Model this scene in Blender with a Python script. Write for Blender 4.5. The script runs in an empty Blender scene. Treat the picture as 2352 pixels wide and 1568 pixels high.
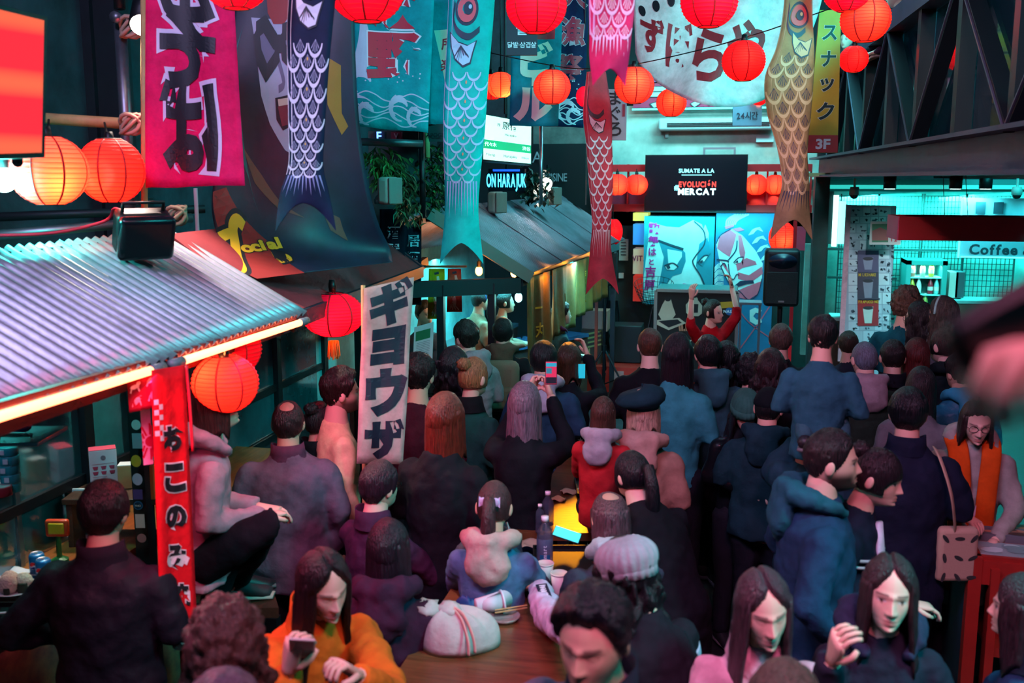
import bpy, bmesh, math, random
import numpy as np
from mathutils import Vector, Matrix, noise as mnoise
from mathutils.geometry import tessellate_polygon
random.seed(7); np.random.seed(7)
SC = bpy.context.scene
COL = SC.collection
# ------------------------------------------------------------------ camera
F_PX, CX, CY, CAM_H = 2287.0, 1176.0, 784.0, 2.8
PITCH, YAW = math.radians(9.3), math.radians(12.8)
cam_d = bpy.data.cameras.new('camera'); cam = bpy.data.objects.new('camera', cam_d); COL.objects.link(cam)
cam_d.sensor_width = 36.0; cam_d.lens = F_PX * 36.0 / 2352.0
cam.location = (0, 0, CAM_H); cam.rotation_euler = (math.pi / 2 - PITCH, 0, YAW)
cam_d.clip_start = 0.05; cam_d.clip_end = 200
cam_d.dof.use_dof = True; cam_d.dof.focus_distance = 7.5; cam_d.dof.aperture_fstop = 2.5
SC.camera = cam
# ------------------------------------------------------------------ world: dim blue hall air
W = bpy.data.worlds.new('world'); SC.world = W; W.use_nodes = True
bg = W.node_tree.nodes['Background']; bg.inputs[0].default_value = (0.10, 0.16, 0.30, 1); bg.inputs[1].default_value = 0.35
# ------------------------------------------------------------------ view
SC.view_settings.view_transform = 'Standard'; SC.view_settings.look = 'None'
SC.view_settings.exposure = 0.0; SC.view_settings.gamma = 1.0; SC.view_settings.use_curve_mapping = False
SC.cycles.max_bounces = 4; SC.cycles.diffuse_bounces = 2; SC.cycles.glossy_bounces = 2; SC.cycles.transmission_bounces = 4
SC.cycles.use_adaptive_sampling = True; SC.cycles.adaptive_threshold = 0.06; SC.cycles.adaptive_min_samples = 12
SC.cycles.transparent_max_bounces = 8; SC.cycles.caustics_reflective = False; SC.cycles.caustics_refractive = False
SC.cycles.sample_clamp_indirect = 4.0; SC.cycles.sample_clamp_direct = 0.0
# ------------------------------------------------------------------ pixel -> place helpers
_R = cam.rotation_euler.to_matrix()
FWD = Vector((-math.sin(YAW), math.cos(YAW), 0)); RGT = Vector((math.cos(YAW), math.sin(YAW), 0)); UP = Vector((0, 0, 1))
def ray(px, py): return _R @ Vector(((px - CX) / F_PX, (CY - py) / F_PX, -1.0))
def pt(px, py, d): return Vector((0, 0, CAM_H)) + ray(px, py) * d
def ptz(px, py, z):
    r = ray(px, py); return Vector((0, 0, CAM_H)) + r * ((z - CAM_H) / r.z)
def pty(px, py, Y):
    r = ray(px, py); return Vector((0, 0, CAM_H)) + r * (Y / r.y)
# ------------------------------------------------------------------ hall lamps (stage and ceiling rigs of the hall, plus added spots)
def lin(h):
    h = h.lstrip('#'); c = [int(h[i:i + 2], 16) / 255 for i in (0, 2, 4)]
    return tuple(((x + 0.055) / 1.055) ** 2.4 if x > 0.04045 else x / 12.92 for x in c)
def lamp(name, kind, loc, col, power, size=0.3, aim=None, angle=60, blend=0.6, size_y=None, spread=None):
    d = bpy.data.lights.new(name, kind); o = bpy.data.objects.new(name, d); COL.objects.link(o)
    d.color = lin(col); d.energy = power; o.location = loc
    if kind == 'AREA':
        d.size = size
        if size_y: d.shape = 'RECTANGLE'; d.size_y = size_y
        if spread: d.spread = math.radians(spread)
    else: d.shadow_soft_size = size
    if kind == 'SPOT': d.spot_size = math.radians(angle); d.spot_blend = blend
    if aim is not None: o.rotation_euler = (Vector(aim) - Vector(loc)).to_track_quat('-Z', 'Y').to_euler()
    return o
bg.inputs[0].default_value = (0.028, 0.12, 0.18, 1); bg.inputs[1].default_value = 0.5
# ceiling lamps of the hall: soft rig above the gallery, teal and violet stage washes; the two white spots are added to brighten sign and banners
lamp('hall_rig_front', 'AREA', (-2.0, 0.4, 6.4), '#c4b4ee', 140, 2.4, (-0.9, 6.0, 2.4), size_y=1.0, spread=110)
lamp('hall_rig_teal', 'AREA', (4.4, 2.2, 6.2), '#1cc8c8', 900, 2.2, (2.3, 6.8, 1.2), size_y=1.6, spread=95)
lamp('hall_rig_teal_far', 'AREA', (4.4, 9.5, 6.0), '#22d0d0', 420, 2.4, (1.5, 8.5, 1.2), size_y=1.6)
lamp('hall_rig_magenta', 'AREA', (0.6, 0.6, 5.4), '#ff86b4', 66, 1.0, (0.2, 3.0, 1.2), size_y=.8, spread=90)
lamp('hall_rig_stage', 'AREA', (0.6, 10.6, 6.0), '#6fe4ee', 300, 2.0, (1.0, 12.5, 1.4), size_y=1.0)
lamp('added_spot_sign', 'SPOT', (-0.6, 2.0, 4.4), '#ffe0d4', 420, .15, pt(2200, 525, 8.5), 22, .6)
lamp('added_spot_banner', 'SPOT', (0.4, 1.5, 6.2), '#ffd8cc', 420, .15, pt(1760, 130, 7.5), 30, .7)

# ------------------------------------------------------------------ materials
MATS = {}
def mat(key, col='#808080', rough=0.6, metal=0.0, emit=None, es=0.0, bump=0.0, bscale=60.0, var=0.0, vscale=6.0, alpha=1.0, spec=0.5, trans=0.0, ior=1.45, stretch=None, attr=None, sheen=0.0, col2=None, coat=0.0, translu=None):
    if key in MATS: return MATS[key]
    m = bpy.data.materials.new(key); m.use_nodes = True; nt = m.node_tree; b = nt.nodes['Principled BSDF']; N = nt.nodes.new; L = nt.links.new
    c = lin(col) if isinstance(col, str) else col
    b.inputs['Base Color'].default_value = (*c, 1); b.inputs['Roughness'].default_value = rough; b.inputs['Metallic'].default_value = metal
    b.inputs['Specular IOR Level'].default_value = spec; b.inputs['IOR'].default_value = ior; b.inputs['Transmission Weight'].default_value = trans
    b.inputs['Alpha'].default_value = alpha; b.inputs['Coat Weight'].default_value = coat
    if sheen: b.inputs['Sheen Weight'].default_value = sheen
    co = None
    def coords():
        nonlocal co
        if co is None:
            tc = N('ShaderNodeTexCoord'); mp = N('ShaderNodeMapping'); L(tc.outputs['Object'], mp.inputs[0])
            if stretch: mp.inputs['Scale'].default_value = stretch
            co = mp.outputs[0]
        return co
    src = None
    if attr:
        a = N('ShaderNodeAttribute'); a.attribute_name = attr; src = a.outputs['Color']
    if var > 0 or col2:
        n = N('ShaderNodeTexNoise'); n.inputs['Scale'].default_value = vscale; n.inputs['Detail'].default_value = 5; n.inputs['Roughness'].default_value = 0.65; L(coords(), n.inputs['Vector'])
        mx = N('ShaderNodeMix'); mx.data_type = 'RGBA'
        rp = N('ShaderNodeMapRange'); rp.inputs[1].default_value = 0.32; rp.inputs[2].default_value = 0.68; L(n.outputs[0], rp.inputs[0]); L(rp.outputs[0], mx.inputs[0])
        if col2: d = lin(col2); mx.inputs[6].default_value = (*c, 1); mx.inputs[7].default_value = (*d, 1)
        elif src is None: mx.inputs[6].default_value = (*[x * (1 - var) for x in c], 1); mx.inputs[7].default_value = (*[min(1, x * (1 + var)) for x in c], 1)
        else:
            mm = N('ShaderNodeMix'); mm.data_type = 'RGBA'; mm.blend_type = 'MULTIPLY'; mm.inputs[0].default_value = 1
            mx.inputs[6].default_value = (1 - var,) * 3 + (1,); mx.inputs[7].default_value = (1, 1, 1, 1)
            L(src, mm.inputs[6]); L(mx.outputs[2], mm.inputs[7]); mx = mm
        src = mx.outputs[2]
    if src is not None: L(src, b.inputs['Base Color'])
    if bump > 0:
        n = N('ShaderNodeTexNoise'); n.inputs['Scale'].default_value = bscale; n.inputs['Detail'].default_value = 4; L(coords(), n.inputs['Vector'])
        bp = N('ShaderNodeBump'); bp.inputs['Strength'].default_value = bump; bp.inputs['Distance'].default_value = 0.01; L(n.outputs[0], bp.inputs['Height']); L(bp.outputs[0], b.inputs['Normal'])
    if emit:
        e = lin(emit) if isinstance(emit, str) else emit
        b.inputs['Emission Color'].default_value = (*e, 1); b.inputs['Emission Strength'].default_value = es
    if translu:
        t = N('ShaderNodeBsdfTranslucent'); t.inputs[0].default_value = (*lin(translu), 1); ad = N('ShaderNodeMixShader'); ad.inputs[0].default_value = 0.5
        o = nt.nodes['Material Output']; L(b.outputs[0], ad.inputs[1]); L(t.outputs[0], ad.inputs[2]); L(ad.outputs[0], o.inputs[0])
    MATS[key] = m; return m
def cloth(col, rough=0.85, bump=0.35, bscale=34, var=0.22): return mat('cloth_' + col + str(rough), col, rough, bump=bump, bscale=bscale, var=var, vscale=9, spec=0.16)
def glow(col, s): return mat('glow_%s_%s' % (col, s), col, 0.5, emit=col, es=s)
def paint(col, rough=0.55, var=0.08): return mat('paint_%s_%s' % (col, rough), col, rough, var=var, vscale=5)
# ------------------------------------------------------------------ geometry
class G:
    def __init__(s): s.v = []; s.f = []; s.m = []; s.n = 0
    def add(s, V, Fs, mi=0):
        V = np.asarray(V, dtype=float).reshape(-1, 3); s.v.append(V)
        for f in Fs: s.f.append(tuple(i + s.n for i in f)); s.m.append(mi)
        s.n += len(V); return s
    def box(s, c, size, rot=None, mi=0, taper=1.0):
        x, y, z = [a / 2 for a in size]
        P = np.array([(-x, -y, -z), (x, -y, -z), (x, y, -z), (-x, y, -z), (-x * taper, -y * taper, z), (x * taper, -y * taper, z), (x * taper, y * taper, z), (-x * taper, y * taper, z)])
        if rot is not None: P = P @ np.array(rot).T
        return s.add(P + np.array(c), [(0, 3, 2, 1), (4, 5, 6, 7), (0, 1, 5, 4), (1, 2, 6, 5), (2, 3, 7, 6), (3, 0, 4, 7)], mi)
    def bar(s, a, b, w, h, mi=0, up=UP):
        a, b = Vector(a), Vector(b); d = b - a; L = d.length; d.normalize(); x = d.cross(up)
        if x.length < 1e-4: x = Vector((1, 0, 0))
        x.normalize(); u = x.cross(d); return s.box((a + b) / 2, (w, L, h), np.array([x, d, u]).T, mi)
    def rings(s, R, closed=True, cap=True, mi=0):
        n = len(R[0]); base = 0; V = np.concatenate([np.asarray(r, dtype=float) for r in R]); Fs = []
        for k in range(len(R) - 1):
            for i in range(n if closed else n - 1):
                j = (i + 1) % n; Fs.append((k * n + i, k * n + j, (k + 1) * n + j, (k + 1) * n + i))
        if cap and closed: Fs.append(tuple(range(n - 1, -1, -1))); Fs.append(tuple(range((len(R) - 1) * n, len(R) * n)))
        return s.add(V, Fs, mi)
    def tube(s, P, r, seg=8, mi=0, side=None, flat=1.0, cap=True, closed=False):
        P = [Vector(p) for p in P]; n = len(P)
        if not hasattr(r, '__len__'): r = [r] * n
        t0 = (P[1] - P[0]).normalized(); x = Vector(side) if side is not None else (Vector((0, 0, 1)) if abs(t0.z) < 0.9 else Vector((1, 0, 0)))
        R = []
        for k in range(n):
            if closed: t = (P[(k + 1) % n] - P[k - 1]).normalized()
            else: t = ((P[min(k + 1, n - 1)] - P[k]).normalized() + (P[k] - P[max(k - 1, 0)]).normalized()).normalized()
            x = (x - t * x.dot(t)).normalized(); y = t.cross(x); rr = r[k]; ra, rb = (rr, rr * flat) if not hasattr(rr, '__len__') else rr
            R.append([P[k] + x * (math.cos(a) * ra) + y * (math.sin(a) * rb) for a in (2 * math.pi * i / seg for i in range(seg))])
        if closed: R.append(R[0]); cap = False
        return s.rings(R, True, cap, mi)
    def lathe(s, prof, seg=24, c=(0, 0, 0), mi=0, cap=True):
        return s.rings([[(c[0] + r * math.cos(2 * math.pi * i / seg), c[1] + r * math.sin(2 * math.pi * i / seg), c[2] + z) for i in range(seg)] for r, z in prof], True, cap, mi)
    def ell(s, c, r, seg=12, ring=8, rot=None, mi=0):
        V = [(0, 0, -1)]
        for k in range(1, ring):
            p = math.pi * k / ring - math.pi / 2
            for i in range(seg): a = 2 * math.pi * i / seg; V.append((math.cos(p) * math.cos(a), math.cos(p) * math.sin(a), math.sin(p)))
        V.append((0, 0, 1)); V = np.array(V) * np.array(r)
        if rot is not None: V = V @ np.array(rot).T
        Fs = [(0, 1 + (i + 1) % seg, 1 + i) for i in range(seg)]
        for k in range(ring - 2):
            for i in range(seg): j = (i + 1) % seg; a = 1 + k * seg; Fs.append((a + i, a + j, a + seg + j, a + seg + i))
        l = len(V) - 1; a = 1 + (ring - 2) * seg; Fs += [(l, a + i, a + (i + 1) % seg) for i in range(seg)]
        return s.add(V + np.array(c), Fs, mi)
    def grid(s, fn, nu, nv, mi=0):
        V = [fn(i / nu, j / nv) for j in range(nv + 1) for i in range(nu + 1)]; w = nu + 1
        return s.add([tuple(v) for v in V], [(j * w + i, j * w + i + 1, (j + 1) * w + i + 1, (j + 1) * w + i) for j in range(nv) for i in range(nu)], mi)
    def slabgrid(s, fn, nu, nv, t, mi=0):
        """closed sheet: fn(u,v,off) on both sides"""
        w = nu + 1; m = w * (nv + 1)
        V = [tuple(fn(i / nu, j / nv, o)) for o in (t / 2, -t / 2) for j in range(nv + 1) for i in range(nu + 1)]
        Fs = [(j * w + i, (j + 1) * w + i, (j + 1) * w + i + 1, j * w + i + 1) for j in range(nv) for i in range(nu)]
        Fs += [tuple(m + k for k in reversed(f)) for f in Fs]
        e = [i for i in range(nu)]
        for i in e: Fs.append((i, i + 1, m + i + 1, m + i)); q = nv * w; Fs.append((q + i + 1, q + i, m + q + i, m + q + i + 1))
        for j in range(nv): Fs.append(((j + 1) * w, j * w, m + j * w, m + (j + 1) * w)); a = j * w + nu; Fs.append((a, a + w, m + a + w, m + a))
        return s.add(V, Fs, mi)
WLOC = {}
def link(o, parent=None, label=None, cat=None, group=None, kind=None):
    COL.objects.link(o)
    if parent is not None: o.parent = parent
    for k, v in (('label', label), ('category', cat), ('group', group), ('kind', kind)):
        if v: o[k] = v
    return o
def build(g, name, mats, parent=None, smooth=False, label=None, cat=None, group=None, kind=None, attr=None, origin=None, auto=None):
    V = np.concatenate(g.v) if g.v else np.zeros((0, 3))
    if origin is None:
        lo, hi = V.min(0), V.max(0); origin = Vector(((lo[0] + hi[0]) / 2, (lo[1] + hi[1]) / 2, lo[2]))
    origin = Vector(origin); me = bpy.data.meshes.new(name)
    me.from_pydata((V - np.array(origin)).tolist(), [], g.f)
    if not isinstance(mats, (list, tuple)): mats = [mats]
    for m in mats: me.materials.append(m)
    if len(mats) > 1: me.polygons.foreach_set('material_index', g.m)
    if smooth: me.polygons.foreach_set('use_smooth', [True] * len(me.polygons))
    if attr is not None:
        ca = me.color_attributes.new('Col', 'FLOAT_COLOR', 'POINT'); ca.data.foreach_set('color', np.asarray(attr, dtype=np.float32).ravel())
    if smooth == 'sharp': me.set_sharp_from_angle(angle=math.radians(35))
    o = bpy.data.objects.new(name, me); link(o, parent, label, cat, group, kind)
    o.location = origin - (WLOC[parent.name] if parent is not None else Vector((0, 0, 0))); WLOC[o.name] = origin
    return o
def empty(name, loc, label=None, cat=None, group=None, kind=None):
    o = bpy.data.objects.new(name, None); o.empty_display_size = 0.1; link(o, None, label, cat, group, kind); o.location = loc; WLOC[o.name] = Vector(loc); return o
def copy_tree(o, parent=None):
    c = o.copy(); COL.objects.link(c); c.parent = parent
    for ch in list(o.children):
        if ch.name in COL.objects: copy_tree(ch, c)
    return c
# ------------------------------------------------------------------ glyphs (flat lettering), made once
GL = {}
def preload(jobs):
    obs = []
    for ch, off in sorted(set(jobs)):
        c = bpy.data.curves.new('glyph', 'FONT'); c.body = ch; c.resolution_u = 3; c.offset = off; c.fill_mode = 'FRONT'
        o = bpy.data.objects.new('glyph', c); COL.objects.link(o); obs.append((ch, off, o))
    dg = bpy.context.evaluated_depsgraph_get()
    for ch, off, o in obs:
        me = o.evaluated_get(dg).to_mesh(); V = [(v.co.x, v.co.y) for v in me.vertices]; me.calc_loop_triangles()
        GL[ch, off] = (V, [tuple(t.vertices) for t in me.loop_triangles])
    for ch, off, o in obs: c = o.data; bpy.data.objects.remove(o); bpy.data.curves.remove(c)
def split_tris(V, T, L):
    V = list(V); out = []; st = list(T); mid = {}
    while st:
        a, b, c = st.pop()
        e = [((V[a][0] - V[b][0]) ** 2 + (V[a][1] - V[b][1]) ** 2, a, b, c), ((V[b][0] - V[c][0]) ** 2 + (V[b][1] - V[c][1]) ** 2, b, c, a), ((V[c][0] - V[a][0]) ** 2 + (V[c][1] - V[a][1]) ** 2, c, a, b)]
        l, p, q, r = max(e)
        if l <= L * L: out.append((a, b, c)); continue
        k = (min(p, q), max(p, q))
        if k not in mid: mid[k] = len(V); V.append(((V[p][0] + V[q][0]) / 2, (V[p][1] + V[q][1]) / 2))
        m = mid[k]; st += [(p, m, r), (m, q, r)]
    return V, out
def glyph_box(ch, off=0.0):
    V = GL[ch, off][0]
    if not V: return (0, 0, 0.3, 0.7)
    xs = [v[0] for v in V]; ys = [v[1] for v in V]; return (min(xs), min(ys), max(xs), max(ys))
class Print:
    """flat shapes collected in (u,v) metres of a surface, mapped by S(x,y,lift)"""
    def __init__(s, S, cell=None): s.S = S; s.cell = cell; s.g = {}
    def tris(s, key, V, T, lift):
        if s.cell: V, T = split_tris(V, T, s.cell)
        s.g.setdefault(key, []).append((np.array([tuple(s.S(x, y, lift)) for x, y in V]), T))
    def char(s, ch, x, y, w, h, key, off=0.0, lift=0.004, keep=True):
        """glyph fitted into the box centred x,y of size w,h"""
        V, T = GL[ch, off]
        if not V: return
        a, b, c, d = glyph_box(ch, 0.0) if (ch, 0.0) in GL else glyph_box(ch, off)
        k = min(w / (c - a), h / (d - b)); kx, ky = (k, k) if keep else (w / (c - a), h / (d - b))
        s.tris(key, [((vx - (a + c) / 2) * kx + x, (vy - (b + d) / 2) * ky + y) for vx, vy in V], T, lift)
    def line(s, body, x, y, h, key, off=0.0, lift=0.004, align='C', squeeze=1.0, gap=0.06, slant=0.0):
        """one line of text, cap height h, centred on (x, y)"""
        adv = []; k = h / 0.7; cx = 0.0
        for ch in body:
            if ch == ' ': adv.append((ch, cx)); cx += 0.28; continue
            a, b, c, d = glyph_box(ch, off); adv.append((ch, cx - a)); cx += (c - a) + gap
        tot = (cx - gap) * k * squeeze; x0 = x - (tot / 2 if align == 'C' else 0 if align == 'L' else tot)
        for ch, ax in adv:
            if ch == ' ': continue
            V, T = GL[ch, off]; s.tris(key, [(x0 + ((vx + ax) + slant * vy) * k * squeeze, y - h / 2 + vy * k) for vx, vy in V], T, lift)
        return tot
    def poly(s, P, key, lift=0.003):
        T = tessellate_polygon([[Vector((p[0], p[1], 0)) for p in P]]); s.tris(key, P, [tuple(t) for t in T], lift)
    def rect(s, x0, y0, x1, y1, key, lift=0.002): s.poly([(x0, y0), (x1, y0), (x1, y1), (x0, y1)], key, lift)
    def disc(s, x, y, rx, key, ry=None, lift=0.003, n=20, rot=0.0):
        ry = ry or rx; c, q = math.cos(rot), math.sin(rot)
        s.poly([(x + rx * math.cos(a) * c - ry * math.sin(a) * q, y + rx * math.cos(a) * q + ry * math.sin(a) * c) for a in (2 * math.pi * i / n for i in range(n))], key, lift)
    def stroke(s, P, w, key, lift=0.003, smooth=True):
        """a brush stroke along P with widths w (number or list)"""
        if smooth and len(P) > 2: P, w = spline2(P, w)
        n = len(P); w = [w] * n if not hasattr(w, '__len__') else w; L = []; R = []
        for i in range(n):
            a, b = P[max(0, i - 1)], P[min(n - 1, i + 1)]; dx, dy = b[0] - a[0], b[1] - a[1]; l = math.hypot(dx, dy) or 1
            nx, ny = -dy / l * w[i] / 2, dx / l * w[i] / 2; L.append((P[i][0] + nx, P[i][1] + ny)); R.append((P[i][0] - nx, P[i][1] - ny))
        V = L + R; T = []
        for i in range(n - 1): T += [(i, n + i, i + 1), (i + 1, n + i, n + i + 1)]
        s.tris(key, V, T, lift)
    def done(s, parent, mats, names=None):
        for k, pcs in s.g.items():
            m = mats[k] if k in mats else paint(k); n = len(pcs); lo = np.array([p[0].min(0) for p in pcs]); hi = np.array([p[0].max(0) for p in pcs]); sz = (hi - lo).max(1); grp = list(range(n))
            def root(i):
                while grp[i] != i: i = grp[i]
                return i
            gap = np.maximum(0, np.maximum(lo[:, None] - hi[None], lo[None] - hi[:, None])); near = np.sqrt((gap ** 2).sum(2)) <= np.maximum(.018, .45 * np.maximum(sz[:, None], sz[None]))
            for i, j in zip(*np.nonzero(np.triu(near, 1))):
                a, b = root(i), root(j); grp[max(a, b)] = min(a, b)
            out = {}
            for i in range(n): out.setdefault(root(i), G()).add(*pcs[i])
            for g in out.values(): build(g, (names or {}).get(k, 'lettering'), m, parent)
def spline2(P, w, sub=5):
    n = len(P); W_ = [w] * n if not hasattr(w, '__len__') else list(w); Q, X = [], []
    for i in range(n - 1):
        p0, p1, p2, p3 = P[max(0, i - 1)], P[i], P[i + 1], P[min(n - 1, i + 2)]
        for k in range(sub):
            t = k / sub
            Q.append(tuple(0.5 * (2 * p1[c] + (p2[c] - p0[c]) * t + (2 * p0[c] - 5 * p1[c] + 4 * p2[c] - p3[c]) * t * t + (3 * p1[c] - p0[c] - 3 * p2[c] + p3[c]) * t ** 3) for c in range(len(P[0]))))
            X.append(W_[i] + (W_[i + 1] - W_[i]) * t)
    Q.append(P[-1]); X.append(W_[-1]); return Q, X
def patch(TL, TR, BR, BL, rip=0.0, freq=3.0, ph=0.0, bow=0.0, cross=0.0):
    """surface through four corners; returns S(x,y,lift) in metres from its centre, (width, height), and P(u,v,lift)"""
    TL, TR, BR, BL = map(Vector, (TL, TR, BR, BL)); w = ((TR - TL).length + (BR - BL).length) / 2; h = ((TL - BL).length + (TR - BR).length) / 2
    n = ((TR - TL) + (BR - BL)).cross((TL - BL) + (TR - BR)).normalized()
    def P(u, v, off=0.0):
        p = (TL * (1 - u) + TR * u) * (1 - v) + (BL * (1 - u) + BR * u) * v
        k = 0.35 + 0.65 * v
        o = rip * k * (math.sin(freq * 2 * math.pi * u + ph + 1.3 * v) + 0.5 * math.sin(freq * 4.4 * math.pi * u - 2.1 * v + 2 * ph)) + bow * math.sin(math.pi * u) + cross * math.sin(9 * v + 2 * u + ph)
        return p + n * (o + off)
    def S(x, y, off=0.0): return P(x / w + 0.5, 0.5 - y / h, off)
    return S, (w, h), P
def sheet(name, corners, m, label, cat, rip=0.0, freq=3.0, ph=0.0, bow=0.0, cross=0.0, t=0.003, nu=None, nv=None, group=None, parent=None):
    S, (w, h), P = patch(*[pt(*c) if len(c) == 3 and not isinstance(c, Vector) else c for c in corners], rip, freq, ph, bow, cross)
    flat = rip == 0 and bow == 0 and cross == 0
    nu = nu or (1 if flat else max(8, int(w / 0.025))); nv = nv or (1 if flat else max(8, int(h / 0.05)))
    g = G().slabgrid(P, nu, nv, t); o = build(g, name, m, parent, smooth=False if flat else True, label=label, cat=cat, group=group)
    return o, S, (w, h), P
# ------------------------------------------------------------------ lettering used in the place
def _jobs():
    J = []
    def a(t, *offs):
        for ch in t.replace(' ', ''):
            for o in (0.0,) + offs: J.append((ch, o))
    a('んそば', 0.05, 0.1); a('大漁祭', 0.03, 0.05); a('野秋', 0.05, 0.08); a('ビール', 0.06); a('所楽', 0.02); a('닭발·삼겹살24시간', 0.02); a('ずぼらや', 0.035); a('スナック', 0.03, 0.05); a('3F', 0.04)
    a('まぐろ', 0.02); a('ラーメン', 0.05, 0.08); a('SUMATEALA', 0.03); a('#EVOLUCIÓNMERCAT', 0.045); a('ONHARAJUK', 0.02); a('原宿Harajuku代々木Shibuya渋谷Yoyogi19', 0.01); a('CUISINEA', 0.0)
    a('ギョウザ', 0.07, 0.1); a('おこのみ焼き', 0.06, 0.1); a('Coffee&', 0.035); a('APOGE', 0.02); a('Social', 0.05, 0.09); a('歌舞伎はと吉原', 0.03); a('VITA', 0.03); a('実体化', 0.03); a('smart', 0.02); a('PEPSI', 0.02); a('F', 0.05)
    a('12', 0.03); a('MILKSHAKE', 0.03); a('FRAPUCCINO', 0.03); a('居酒屋一丸', 0.02); a('FV', 0.02); a('SOULEATER', 0.02); a('NASA', 0.03); a('LEADYORKCO1987', 0.0); a('VHO', 0.02); a('JDUSK', 0.02)
    return J
preload(_jobs())
# ------------------------------------------------------------------ the hall
def pbox(x0, y0, x1, y1, Y, dep):
    xm, ym = (x0 + x1) / 2, (y0 + y1) / 2; a = Vector((pty(x0, ym, Y).x, 0, pty(xm, y0, Y).z)); b = Vector((pty(x1, ym, Y).x, 0, pty(xm, y1, Y).z))
    return ((a.x + b.x) / 2, Y + dep / 2, (a.z + b.z) / 2), (abs(b.x - a.x), dep, abs(a.z - b.z))
def px_thing(name, x0, y0, x1, y1, Y, dep, m, label=None, cat=None, parent=None, kind=None, group=None, bev=0.0):
    c, s = pbox(x0, y0, x1, y1, Y, dep); o = build(G().box(c, s), name, m, parent, label=label, cat=cat, kind=kind, group=group)
    if bev: bevel(o, bev)
    return o
def bevel(o, w, seg=2):
    b = o.modifiers.new('bevel', 'BEVEL'); b.width = w; b.segments = seg; b.limit_method = 'ANGLE'; o.data.polygons.foreach_set('use_smooth', [True] * len(o.data.polygons)); o.data.set_sharp_from_angle(angle=math.radians(40)); return o
concrete_d = mat('dark_concrete', '#22272f', 0.85, bump=0.4, bscale=14, col2='#3a4550', vscale=2.2)
plaster = mat('old_plaster', '#8f9a98', 0.9, bump=0.35, bscale=9, col2='#c9cfc6', vscale=1.6)
black = mat('black_metal', '#0c0f14', 0.45, 0.3); steel = mat('steel', '#8b9199', 0.35, 0.9); dgreen = mat('green_paint', '#0d2b2b', 0.6, var=0.2)
floor_m = mat('hall_floor', '#16181d', 0.55, bump=0.2, bscale=30, var=0.35, vscale=3)
red_p = mat('red_lacquer', '#b81418', 0.45, var=0.1); wood_d = mat('dark_wood', '#3a2216', 0.5, bump=0.2, bscale=8, var=0.3, stretch=(14, 1, 14))
build(G().box((0.5, 9, -0.05), (16, 26, 0.1)), 'floor', floor_m, kind='structure')
build(G().box((-1.2, 14.85, 3), (13.0, 0.3, 6.0)), 'wall_back', mat('wall_dark', '#141c22', 0.85, var=0.4, vscale=1.5, bump=0.3, bscale=10), kind='structure')
build(G().box((0.5, -0.3, 1.14), (6.0, 2.4, 0.12)), 'floor_gallery', floor_m, kind='structure')
build(G().box((-4.65, 8, 3), (0.3, 16, 6.0)), 'wall_left', concrete_d, kind='structure')
build(G().box((7.2, 8.5, 3), (0.3, 18, 6.0)), 'wall_right', concrete_d, kind='structure')
c, s = pbox(1404, 240, 1885, 520, 14.5, 0.2); build(G().box(c, s), 'trim_plaster', plaster, kind='structure')
# left wall uprights seen between the banners
for px, w in ((205, 0.14), (262, 0.2)):
    p = pt(px, 150, 7.0); build(G().box((p.x, p.y, 2.6), (w, 0.12, 5.2)), 'trim_1', mat('upright', '#11181f', 0.7, var=0.3), kind='structure')
# ------------------------------------------------------------------ stall with the corrugated roof
def corrugated(name, TL, TR, BR, BL, n, amp, m, parent, nv=6, t=0.004):
    TL, TR, BR, BL = map(Vector, (TL, TR, BR, BL)); nrm = (TR - TL).cross(TL - BL).normalized()
    if nrm.z < 0: nrm = -nrm
    def P(u, v, off):
        p = (TL * (1 - u) + TR * u) * (1 - v) + (BL * (1 - u) + BR * u) * v
        return p + nrm * (amp * math.cos(2 * math.pi * n * u) + off)
    return build(G().slabgrid(P, n * 8, nv, t), name, m, parent, smooth=True)
zinc = mat('corrugated_zinc', '#8f949c', 0.42, 0.55, bump=0.15, bscale=26, var=0.25, vscale=3.5)
E_far, E_near = ptz(703, 722, 2.1), ptz(-260, 1040, 2.1)
R_far = pt(388, 534, 5.2); R_near = E_near + (R_far - E_far)
stall = empty('corrugated_stall_roof', (E_far.x - 0.5, E_far.y - 1.4, 1.9), 'ridged grey corrugated zinc stall roof with red neon tubes under its eave', 'roof')
for k in range(3):
    a, b = k / 3, min(1.0, k / 3 + 15 / 42); z = UP * 0.003 * k
    corrugated('roof_sheet', R_near.lerp(R_far, a) + z, R_near.lerp(R_far, b) + z, E_near.lerp(E_far, b) + z, E_near.lerp(E_far, a) + z, 15 if k < 2 else 14, 0.013, zinc, stall)
yd = (E_far - E_near).normalized(); inn = (R_far - E_far); inn.z = 0; inn.normalize()
build(G().bar(E_near + inn * 0.12 - UP * 0.06, E_far + inn * 0.12 - UP * 0.06, 0.06, 0.07), 'eave_beam', mat('dark_red_beam', '#3a0d12', 0.5), stall)
build(G().bar(R_near - UP * 0.05, R_far - UP * 0.05, 0.06, 0.08), 'ridge_beam', black, stall)
for k in (0.05, 0.5, 0.96):
    build(G().bar(R_near.lerp(R_far, k) - UP * 0.06, E_near.lerp(E_far, k) - UP * 0.05, 0.05, 0.06), 'rafter', black, stall)
for k in (0.0, 0.985):
    p = R_near.lerp(R_far, k); build(G().bar((p.x, p.y, 0), p - UP * 0.08, 0.08, 0.08), 'post', black, stall)
p = E_near + inn * 0.12; build(G().bar((p.x, p.y, 0), (p.x, p.y, 2.06), 0.08, 0.08), 'post', black, stall)
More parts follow.
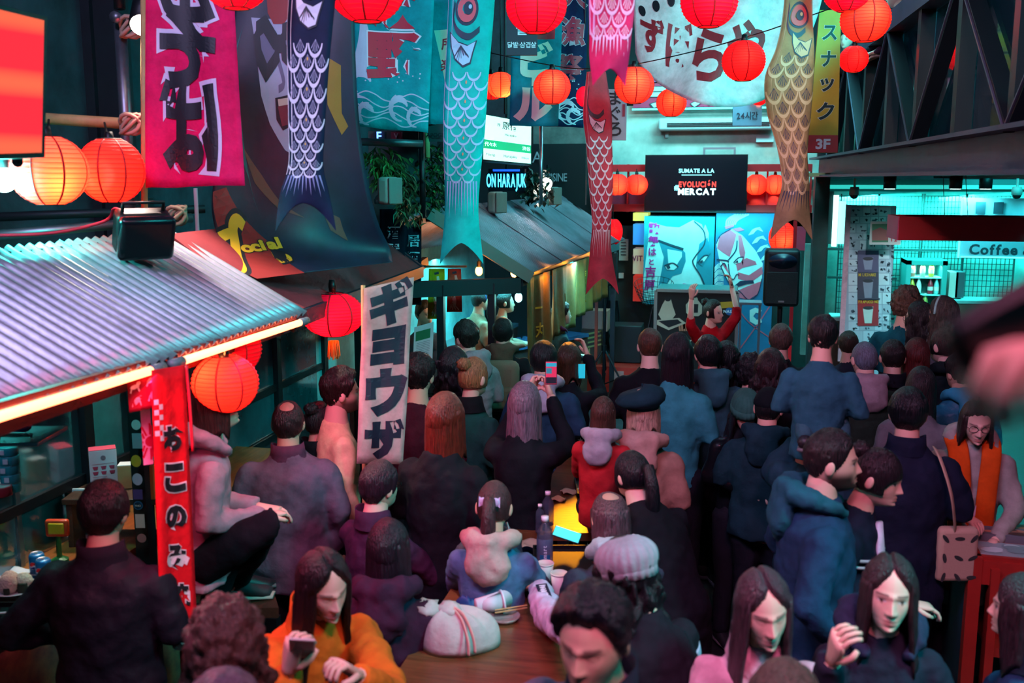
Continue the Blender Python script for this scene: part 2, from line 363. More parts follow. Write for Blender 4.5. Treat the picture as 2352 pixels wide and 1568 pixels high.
# red neon tubes
def eave_pt(px, py, out=0.012):
    n = yd.cross(UP).normalized(); r = ray(px, py); o = E_near - inn * out; return Vector((0, 0, CAM_H)) + r * ((o - Vector((0, 0, CAM_H))).dot(n) / r.dot(n))
neon = mat('neon_core', '#ffb080', 0.4, emit=(1.0, 0.17, 0.07), es=9.0)
for (a, b), lab in ((((-40, 968), (345, 851)), 'long lit red neon tube along the near half of the corrugated eave'), (((418, 829), (688, 741)), 'lit red neon tube under the far half of the corrugated eave')):
    A, B = eave_pt(*a), eave_pt(*b); t = empty('neon_tube', (A + B) / 2, lab, 'light', 'neon tubes under the corrugated eave')
    d = (B - A).normalized(); build(G().tube([A, B], 0.017, 12), 'glass_tube', neon, t, True)
    for q, e in ((A, -1), (B, 1)): build(G().tube([q, q + d * e * 0.09], 0.02, 12), 'end_cap', mat('cap_grey', '#6a6f76', 0.4), t, True)
    n_ = (A + B) / 2 - inn * .06 - UP * .03; lamp('neon_light', 'AREA', n_, '#ff2a6c', 12, (B - A).length, n_ - inn * .5 - UP * .55, size_y=.03)
    build(G().bar(A + UP * 0.028 + inn * 0.03, B + UP * 0.028 + inn * 0.03, 0.03, 0.02), 'mounting_rail', mat('rail_red', '#5a1418', 0.5), t)
# glazed front of the stall
glass_t = mat('teal_glass', '#1d5a62', 0.12, 0.0, trans=0.35, alpha=1.0, var=0.35, vscale=2.5, spec=0.6)
frame_m = mat('window_frame', '#101319', 0.45, 0.2)
g0 = pt(60, 1000, 4.7); gd = (E_far - E_near); gd.z = 0; gd.normalize(); FN = gd.cross(UP)
def wall_pt(px, py, off=0.0):
    """point on the glazed front plane under a pixel"""
    r = ray(px, py); n = FN; k = (g0 - Vector((0, 0, CAM_H))).dot(n) / r.dot(n); return Vector((0, 0, CAM_H)) + r * (k - off)
A0 = g0 - gd * 1.6; 
win = empty('window_1', (g0.x, g0.y, 0.8), kind='structure')
LW = 5.2
def wseg(s, z): q = A0 + gd * s; return Vector((q.x, q.y, z))
build(G().bar(wseg(0, 0.45), wseg(LW, 0.45), 0.06, 0.9), 'low_panel', mat('stall_panel', '#16212a', 0.6, var=0.3), win)
cols = [0.0, 0.9, 2.02, 2.45, 3.4, 4.3, LW]
for i, sx in enumerate(cols): build(G().bar(wseg(sx, 0), wseg(sx, 2.25), 0.09, 0.07, up=gd), 'window_post', frame_m, win)
for z in (0.92, 1.28, 1.78, 2.22): build(G().bar(wseg(0, z), wseg(LW, z), 0.06, 0.05), 'window_rail', frame_m, win)
for i in range(len(cols) - 1):
    for z0, z1 in ((0.95, 1.26), (1.3, 1.76), (1.8, 2.2)):
        build(G().box((wseg((cols[i] + cols[i + 1]) / 2, (z0 + z1) / 2)), (cols[i + 1] - cols[i] - 0.06, 0.012, z1 - z0), np.array([gd, gd.cross(UP), UP]).T), 'pane', glass_t, win)
# stall back room: teal lit wall behind the glass
build(G().bar(wseg(-0.5, 1.2) + FN * -1.3, wseg(LW, 1.2) + FN * -1.3, 0.05, 2.3), 'wall_stall', mat('stall_back', '#355a60', 0.8, var=0.4, vscale=2), kind='structure')
lamp('stall_tube', 'AREA', wseg(1.6, 2.1) - FN * 0.6, '#4fe9e0', 80, 1.6, wseg(1.6, 0.9) - FN * 0.7, size_y=0.1)
lamp('stall_tube', 'AREA', wseg(3.8, 2.1) - FN * 0.6, '#4fe9e0', 70, 1.6, wseg(3.8, 0.9) - FN * 0.7, size_y=0.1)
# flood lamp box on the roof ridge
def oriented(d, up=UP):
    d = Vector(d).normalized(); x = d.cross(up).normalized(); return np.array([x, d, x.cross(d)]).T
fl = pt(325, 530, 4.55); aim = (pt(420, 640, 4.35) - pt(325, 505, 4.75)); R3 = oriented(aim)
flood = empty('flood_lamp', fl, 'black box flood lamp standing on the corrugated roof ridge', 'lamp')
def rbox(c, size, R, name, m, parent, bw):
    o = build(G().box(c, size, R), name, m, parent); bevel(o, bw, 3); return o
rbox(fl, (0.24, 0.1, 0.2), R3, 'housing', black, flood, 0.025)
rbox(fl + Vector(R3[:, 1]) * 0.075, (0.25, 0.06, 0.21), R3, 'front_bezel', mat('black_gloss', '#0a1118', 0.25), flood, 0.025)
for k in range(6): rbox(fl + Vector(R3[:, 0]) * -0.122 + Vector(R3[:, 2]) * (-0.05 + 0.02 * k), (0.008, 0.07, 0.007), R3, 'cooling_fin', black, flood, 0.001)
build(G().tube([fl + Vector(R3 @ np.array(q)) for q in ((-0.09, 0, 0.1), (-0.09, 0, 0.14), (0.09, 0, 0.14), (0.09, 0, 0.1))], 0.009, 8), 'carry_handle', black, flood, True)
build(G().tube([fl + Vector(R3 @ np.array((0, -0.05, -0.08))), fl + Vector(R3 @ np.array((0, -0.12, -0.12))), pt(330, 575, 4.75)], 0.015, 8), 'bracket', black, flood, True)
# pipes of the scaffolding behind the ridge, with ties and cables
pipe = mat('scaffold_pipe', '#6c7178', 0.4, 0.8, var=0.2); bamboo = mat('bamboo', '#b08a5a', 0.6, var=0.25, bump=0.1)
def rod(name, pts, r, m, label, cat, seg=10, group=None): return build(G().tube(pts, r, seg), name, m, smooth=True, label=label, cat=cat, group=group)
rod('scaffold_pipe', [pt(-60, 545, 4.9), pt(440, 500, 5.6)], 0.026, pipe, 'long steel scaffold pipe running just above the corrugated ridge', 'pipe', group='scaffold pipes')
rod('scaffold_pipe', [pt(-60, 500, 6.0), pt(470, 480, 6.6)], 0.028, mat('dark_pipe', '#2a2e33', 0.5, 0.6), 'dark scaffold pipe behind the two big lanterns', 'pipe', group='scaffold pipes')
rod('scaffold_pipe', [pt(276, 55, 5.4), pt(290, 290, 5.4), pt(296, 480, 5.4)], 0.033, pipe, 'upright pale pipe beside the red lettered banner', 'pipe', group='scaffold pipes')
rod('bamboo_pole', [pt(40, 268, 5.3), pt(322, 286, 5.35)], 0.03, bamboo, 'level bamboo pole tied with rope above the two big lanterns', 'pole')
rod('scaffold_pipe', [pt(262, 38, 5.3), pt(310, 55, 5.5)], 0.03, pipe, 'short open pipe end holding the white spotlight', 'pipe', group='scaffold pipes')
rod('scaffold_pipe', [pt(272, -60, 5.3), pt(275, 20, 5.3)], 0.03, black, 'black pipe rising out of view above the white spotlight', 'pipe', group='scaffold pipes')
rod('banner_pole', [pt(330, -40, 5.0), pt(332, 490, 5.0)], 0.016, bamboo, 'thin upright pole carrying the red lettered banner', 'pole')
rod('red_cable', spline2([pt(-40, 541, 4.8), pt(120, 535, 5.0), pt(240, 508, 5.1), pt(262, 480, 5.05), pt(290, 490, 5.0), pt(330, 500, 4.8)], 0.008)[0], 0.008, paint('#d01838'), 'red cable wound along the scaffold pipe to the flood lamp', 'cable')
rod('banner_pole', [pt(449, 432, 6.0), Vector((pt(452, 560, 6.0).x, pt(452, 560, 6.0).y, 0.0))], 0.012, mat('white_pole', '#c9c2c4', 0.5), 'thin white upright behind the painted poster', 'pole')
# tie rope knots
for i, (px, py, d) in enumerate(((300, 285, 5.25), (405, 495, 5.5), (300, 62, 5.35))):
    g = G(); c = pt(px, py, d)
    for k in range(4): g.tube([c + Vector((0.055 * math.cos(a), 0.055 * math.sin(a) * (0.5 + 0.3 * (k % 2)), 0.05 * math.sin(a + k))) for a in (2 * math.pi * j / 12 for j in range(12))], 0.011, 6, closed=True)
    build(g, 'rope_tie', mat('rope', '#a98f78', 0.8), smooth=True, label=('rope knot binding the bamboo pole to the pale pipe', 'rope knot binding pipes at the end of the corrugated ridge', 'rope knot under the white spotlight')[i], cat='rope', group='rope knots')
# ceiling spotlight, lit
sp = pt(335, 25, 5.2); spot = empty('spotlight', sp, 'black cylinder spotlight with lit white face', 'lamp')
ax = (pt(328, 66, 5.15) - pt(338, -10, 5.3)).normalized(); fc = pt(330, 58, 5.15)
build(G().tube([fc - ax * 0.24, fc - ax * 0.22, fc], [0.06, 0.068, 0.075], 20), 'housing', black, spot, True)
build(G().tube([fc, fc + ax * 0.006], 0.066, 20), 'lamp_face', glow('#fff2e4', 22.0), spot, True)
lamp('spotlight_beam', 'SPOT', fc + ax * 0.03, '#ffe9d8', 330, 0.05, pt(470, 640, 4.9), 70, 0.7)
# red glowing screen
scr, S, (w, h), P = sheet('video_screen', [(-160, -24, 3.35), (98, 41, 3.75), (92, 362, 3.75), (-160, 372, 3.35)], black, 'large screen glowing plain red in a black frame', 'screen', t=0.05)
Q = Print(S); b = 0.018; Q.rect(-w / 2 + b, -h / 2 + b, w / 2 - b, h / 2 - b, 'red', 0.03)
sm = bpy.data.materials.new('screen_red'); sm.use_nodes = True; nt = sm.node_tree; pb = nt.nodes['Principled BSDF']; tc = nt.nodes.new('ShaderNodeTexCoord'); wv = nt.nodes.new('ShaderNodeTexWave'); cr = nt.nodes.new('ShaderNodeValToRGB')
wv.bands_direction = 'Z'; wv.inputs['Scale'].default_value = 1.35; wv.inputs['Distortion'].default_value = 0.0; wv.inputs['Phase Offset'].default_value = 2.2
nt.links.new(tc.outputs['Object'], wv.inputs[0]); nt.links.new(wv.outputs[0], cr.inputs[0]); cr.color_ramp.elements[0].position = 0.55; cr.color_ramp.elements[0].color = (1, 0.035, 0.06, 1); cr.color_ramp.elements[1].color = (1, 0.16, 0.08, 1)
nt.links.new(cr.outputs[0], pb.inputs['Emission Color']); pb.inputs['Emission Strength'].default_value = 1.0; pb.inputs['Specular IOR Level'].default_value = 0.0; pb.inputs['Roughness'].default_value = 1.0; pb.inputs['Base Color'].default_value = (0.02, 0.0, 0.0, 1)
Q.done(scr, {'red': sm}, {'red': 'display'})
rod('screen_arm', [pt(40, 372, 3.8), pt(40, 268, 5.25)], 0.02, black, 'short black arm tying the red screen to the bamboo pole', 'bracket')
# bare cyan bulb
bp = pt(8, 412, 4.3); bulb = empty('light_bulb', bp, 'bare glowing cyan bulb under the red screen', 'bulb')
build(G().ell(bp, (0.055, 0.055, 0.055), 16, 12), 'globe', glow('#bdfff6', 30.0), bulb, True)
build(G().lathe([(0.028, 0.04), (0.028, 0.1), (0.02, 0.13)], 12, bp), 'socket', black, bulb, True)
build(G().tube([bp + UP * 0.12, pt(8, 300, 4.5)], 0.006, 6), 'cord', black, bulb)
lamp('bulb_light', 'POINT', bp + UP * -0.02 + FWD * -0.1, '#35e6da', 70, 0.06)
# grey rack with small lights behind the pair of lanterns
rk = empty('equipment_rack', pt(130, 480, 6.6), 'dark equipment rack with tiny labelled switches behind the big lanterns', 'rack')
c, s = pbox(-40, 455, 300, 485, 6.6, 0.3); build(G().box(c, s), 'body', mat('rack', '#15181d', 0.5), rk)
for k in range(14):
    c, s = pbox(4 + 22 * k, 468, 15 + 22 * k, 474, 6.59, 0.01); build(G().box(c, s), 'switch', mat('white_plastic', '#b9bcc0', 0.5), rk)
c, s = pbox(-60, 490, 470, 640, 8.0, 0.1); build(G().box(c, s), 'wall_partition', mat('pale_partition', '#5f7f86', 0.8, var=0.3, vscale=2), kind='structure')
for k in range(7):
    c, s = pbox(10 + 70 * k, 490, 32 + 70 * k, 640, 7.95, 0.05); build(G().box(c, s), 'trim_2', black, kind='structure')
# ------------------------------------------------------------------ red roofed stall behind it
rr = empty('red_stall_roof', pt(760, 680, 6.4), 'flat dull red sloping stall roof with a dark fascia board', 'roof')
a, b = ptz(640, 728, 2.1), ptz(966, 611, 2.1); up = inn * 0.56 + UP * 0.42; red_r = mat('red_roof_felt', '#7c2028', 0.75, var=0.2, vscale=3, bump=0.15, bscale=40)
def slab4(name, A, B, C, D, t, m, parent, **k):
    n = (B - A).cross(D - A).normalized(); n = n if n.z > 0 else -n
    return build(G().add([*map(tuple, (A, B, C, D)), *[tuple(q - n * t) for q in (A, B, C, D)]], [(0, 1, 2, 3), (7, 6, 5, 4), (0, 4, 5, 1), (1, 5, 6, 2), (2, 6, 7, 3), (3, 7, 4, 0)]), name, m, parent, **k)
slab4('roof_board', a, b, b + up, a + up, 0.03, red_r, rr)
fd = (b - a).normalized()
build(G().bar(a - UP * 0.045, b - UP * 0.045, 0.05, 0.085), 'fascia', mat('fascia', '#14202e', 0.5), rr)
build(G().bar(b - UP * 0.03, b + up - UP * 0.03, 0.05, 0.07), 'bargeboard', mat('fascia', '#14202e', 0.5), rr)
for q in (a + up * 0.9, b + up * 0.9): build(G().bar((q.x, q.y, 0), q - UP * 0.06, 0.09, 0.09), 'post', black, rr)
for q in (b - fd * 0.2 + inn * 0.15,): build(G().bar((q.x, q.y, 0), q - UP * 0.06, 0.07, 0.07), 'post', mat('fascia', '#14202e', 0.5), rr)
# stall front under the red roof: ribbed translucent panes in black frames
win2 = empty('window_2', wall_pt(760, 850), kind='structure')
def wline(px0, py0, px1, py1, w=0.05): build(G().bar(wall_pt(px0, py0), wall_pt(px1, py1), w, w), 'window_rail', frame_m, win2)
rib = mat('ribbed_glass', '#7d86a0', 0.3, 0.0, bump=0.5, bscale=30, stretch=(0.3, 0.3, 30), var=0.4, vscale=1.2)
# ------------------------------------------------------------------ long red banner with the black post
spm = mat('post_black', '#0e1016', 0.5)
q = ptz(318, 960, 1.66); pole = empty('sticker_post', (q.x, q.y, 0), 'black square post covered in round and square stickers', 'post')
build(G().box((q.x, q.y, 1.03), (0.07, 0.07, 2.06), oriented(gd)), 'shaft', spm, pole)
fr = oriented(RGT); pf = -FWD * 0.052
def sticker(px, py, w, h, col, name='sticker', disc=True):
    d = (Vector((q.x, q.y, 0)) + pf).dot(FWD) / ray(px, py).dot(FWD); c = pt(px, py, d)
    S = lambda x, y, l=0: c + RGT * x + UP * y - FWD * l
    Q = Print(S); (Q.disc(0, 0, w / 2, col, h / 2) if disc else Q.rect(-w / 2, -h / 2, w / 2, h / 2, col)); Q.done(pole, {}, {col: name}); return S
for px, py, w, h, col, dsc in ((313, 975, .045, .05, '#c9b9c0', 1), (316, 1012, .05, .075, '#8d93a8', 0), (313, 1058, .05, .06, '#e0a030', 1), (316, 1100, .05, .06, '#b8a8c8', 1), (317, 1135, .045, .05, '#4a3a78', 0), (318, 1160, .045, .045, '#1f5f90', 1), (322, 1196, .045, .07, '#d8c8c8', 0), (326, 1235, .045, .045, '#c08088', 1)): sticker(px, py, w, h, col, disc=bool(dsc))
S = sticker(318, 1160, .036, .036, '#0c1420'); Q = Print(lambda x, y, l=0: S(x, y, l + 0.004)); Q.line('VHO', 0, 0, 0.009, '#d8e0e8', 0.02); Q.done(pole, {})
def brushed(Q, text, xs, ys, w, h, kfill, kout, o1, o2, lift=0.004):
    for ch, x, y in zip(text, xs, ys): Q.char(ch, x, y, w, h, kout, o2, lift); Q.char(ch, x, y, w, h, kfill, o1, lift + 0.003)
bl, S, (w, h), P = sheet('red_banner', [(348, 850, 3.72), (424, 838, 3.86), (450, 1440, 3.86), (368, 1440, 3.72)], cloth('#d4101c', 0.7), 'narrow red vertical banner with black outlined brush characters beside the sticker post', 'banner', rip=0.006, freq=1.2)
Q = Print(S, 0.02); n = 6; k = h / 6.4
brushed(Q, 'おこのみ焼き', [0.005] * 6, [h / 2 - 0.27 - k * i * 0.97 for i in range(6)], 0.085, 0.12, 'ink', 'out', 0.06, 0.1)
for i in range(8): Q.rect(-w / 2 + 0.004 + 0.022 * (i % 2), h / 2 - 0.115 - 0.02 * i, -w / 2 + 0.024 + 0.022 * (i % 2), h / 2 - 0.135 - 0.02 * i, 'out', 0.002)
Q.done(bl, {'ink': paint('#120c14'), 'out': paint('#e0c4c8')})
cl, S, (w, h), P = sheet('dark_red_cloth', [(292, 880, 3.7), (362, 858, 3.76), (362, 935, 3.76), (297, 947, 3.7)], cloth('#7a1024'), 'small dark red cloth with pale animal figures hung on the sticker post', 'cloth', rip=0.004)
Q = Print(S, 0.02)
for i, (x, y) in enumerate(((-0.03, 0.035), (0.03, 0.045), (-0.025, -0.02), (0.035, -0.01))):
    Q.disc(x, y, 0.016, 'fig', 0.009, rot=0.5 * i); Q.disc(x + 0.014, y + 0.011, 0.007, 'fig')
    for e in (-0.01, 0.01): Q.stroke([(x + e, y), (x + e * 1.6, y - 0.02)], 0.005, 'fig')
Q.done(cl, {'fig': paint('#d89aa8')}, {'fig': 'print'})
rod('red_string', spline2([pt(428, 838, 3.85), pt(436, 930, 3.85), pt(443, 1036, 3.85)], 1)[0], 0.006, paint('#c8142a'), 'thin red string hanging beside the red brush banner', 'string')
bw, S, (w, h), P = sheet('sunburst_cloth', [(322, 940, 3.83), (344, 936, 3.85), (352, 1065, 3.85), (330, 1068, 3.83)], cloth('#d8c8d8'), 'strip of white cloth with a crimson sunburst behind the sticker post', 'cloth')
Q = Print(S)
Q.disc(0.012, -0.02, 0.02, 'r')
for i in range(12):
    a = 2 * math.pi * i / 12; c_, s_ = math.cos(a), math.sin(a); Q.stroke([(max(-w / 2, min(w / 2, 0.012 + 0.026 * c_)), -0.02 + 0.026 * s_), (max(-w / 2, min(w / 2, 0.012 + 0.07 * c_)), -0.02 + 0.07 * s_)], 0.008, 'r')
Q.done(bw, {'r': paint('#b01040')}, {'r': 'print'})
# ------------------------------------------------------------------ paper lanterns
def lantern_mesh(nb=17, seg=36):
    g = G(); R = []; n = nb * 4; ph0 = math.asin(0.93)
    for k in range(n + 1):
        a = -ph0 + 2 * ph0 * k / n; f = 1.0 - 0.022 * abs(math.sin(math.pi * nb * k / n)) ** 0.6
        R.append([(math.cos(a) * f * math.cos(t), math.cos(a) * f * math.sin(t), 0.93 * math.sin(a)) for t in (2 * math.pi * i / seg for i in range(seg))])
    g.rings(R, True, False); return g
def paper(key, base, emit, es, tl):
    m = mat('paper_' + key, base, 0.75, emit=emit, es=es, translu=tl, spec=0.2)
    return m
PAPER = {'red': paper('red', '#d8102a', '#ff0428', 0.36, '#ff1420'), 'orange': paper('orange', '#e83034', '#ff1030', 0.32, '#ff3430'), 'pink': paper('pink', '#e8103c', '#ff0438', 0.5, '#ff0c38'), 'pale': paper('pale', '#e8686a', '#ff3038', 0.35, '#ff6048')}
rib_m = mat('lantern_wire', '#8a0c14', 0.6, emit='#c00818', es=0.15); rim_m = mat('lantern_rim', '#2a0608', 0.5)
_lm = {}
def lantern(px, py, r_px, d, tone, label, bulb=12.0, boff=(0, 0.6, 0.12), cord=None, group='red paper lanterns', bcol='#ff9854', tassel=False, flat=0.93):
    c = pt(px, py, d); r = r_px * d / F_PX; o = empty('paper_lantern', c, label, 'lantern', group); o.scale = (r, r, r)
    if 'shell' not in _lm:
        for nm, g in (('shell', lantern_mesh()), ('rib', None), ('seam', None), ('rim', None), ('rim_', None)):
            if nm == 'rib':
                g = G()
                for k in range(1, 17):
                    a = -math.asin(0.93) + 2 * math.asin(0.93) * k / 17; g.tube([(math.cos(a) * 1.004 * math.cos(t), math.cos(a) * 1.004 * math.sin(t), 0.93 * math.sin(a)) for t in (2 * math.pi * i / 28 for i in range(28))], 0.007, 4, closed=True)
            if nm == 'seam':
                g = G()
                for k in range(8):
                    t = 2 * math.pi * (k + 0.3) / 8; g.tube([(math.cos(a) * 0.995 * math.cos(t), math.cos(a) * 0.995 * math.sin(t), 0.93 * math.sin(a)) for a in (-1.19 + 2.38 * i / 20 for i in range(21))], [(0.028, 0.011)] * 21, 4, side=(-math.sin(t), math.cos(t), 0))
            if nm[:3] == 'rim':
                g = G()
                for z in ((-0.872,) if nm == 'rim' else (0.872,)): g.tube([(0.36 * math.cos(t), 0.36 * math.sin(t), z) for t in (2 * math.pi * i / 24 for i in range(24))], 0.018, 6, closed=True)
            V = np.concatenate(g.v); me = bpy.data.meshes.new(nm); me.from_pydata(V.tolist(), [], g.f); me.polygons.foreach_set('use_smooth', [True] * len(me.polygons)); _lm[nm] = me
    for nm, m in (('shell', PAPER[tone]), ('rib', rib_m), ('seam', rib_m), ('rim', rim_m), ('rim_', rim_m)):
        key = nm + tone
        if key not in _lm: me = _lm[nm].copy(); me.materials.append(m); _lm[key] = me
        ch = bpy.data.objects.new(nm.strip('_'), _lm[key]); link(ch, o)
        if nm == 'rib': ch['kind'] = 'stuff'
    if flat != 0.93: o.scale = (r, r, r * flat / 0.93)
    top = c + UP * r * 0.84; end = cord if cord is not None else top + UP * max(0.4, pt(px, -140, d).z - top.z)
    end = Vector(end); WLOC[o.name] = Vector(c)
    cd = build(G().tube([top - UP * 0.12 * r, end], 0.006, 6), 'cord', black, o); cd.parent = None; cd.parent = o; cd.matrix_parent_inverse = Matrix.Diagonal((1 / o.scale.x, 1 / o.scale.y, 1 / o.scale.z, 1)) @ Matrix.Identity(4)
    so = build(G().lathe([(0.02, 0), (0.024, 0.03), (0.018, 0.07)], 10, top - UP * 0.02), 'lamp_holder', black, o, True); so.matrix_parent_inverse = Matrix.Diagonal((1 / o.scale.x, 1 / o.scale.y, 1 / o.scale.z, 1))
    if tassel:
        g = G(); b = c - UP * r * 0.85
        for i in range(26): a = 2.399 * i; q = 0.03 * math.sqrt(i / 26); g.tube([b + Vector((q * math.cos(a), q * math.sin(a), 0)), b + Vector((1.3 * q * math.cos(a), 1.3 * q * math.sin(a), -0.09 - 0.01 * (i % 3)))], 0.004, 4)
        ts = build(g, 'tassel', paint('#d85a18'), o); ts.matrix_parent_inverse = so.matrix_parent_inverse
    if bulb:
        lamp('lantern_bulb', 'POINT', c + (RGT * boff[0] - FWD * boff[1] + UP * boff[2]) * r, bcol, bulb * .9 * r * r / 0.0225, 0.035 * r / 0.15)
    return o
LT = [
 (112, 392, 88, 4.4, 'pale', 'big pink-lit lantern half behind the red screen', dict(bulb=9, boff=(.35, .45, -.25), cord=pt(112, 275, 5.2))),
 (255, 392, 76, 4.75, 'orange', 'big orange lantern beside the red lettered banner, under the bamboo pole', dict(bulb=9, boff=(-.2, .5, -.2), cord=pt(240, 282, 5.3), flat=1.0)),
 (540, -55, 82, 4.2, 'pink', 'red lantern cut off by the top edge above the painted poster', dict(bulb=5)),
 (842, -32, 90, 4.6, 'pink', 'large plain red lantern over the teal wave banner', dict(bulb=5)),
 (1232, 12, 70, 5.0, 'pink', 'large magenta lantern in front of the black Korean sign', dict(bulb=5)),
 (1629, 2, 66, 5.3, 'pink', 'large red lantern before the sagging white banner', dict(bulb=5)),
 (1708, 140, 50, 6.9, 'red', 'red lantern hanging low on the wire before the white banner', dict(bulb=10, cord=pt(1706, 88, 6.9))),
 (1946, -25, 56, 6.0, 'pink', 'red lantern touching the top edge above the yellow sign', dict(bulb=5)),
 (1988, 44, 57, 6.1, 'orange', 'pinkish lantern beside the top of the bridge rail', dict(bulb=8)),
 (1961, 136, 33, 8.2, 'red', 'small red lantern between yellow sign and bridge truss', dict(bulb=9)),
 (1268, 200, 43, 7.9, 'orange', 'orange-red lantern in front of the teal beer banner', dict(bulb=10, cord=pt(1266, 150, 7.9))),
 (1342, 227, 35, 8.9, 'pink', 'pink lantern half hidden by the red carp streamer', dict(bulb=7)),
 (1457, 196, 46, 7.4, 'orange', 'orange lantern beside the pink carp tail', dict(bulb=11, cord=pt(1463, 145, 7.4))),
 (1542, 236, 35, 8.6, 'orange', 'small orange lantern under the white banner edge', dict(bulb=9)),
 (1742, 222, 22, 10.5, 'red', 'tiny red lantern peeping below the white banner', dict(bulb=6, cord=pt(1742, 180, 10.5))),
 (1150, 195, 32, 8.6, 'pale', 'amber lantern between the teal carp and the beer banner', dict(bulb=12, boff=(.3, .2, -.5))),
 (1128, 200, 32, 9.0, 'orange', 'dim lantern tucked behind the teal carp', dict(bulb=2)),
 (517, 880, 76, 4.35, 'orange', 'round orange lantern in front of the hooded woman', dict(bulb=9, boff=(-.25, .45, .25), flat=.9, cord=pt(517, 806, 4.3))),
 (530, 800, 70, 4.75, 'red', 'plain red lantern tucked behind the neon tube', dict(bulb=4, cord=pt(560, 745, 4.9))),
 (765, 722, 72, 5.9, 'pink', 'large tasselled red lantern under the red roof edge', dict(bulb=9, boff=(-.15, .5, .0), tassel=True, cord=pt(765, 668, 5.9), flat=.72)),
 (1418, 424, 27, 13.6, 'orange', 'lantern in the red frame nearest the red carp streamer', dict(bulb=12, boff=(.0, .5, -.1), cord=pt(1418, 388, 13.6))),
 (1462, 424, 26, 13.6, 'orange', 'lantern in the red frame touching the edge of the TV', dict(bulb=12, boff=(.2, .5, -.1), cord=pt(1462, 388, 13.6))),
 (1737, 424, 26, 13.6, 'orange', 'lantern in the red frame just past the TV', dict(bulb=12, boff=(-.3, .5, -.1), cord=pt(1737, 388, 13.6))),
 (1780, 424, 25, 13.6, 'orange', 'lantern in the red frame half behind the golden carp', dict(bulb=12, boff=(-.1, .5, -.1), cord=pt(1780, 388, 13.6))),
 (1796, 545, 30, 12.2, 'orange', 'tall orange lantern above the loudspeaker on its stand', dict(bulb=12, boff=(0, .5, -.2), flat=1.25)),
 (1408, 532, 22, 12.6, 'red', 'narrow red lantern beside the tiled kiosk roof corner', dict(bulb=5, flat=1.4, cord=pt(1408, 470, 12.6)))]
for px, py, r, d, tone, lab, kw in LT: lantern(px, py, r, d, tone, lab, **kw)
# wire carrying lanterns
rod('lantern_wire', spline2([pt(1120, 120, 8.0), pt(1266, 150, 7.9), pt(1350, 158, 7.7), pt(1463, 147, 7.4), pt(1706, 88, 6.9), pt(1990, -10, 6.4)], 1)[0], 0.004, black, 'black wire strung across the hall carrying small lanterns', 'wire')
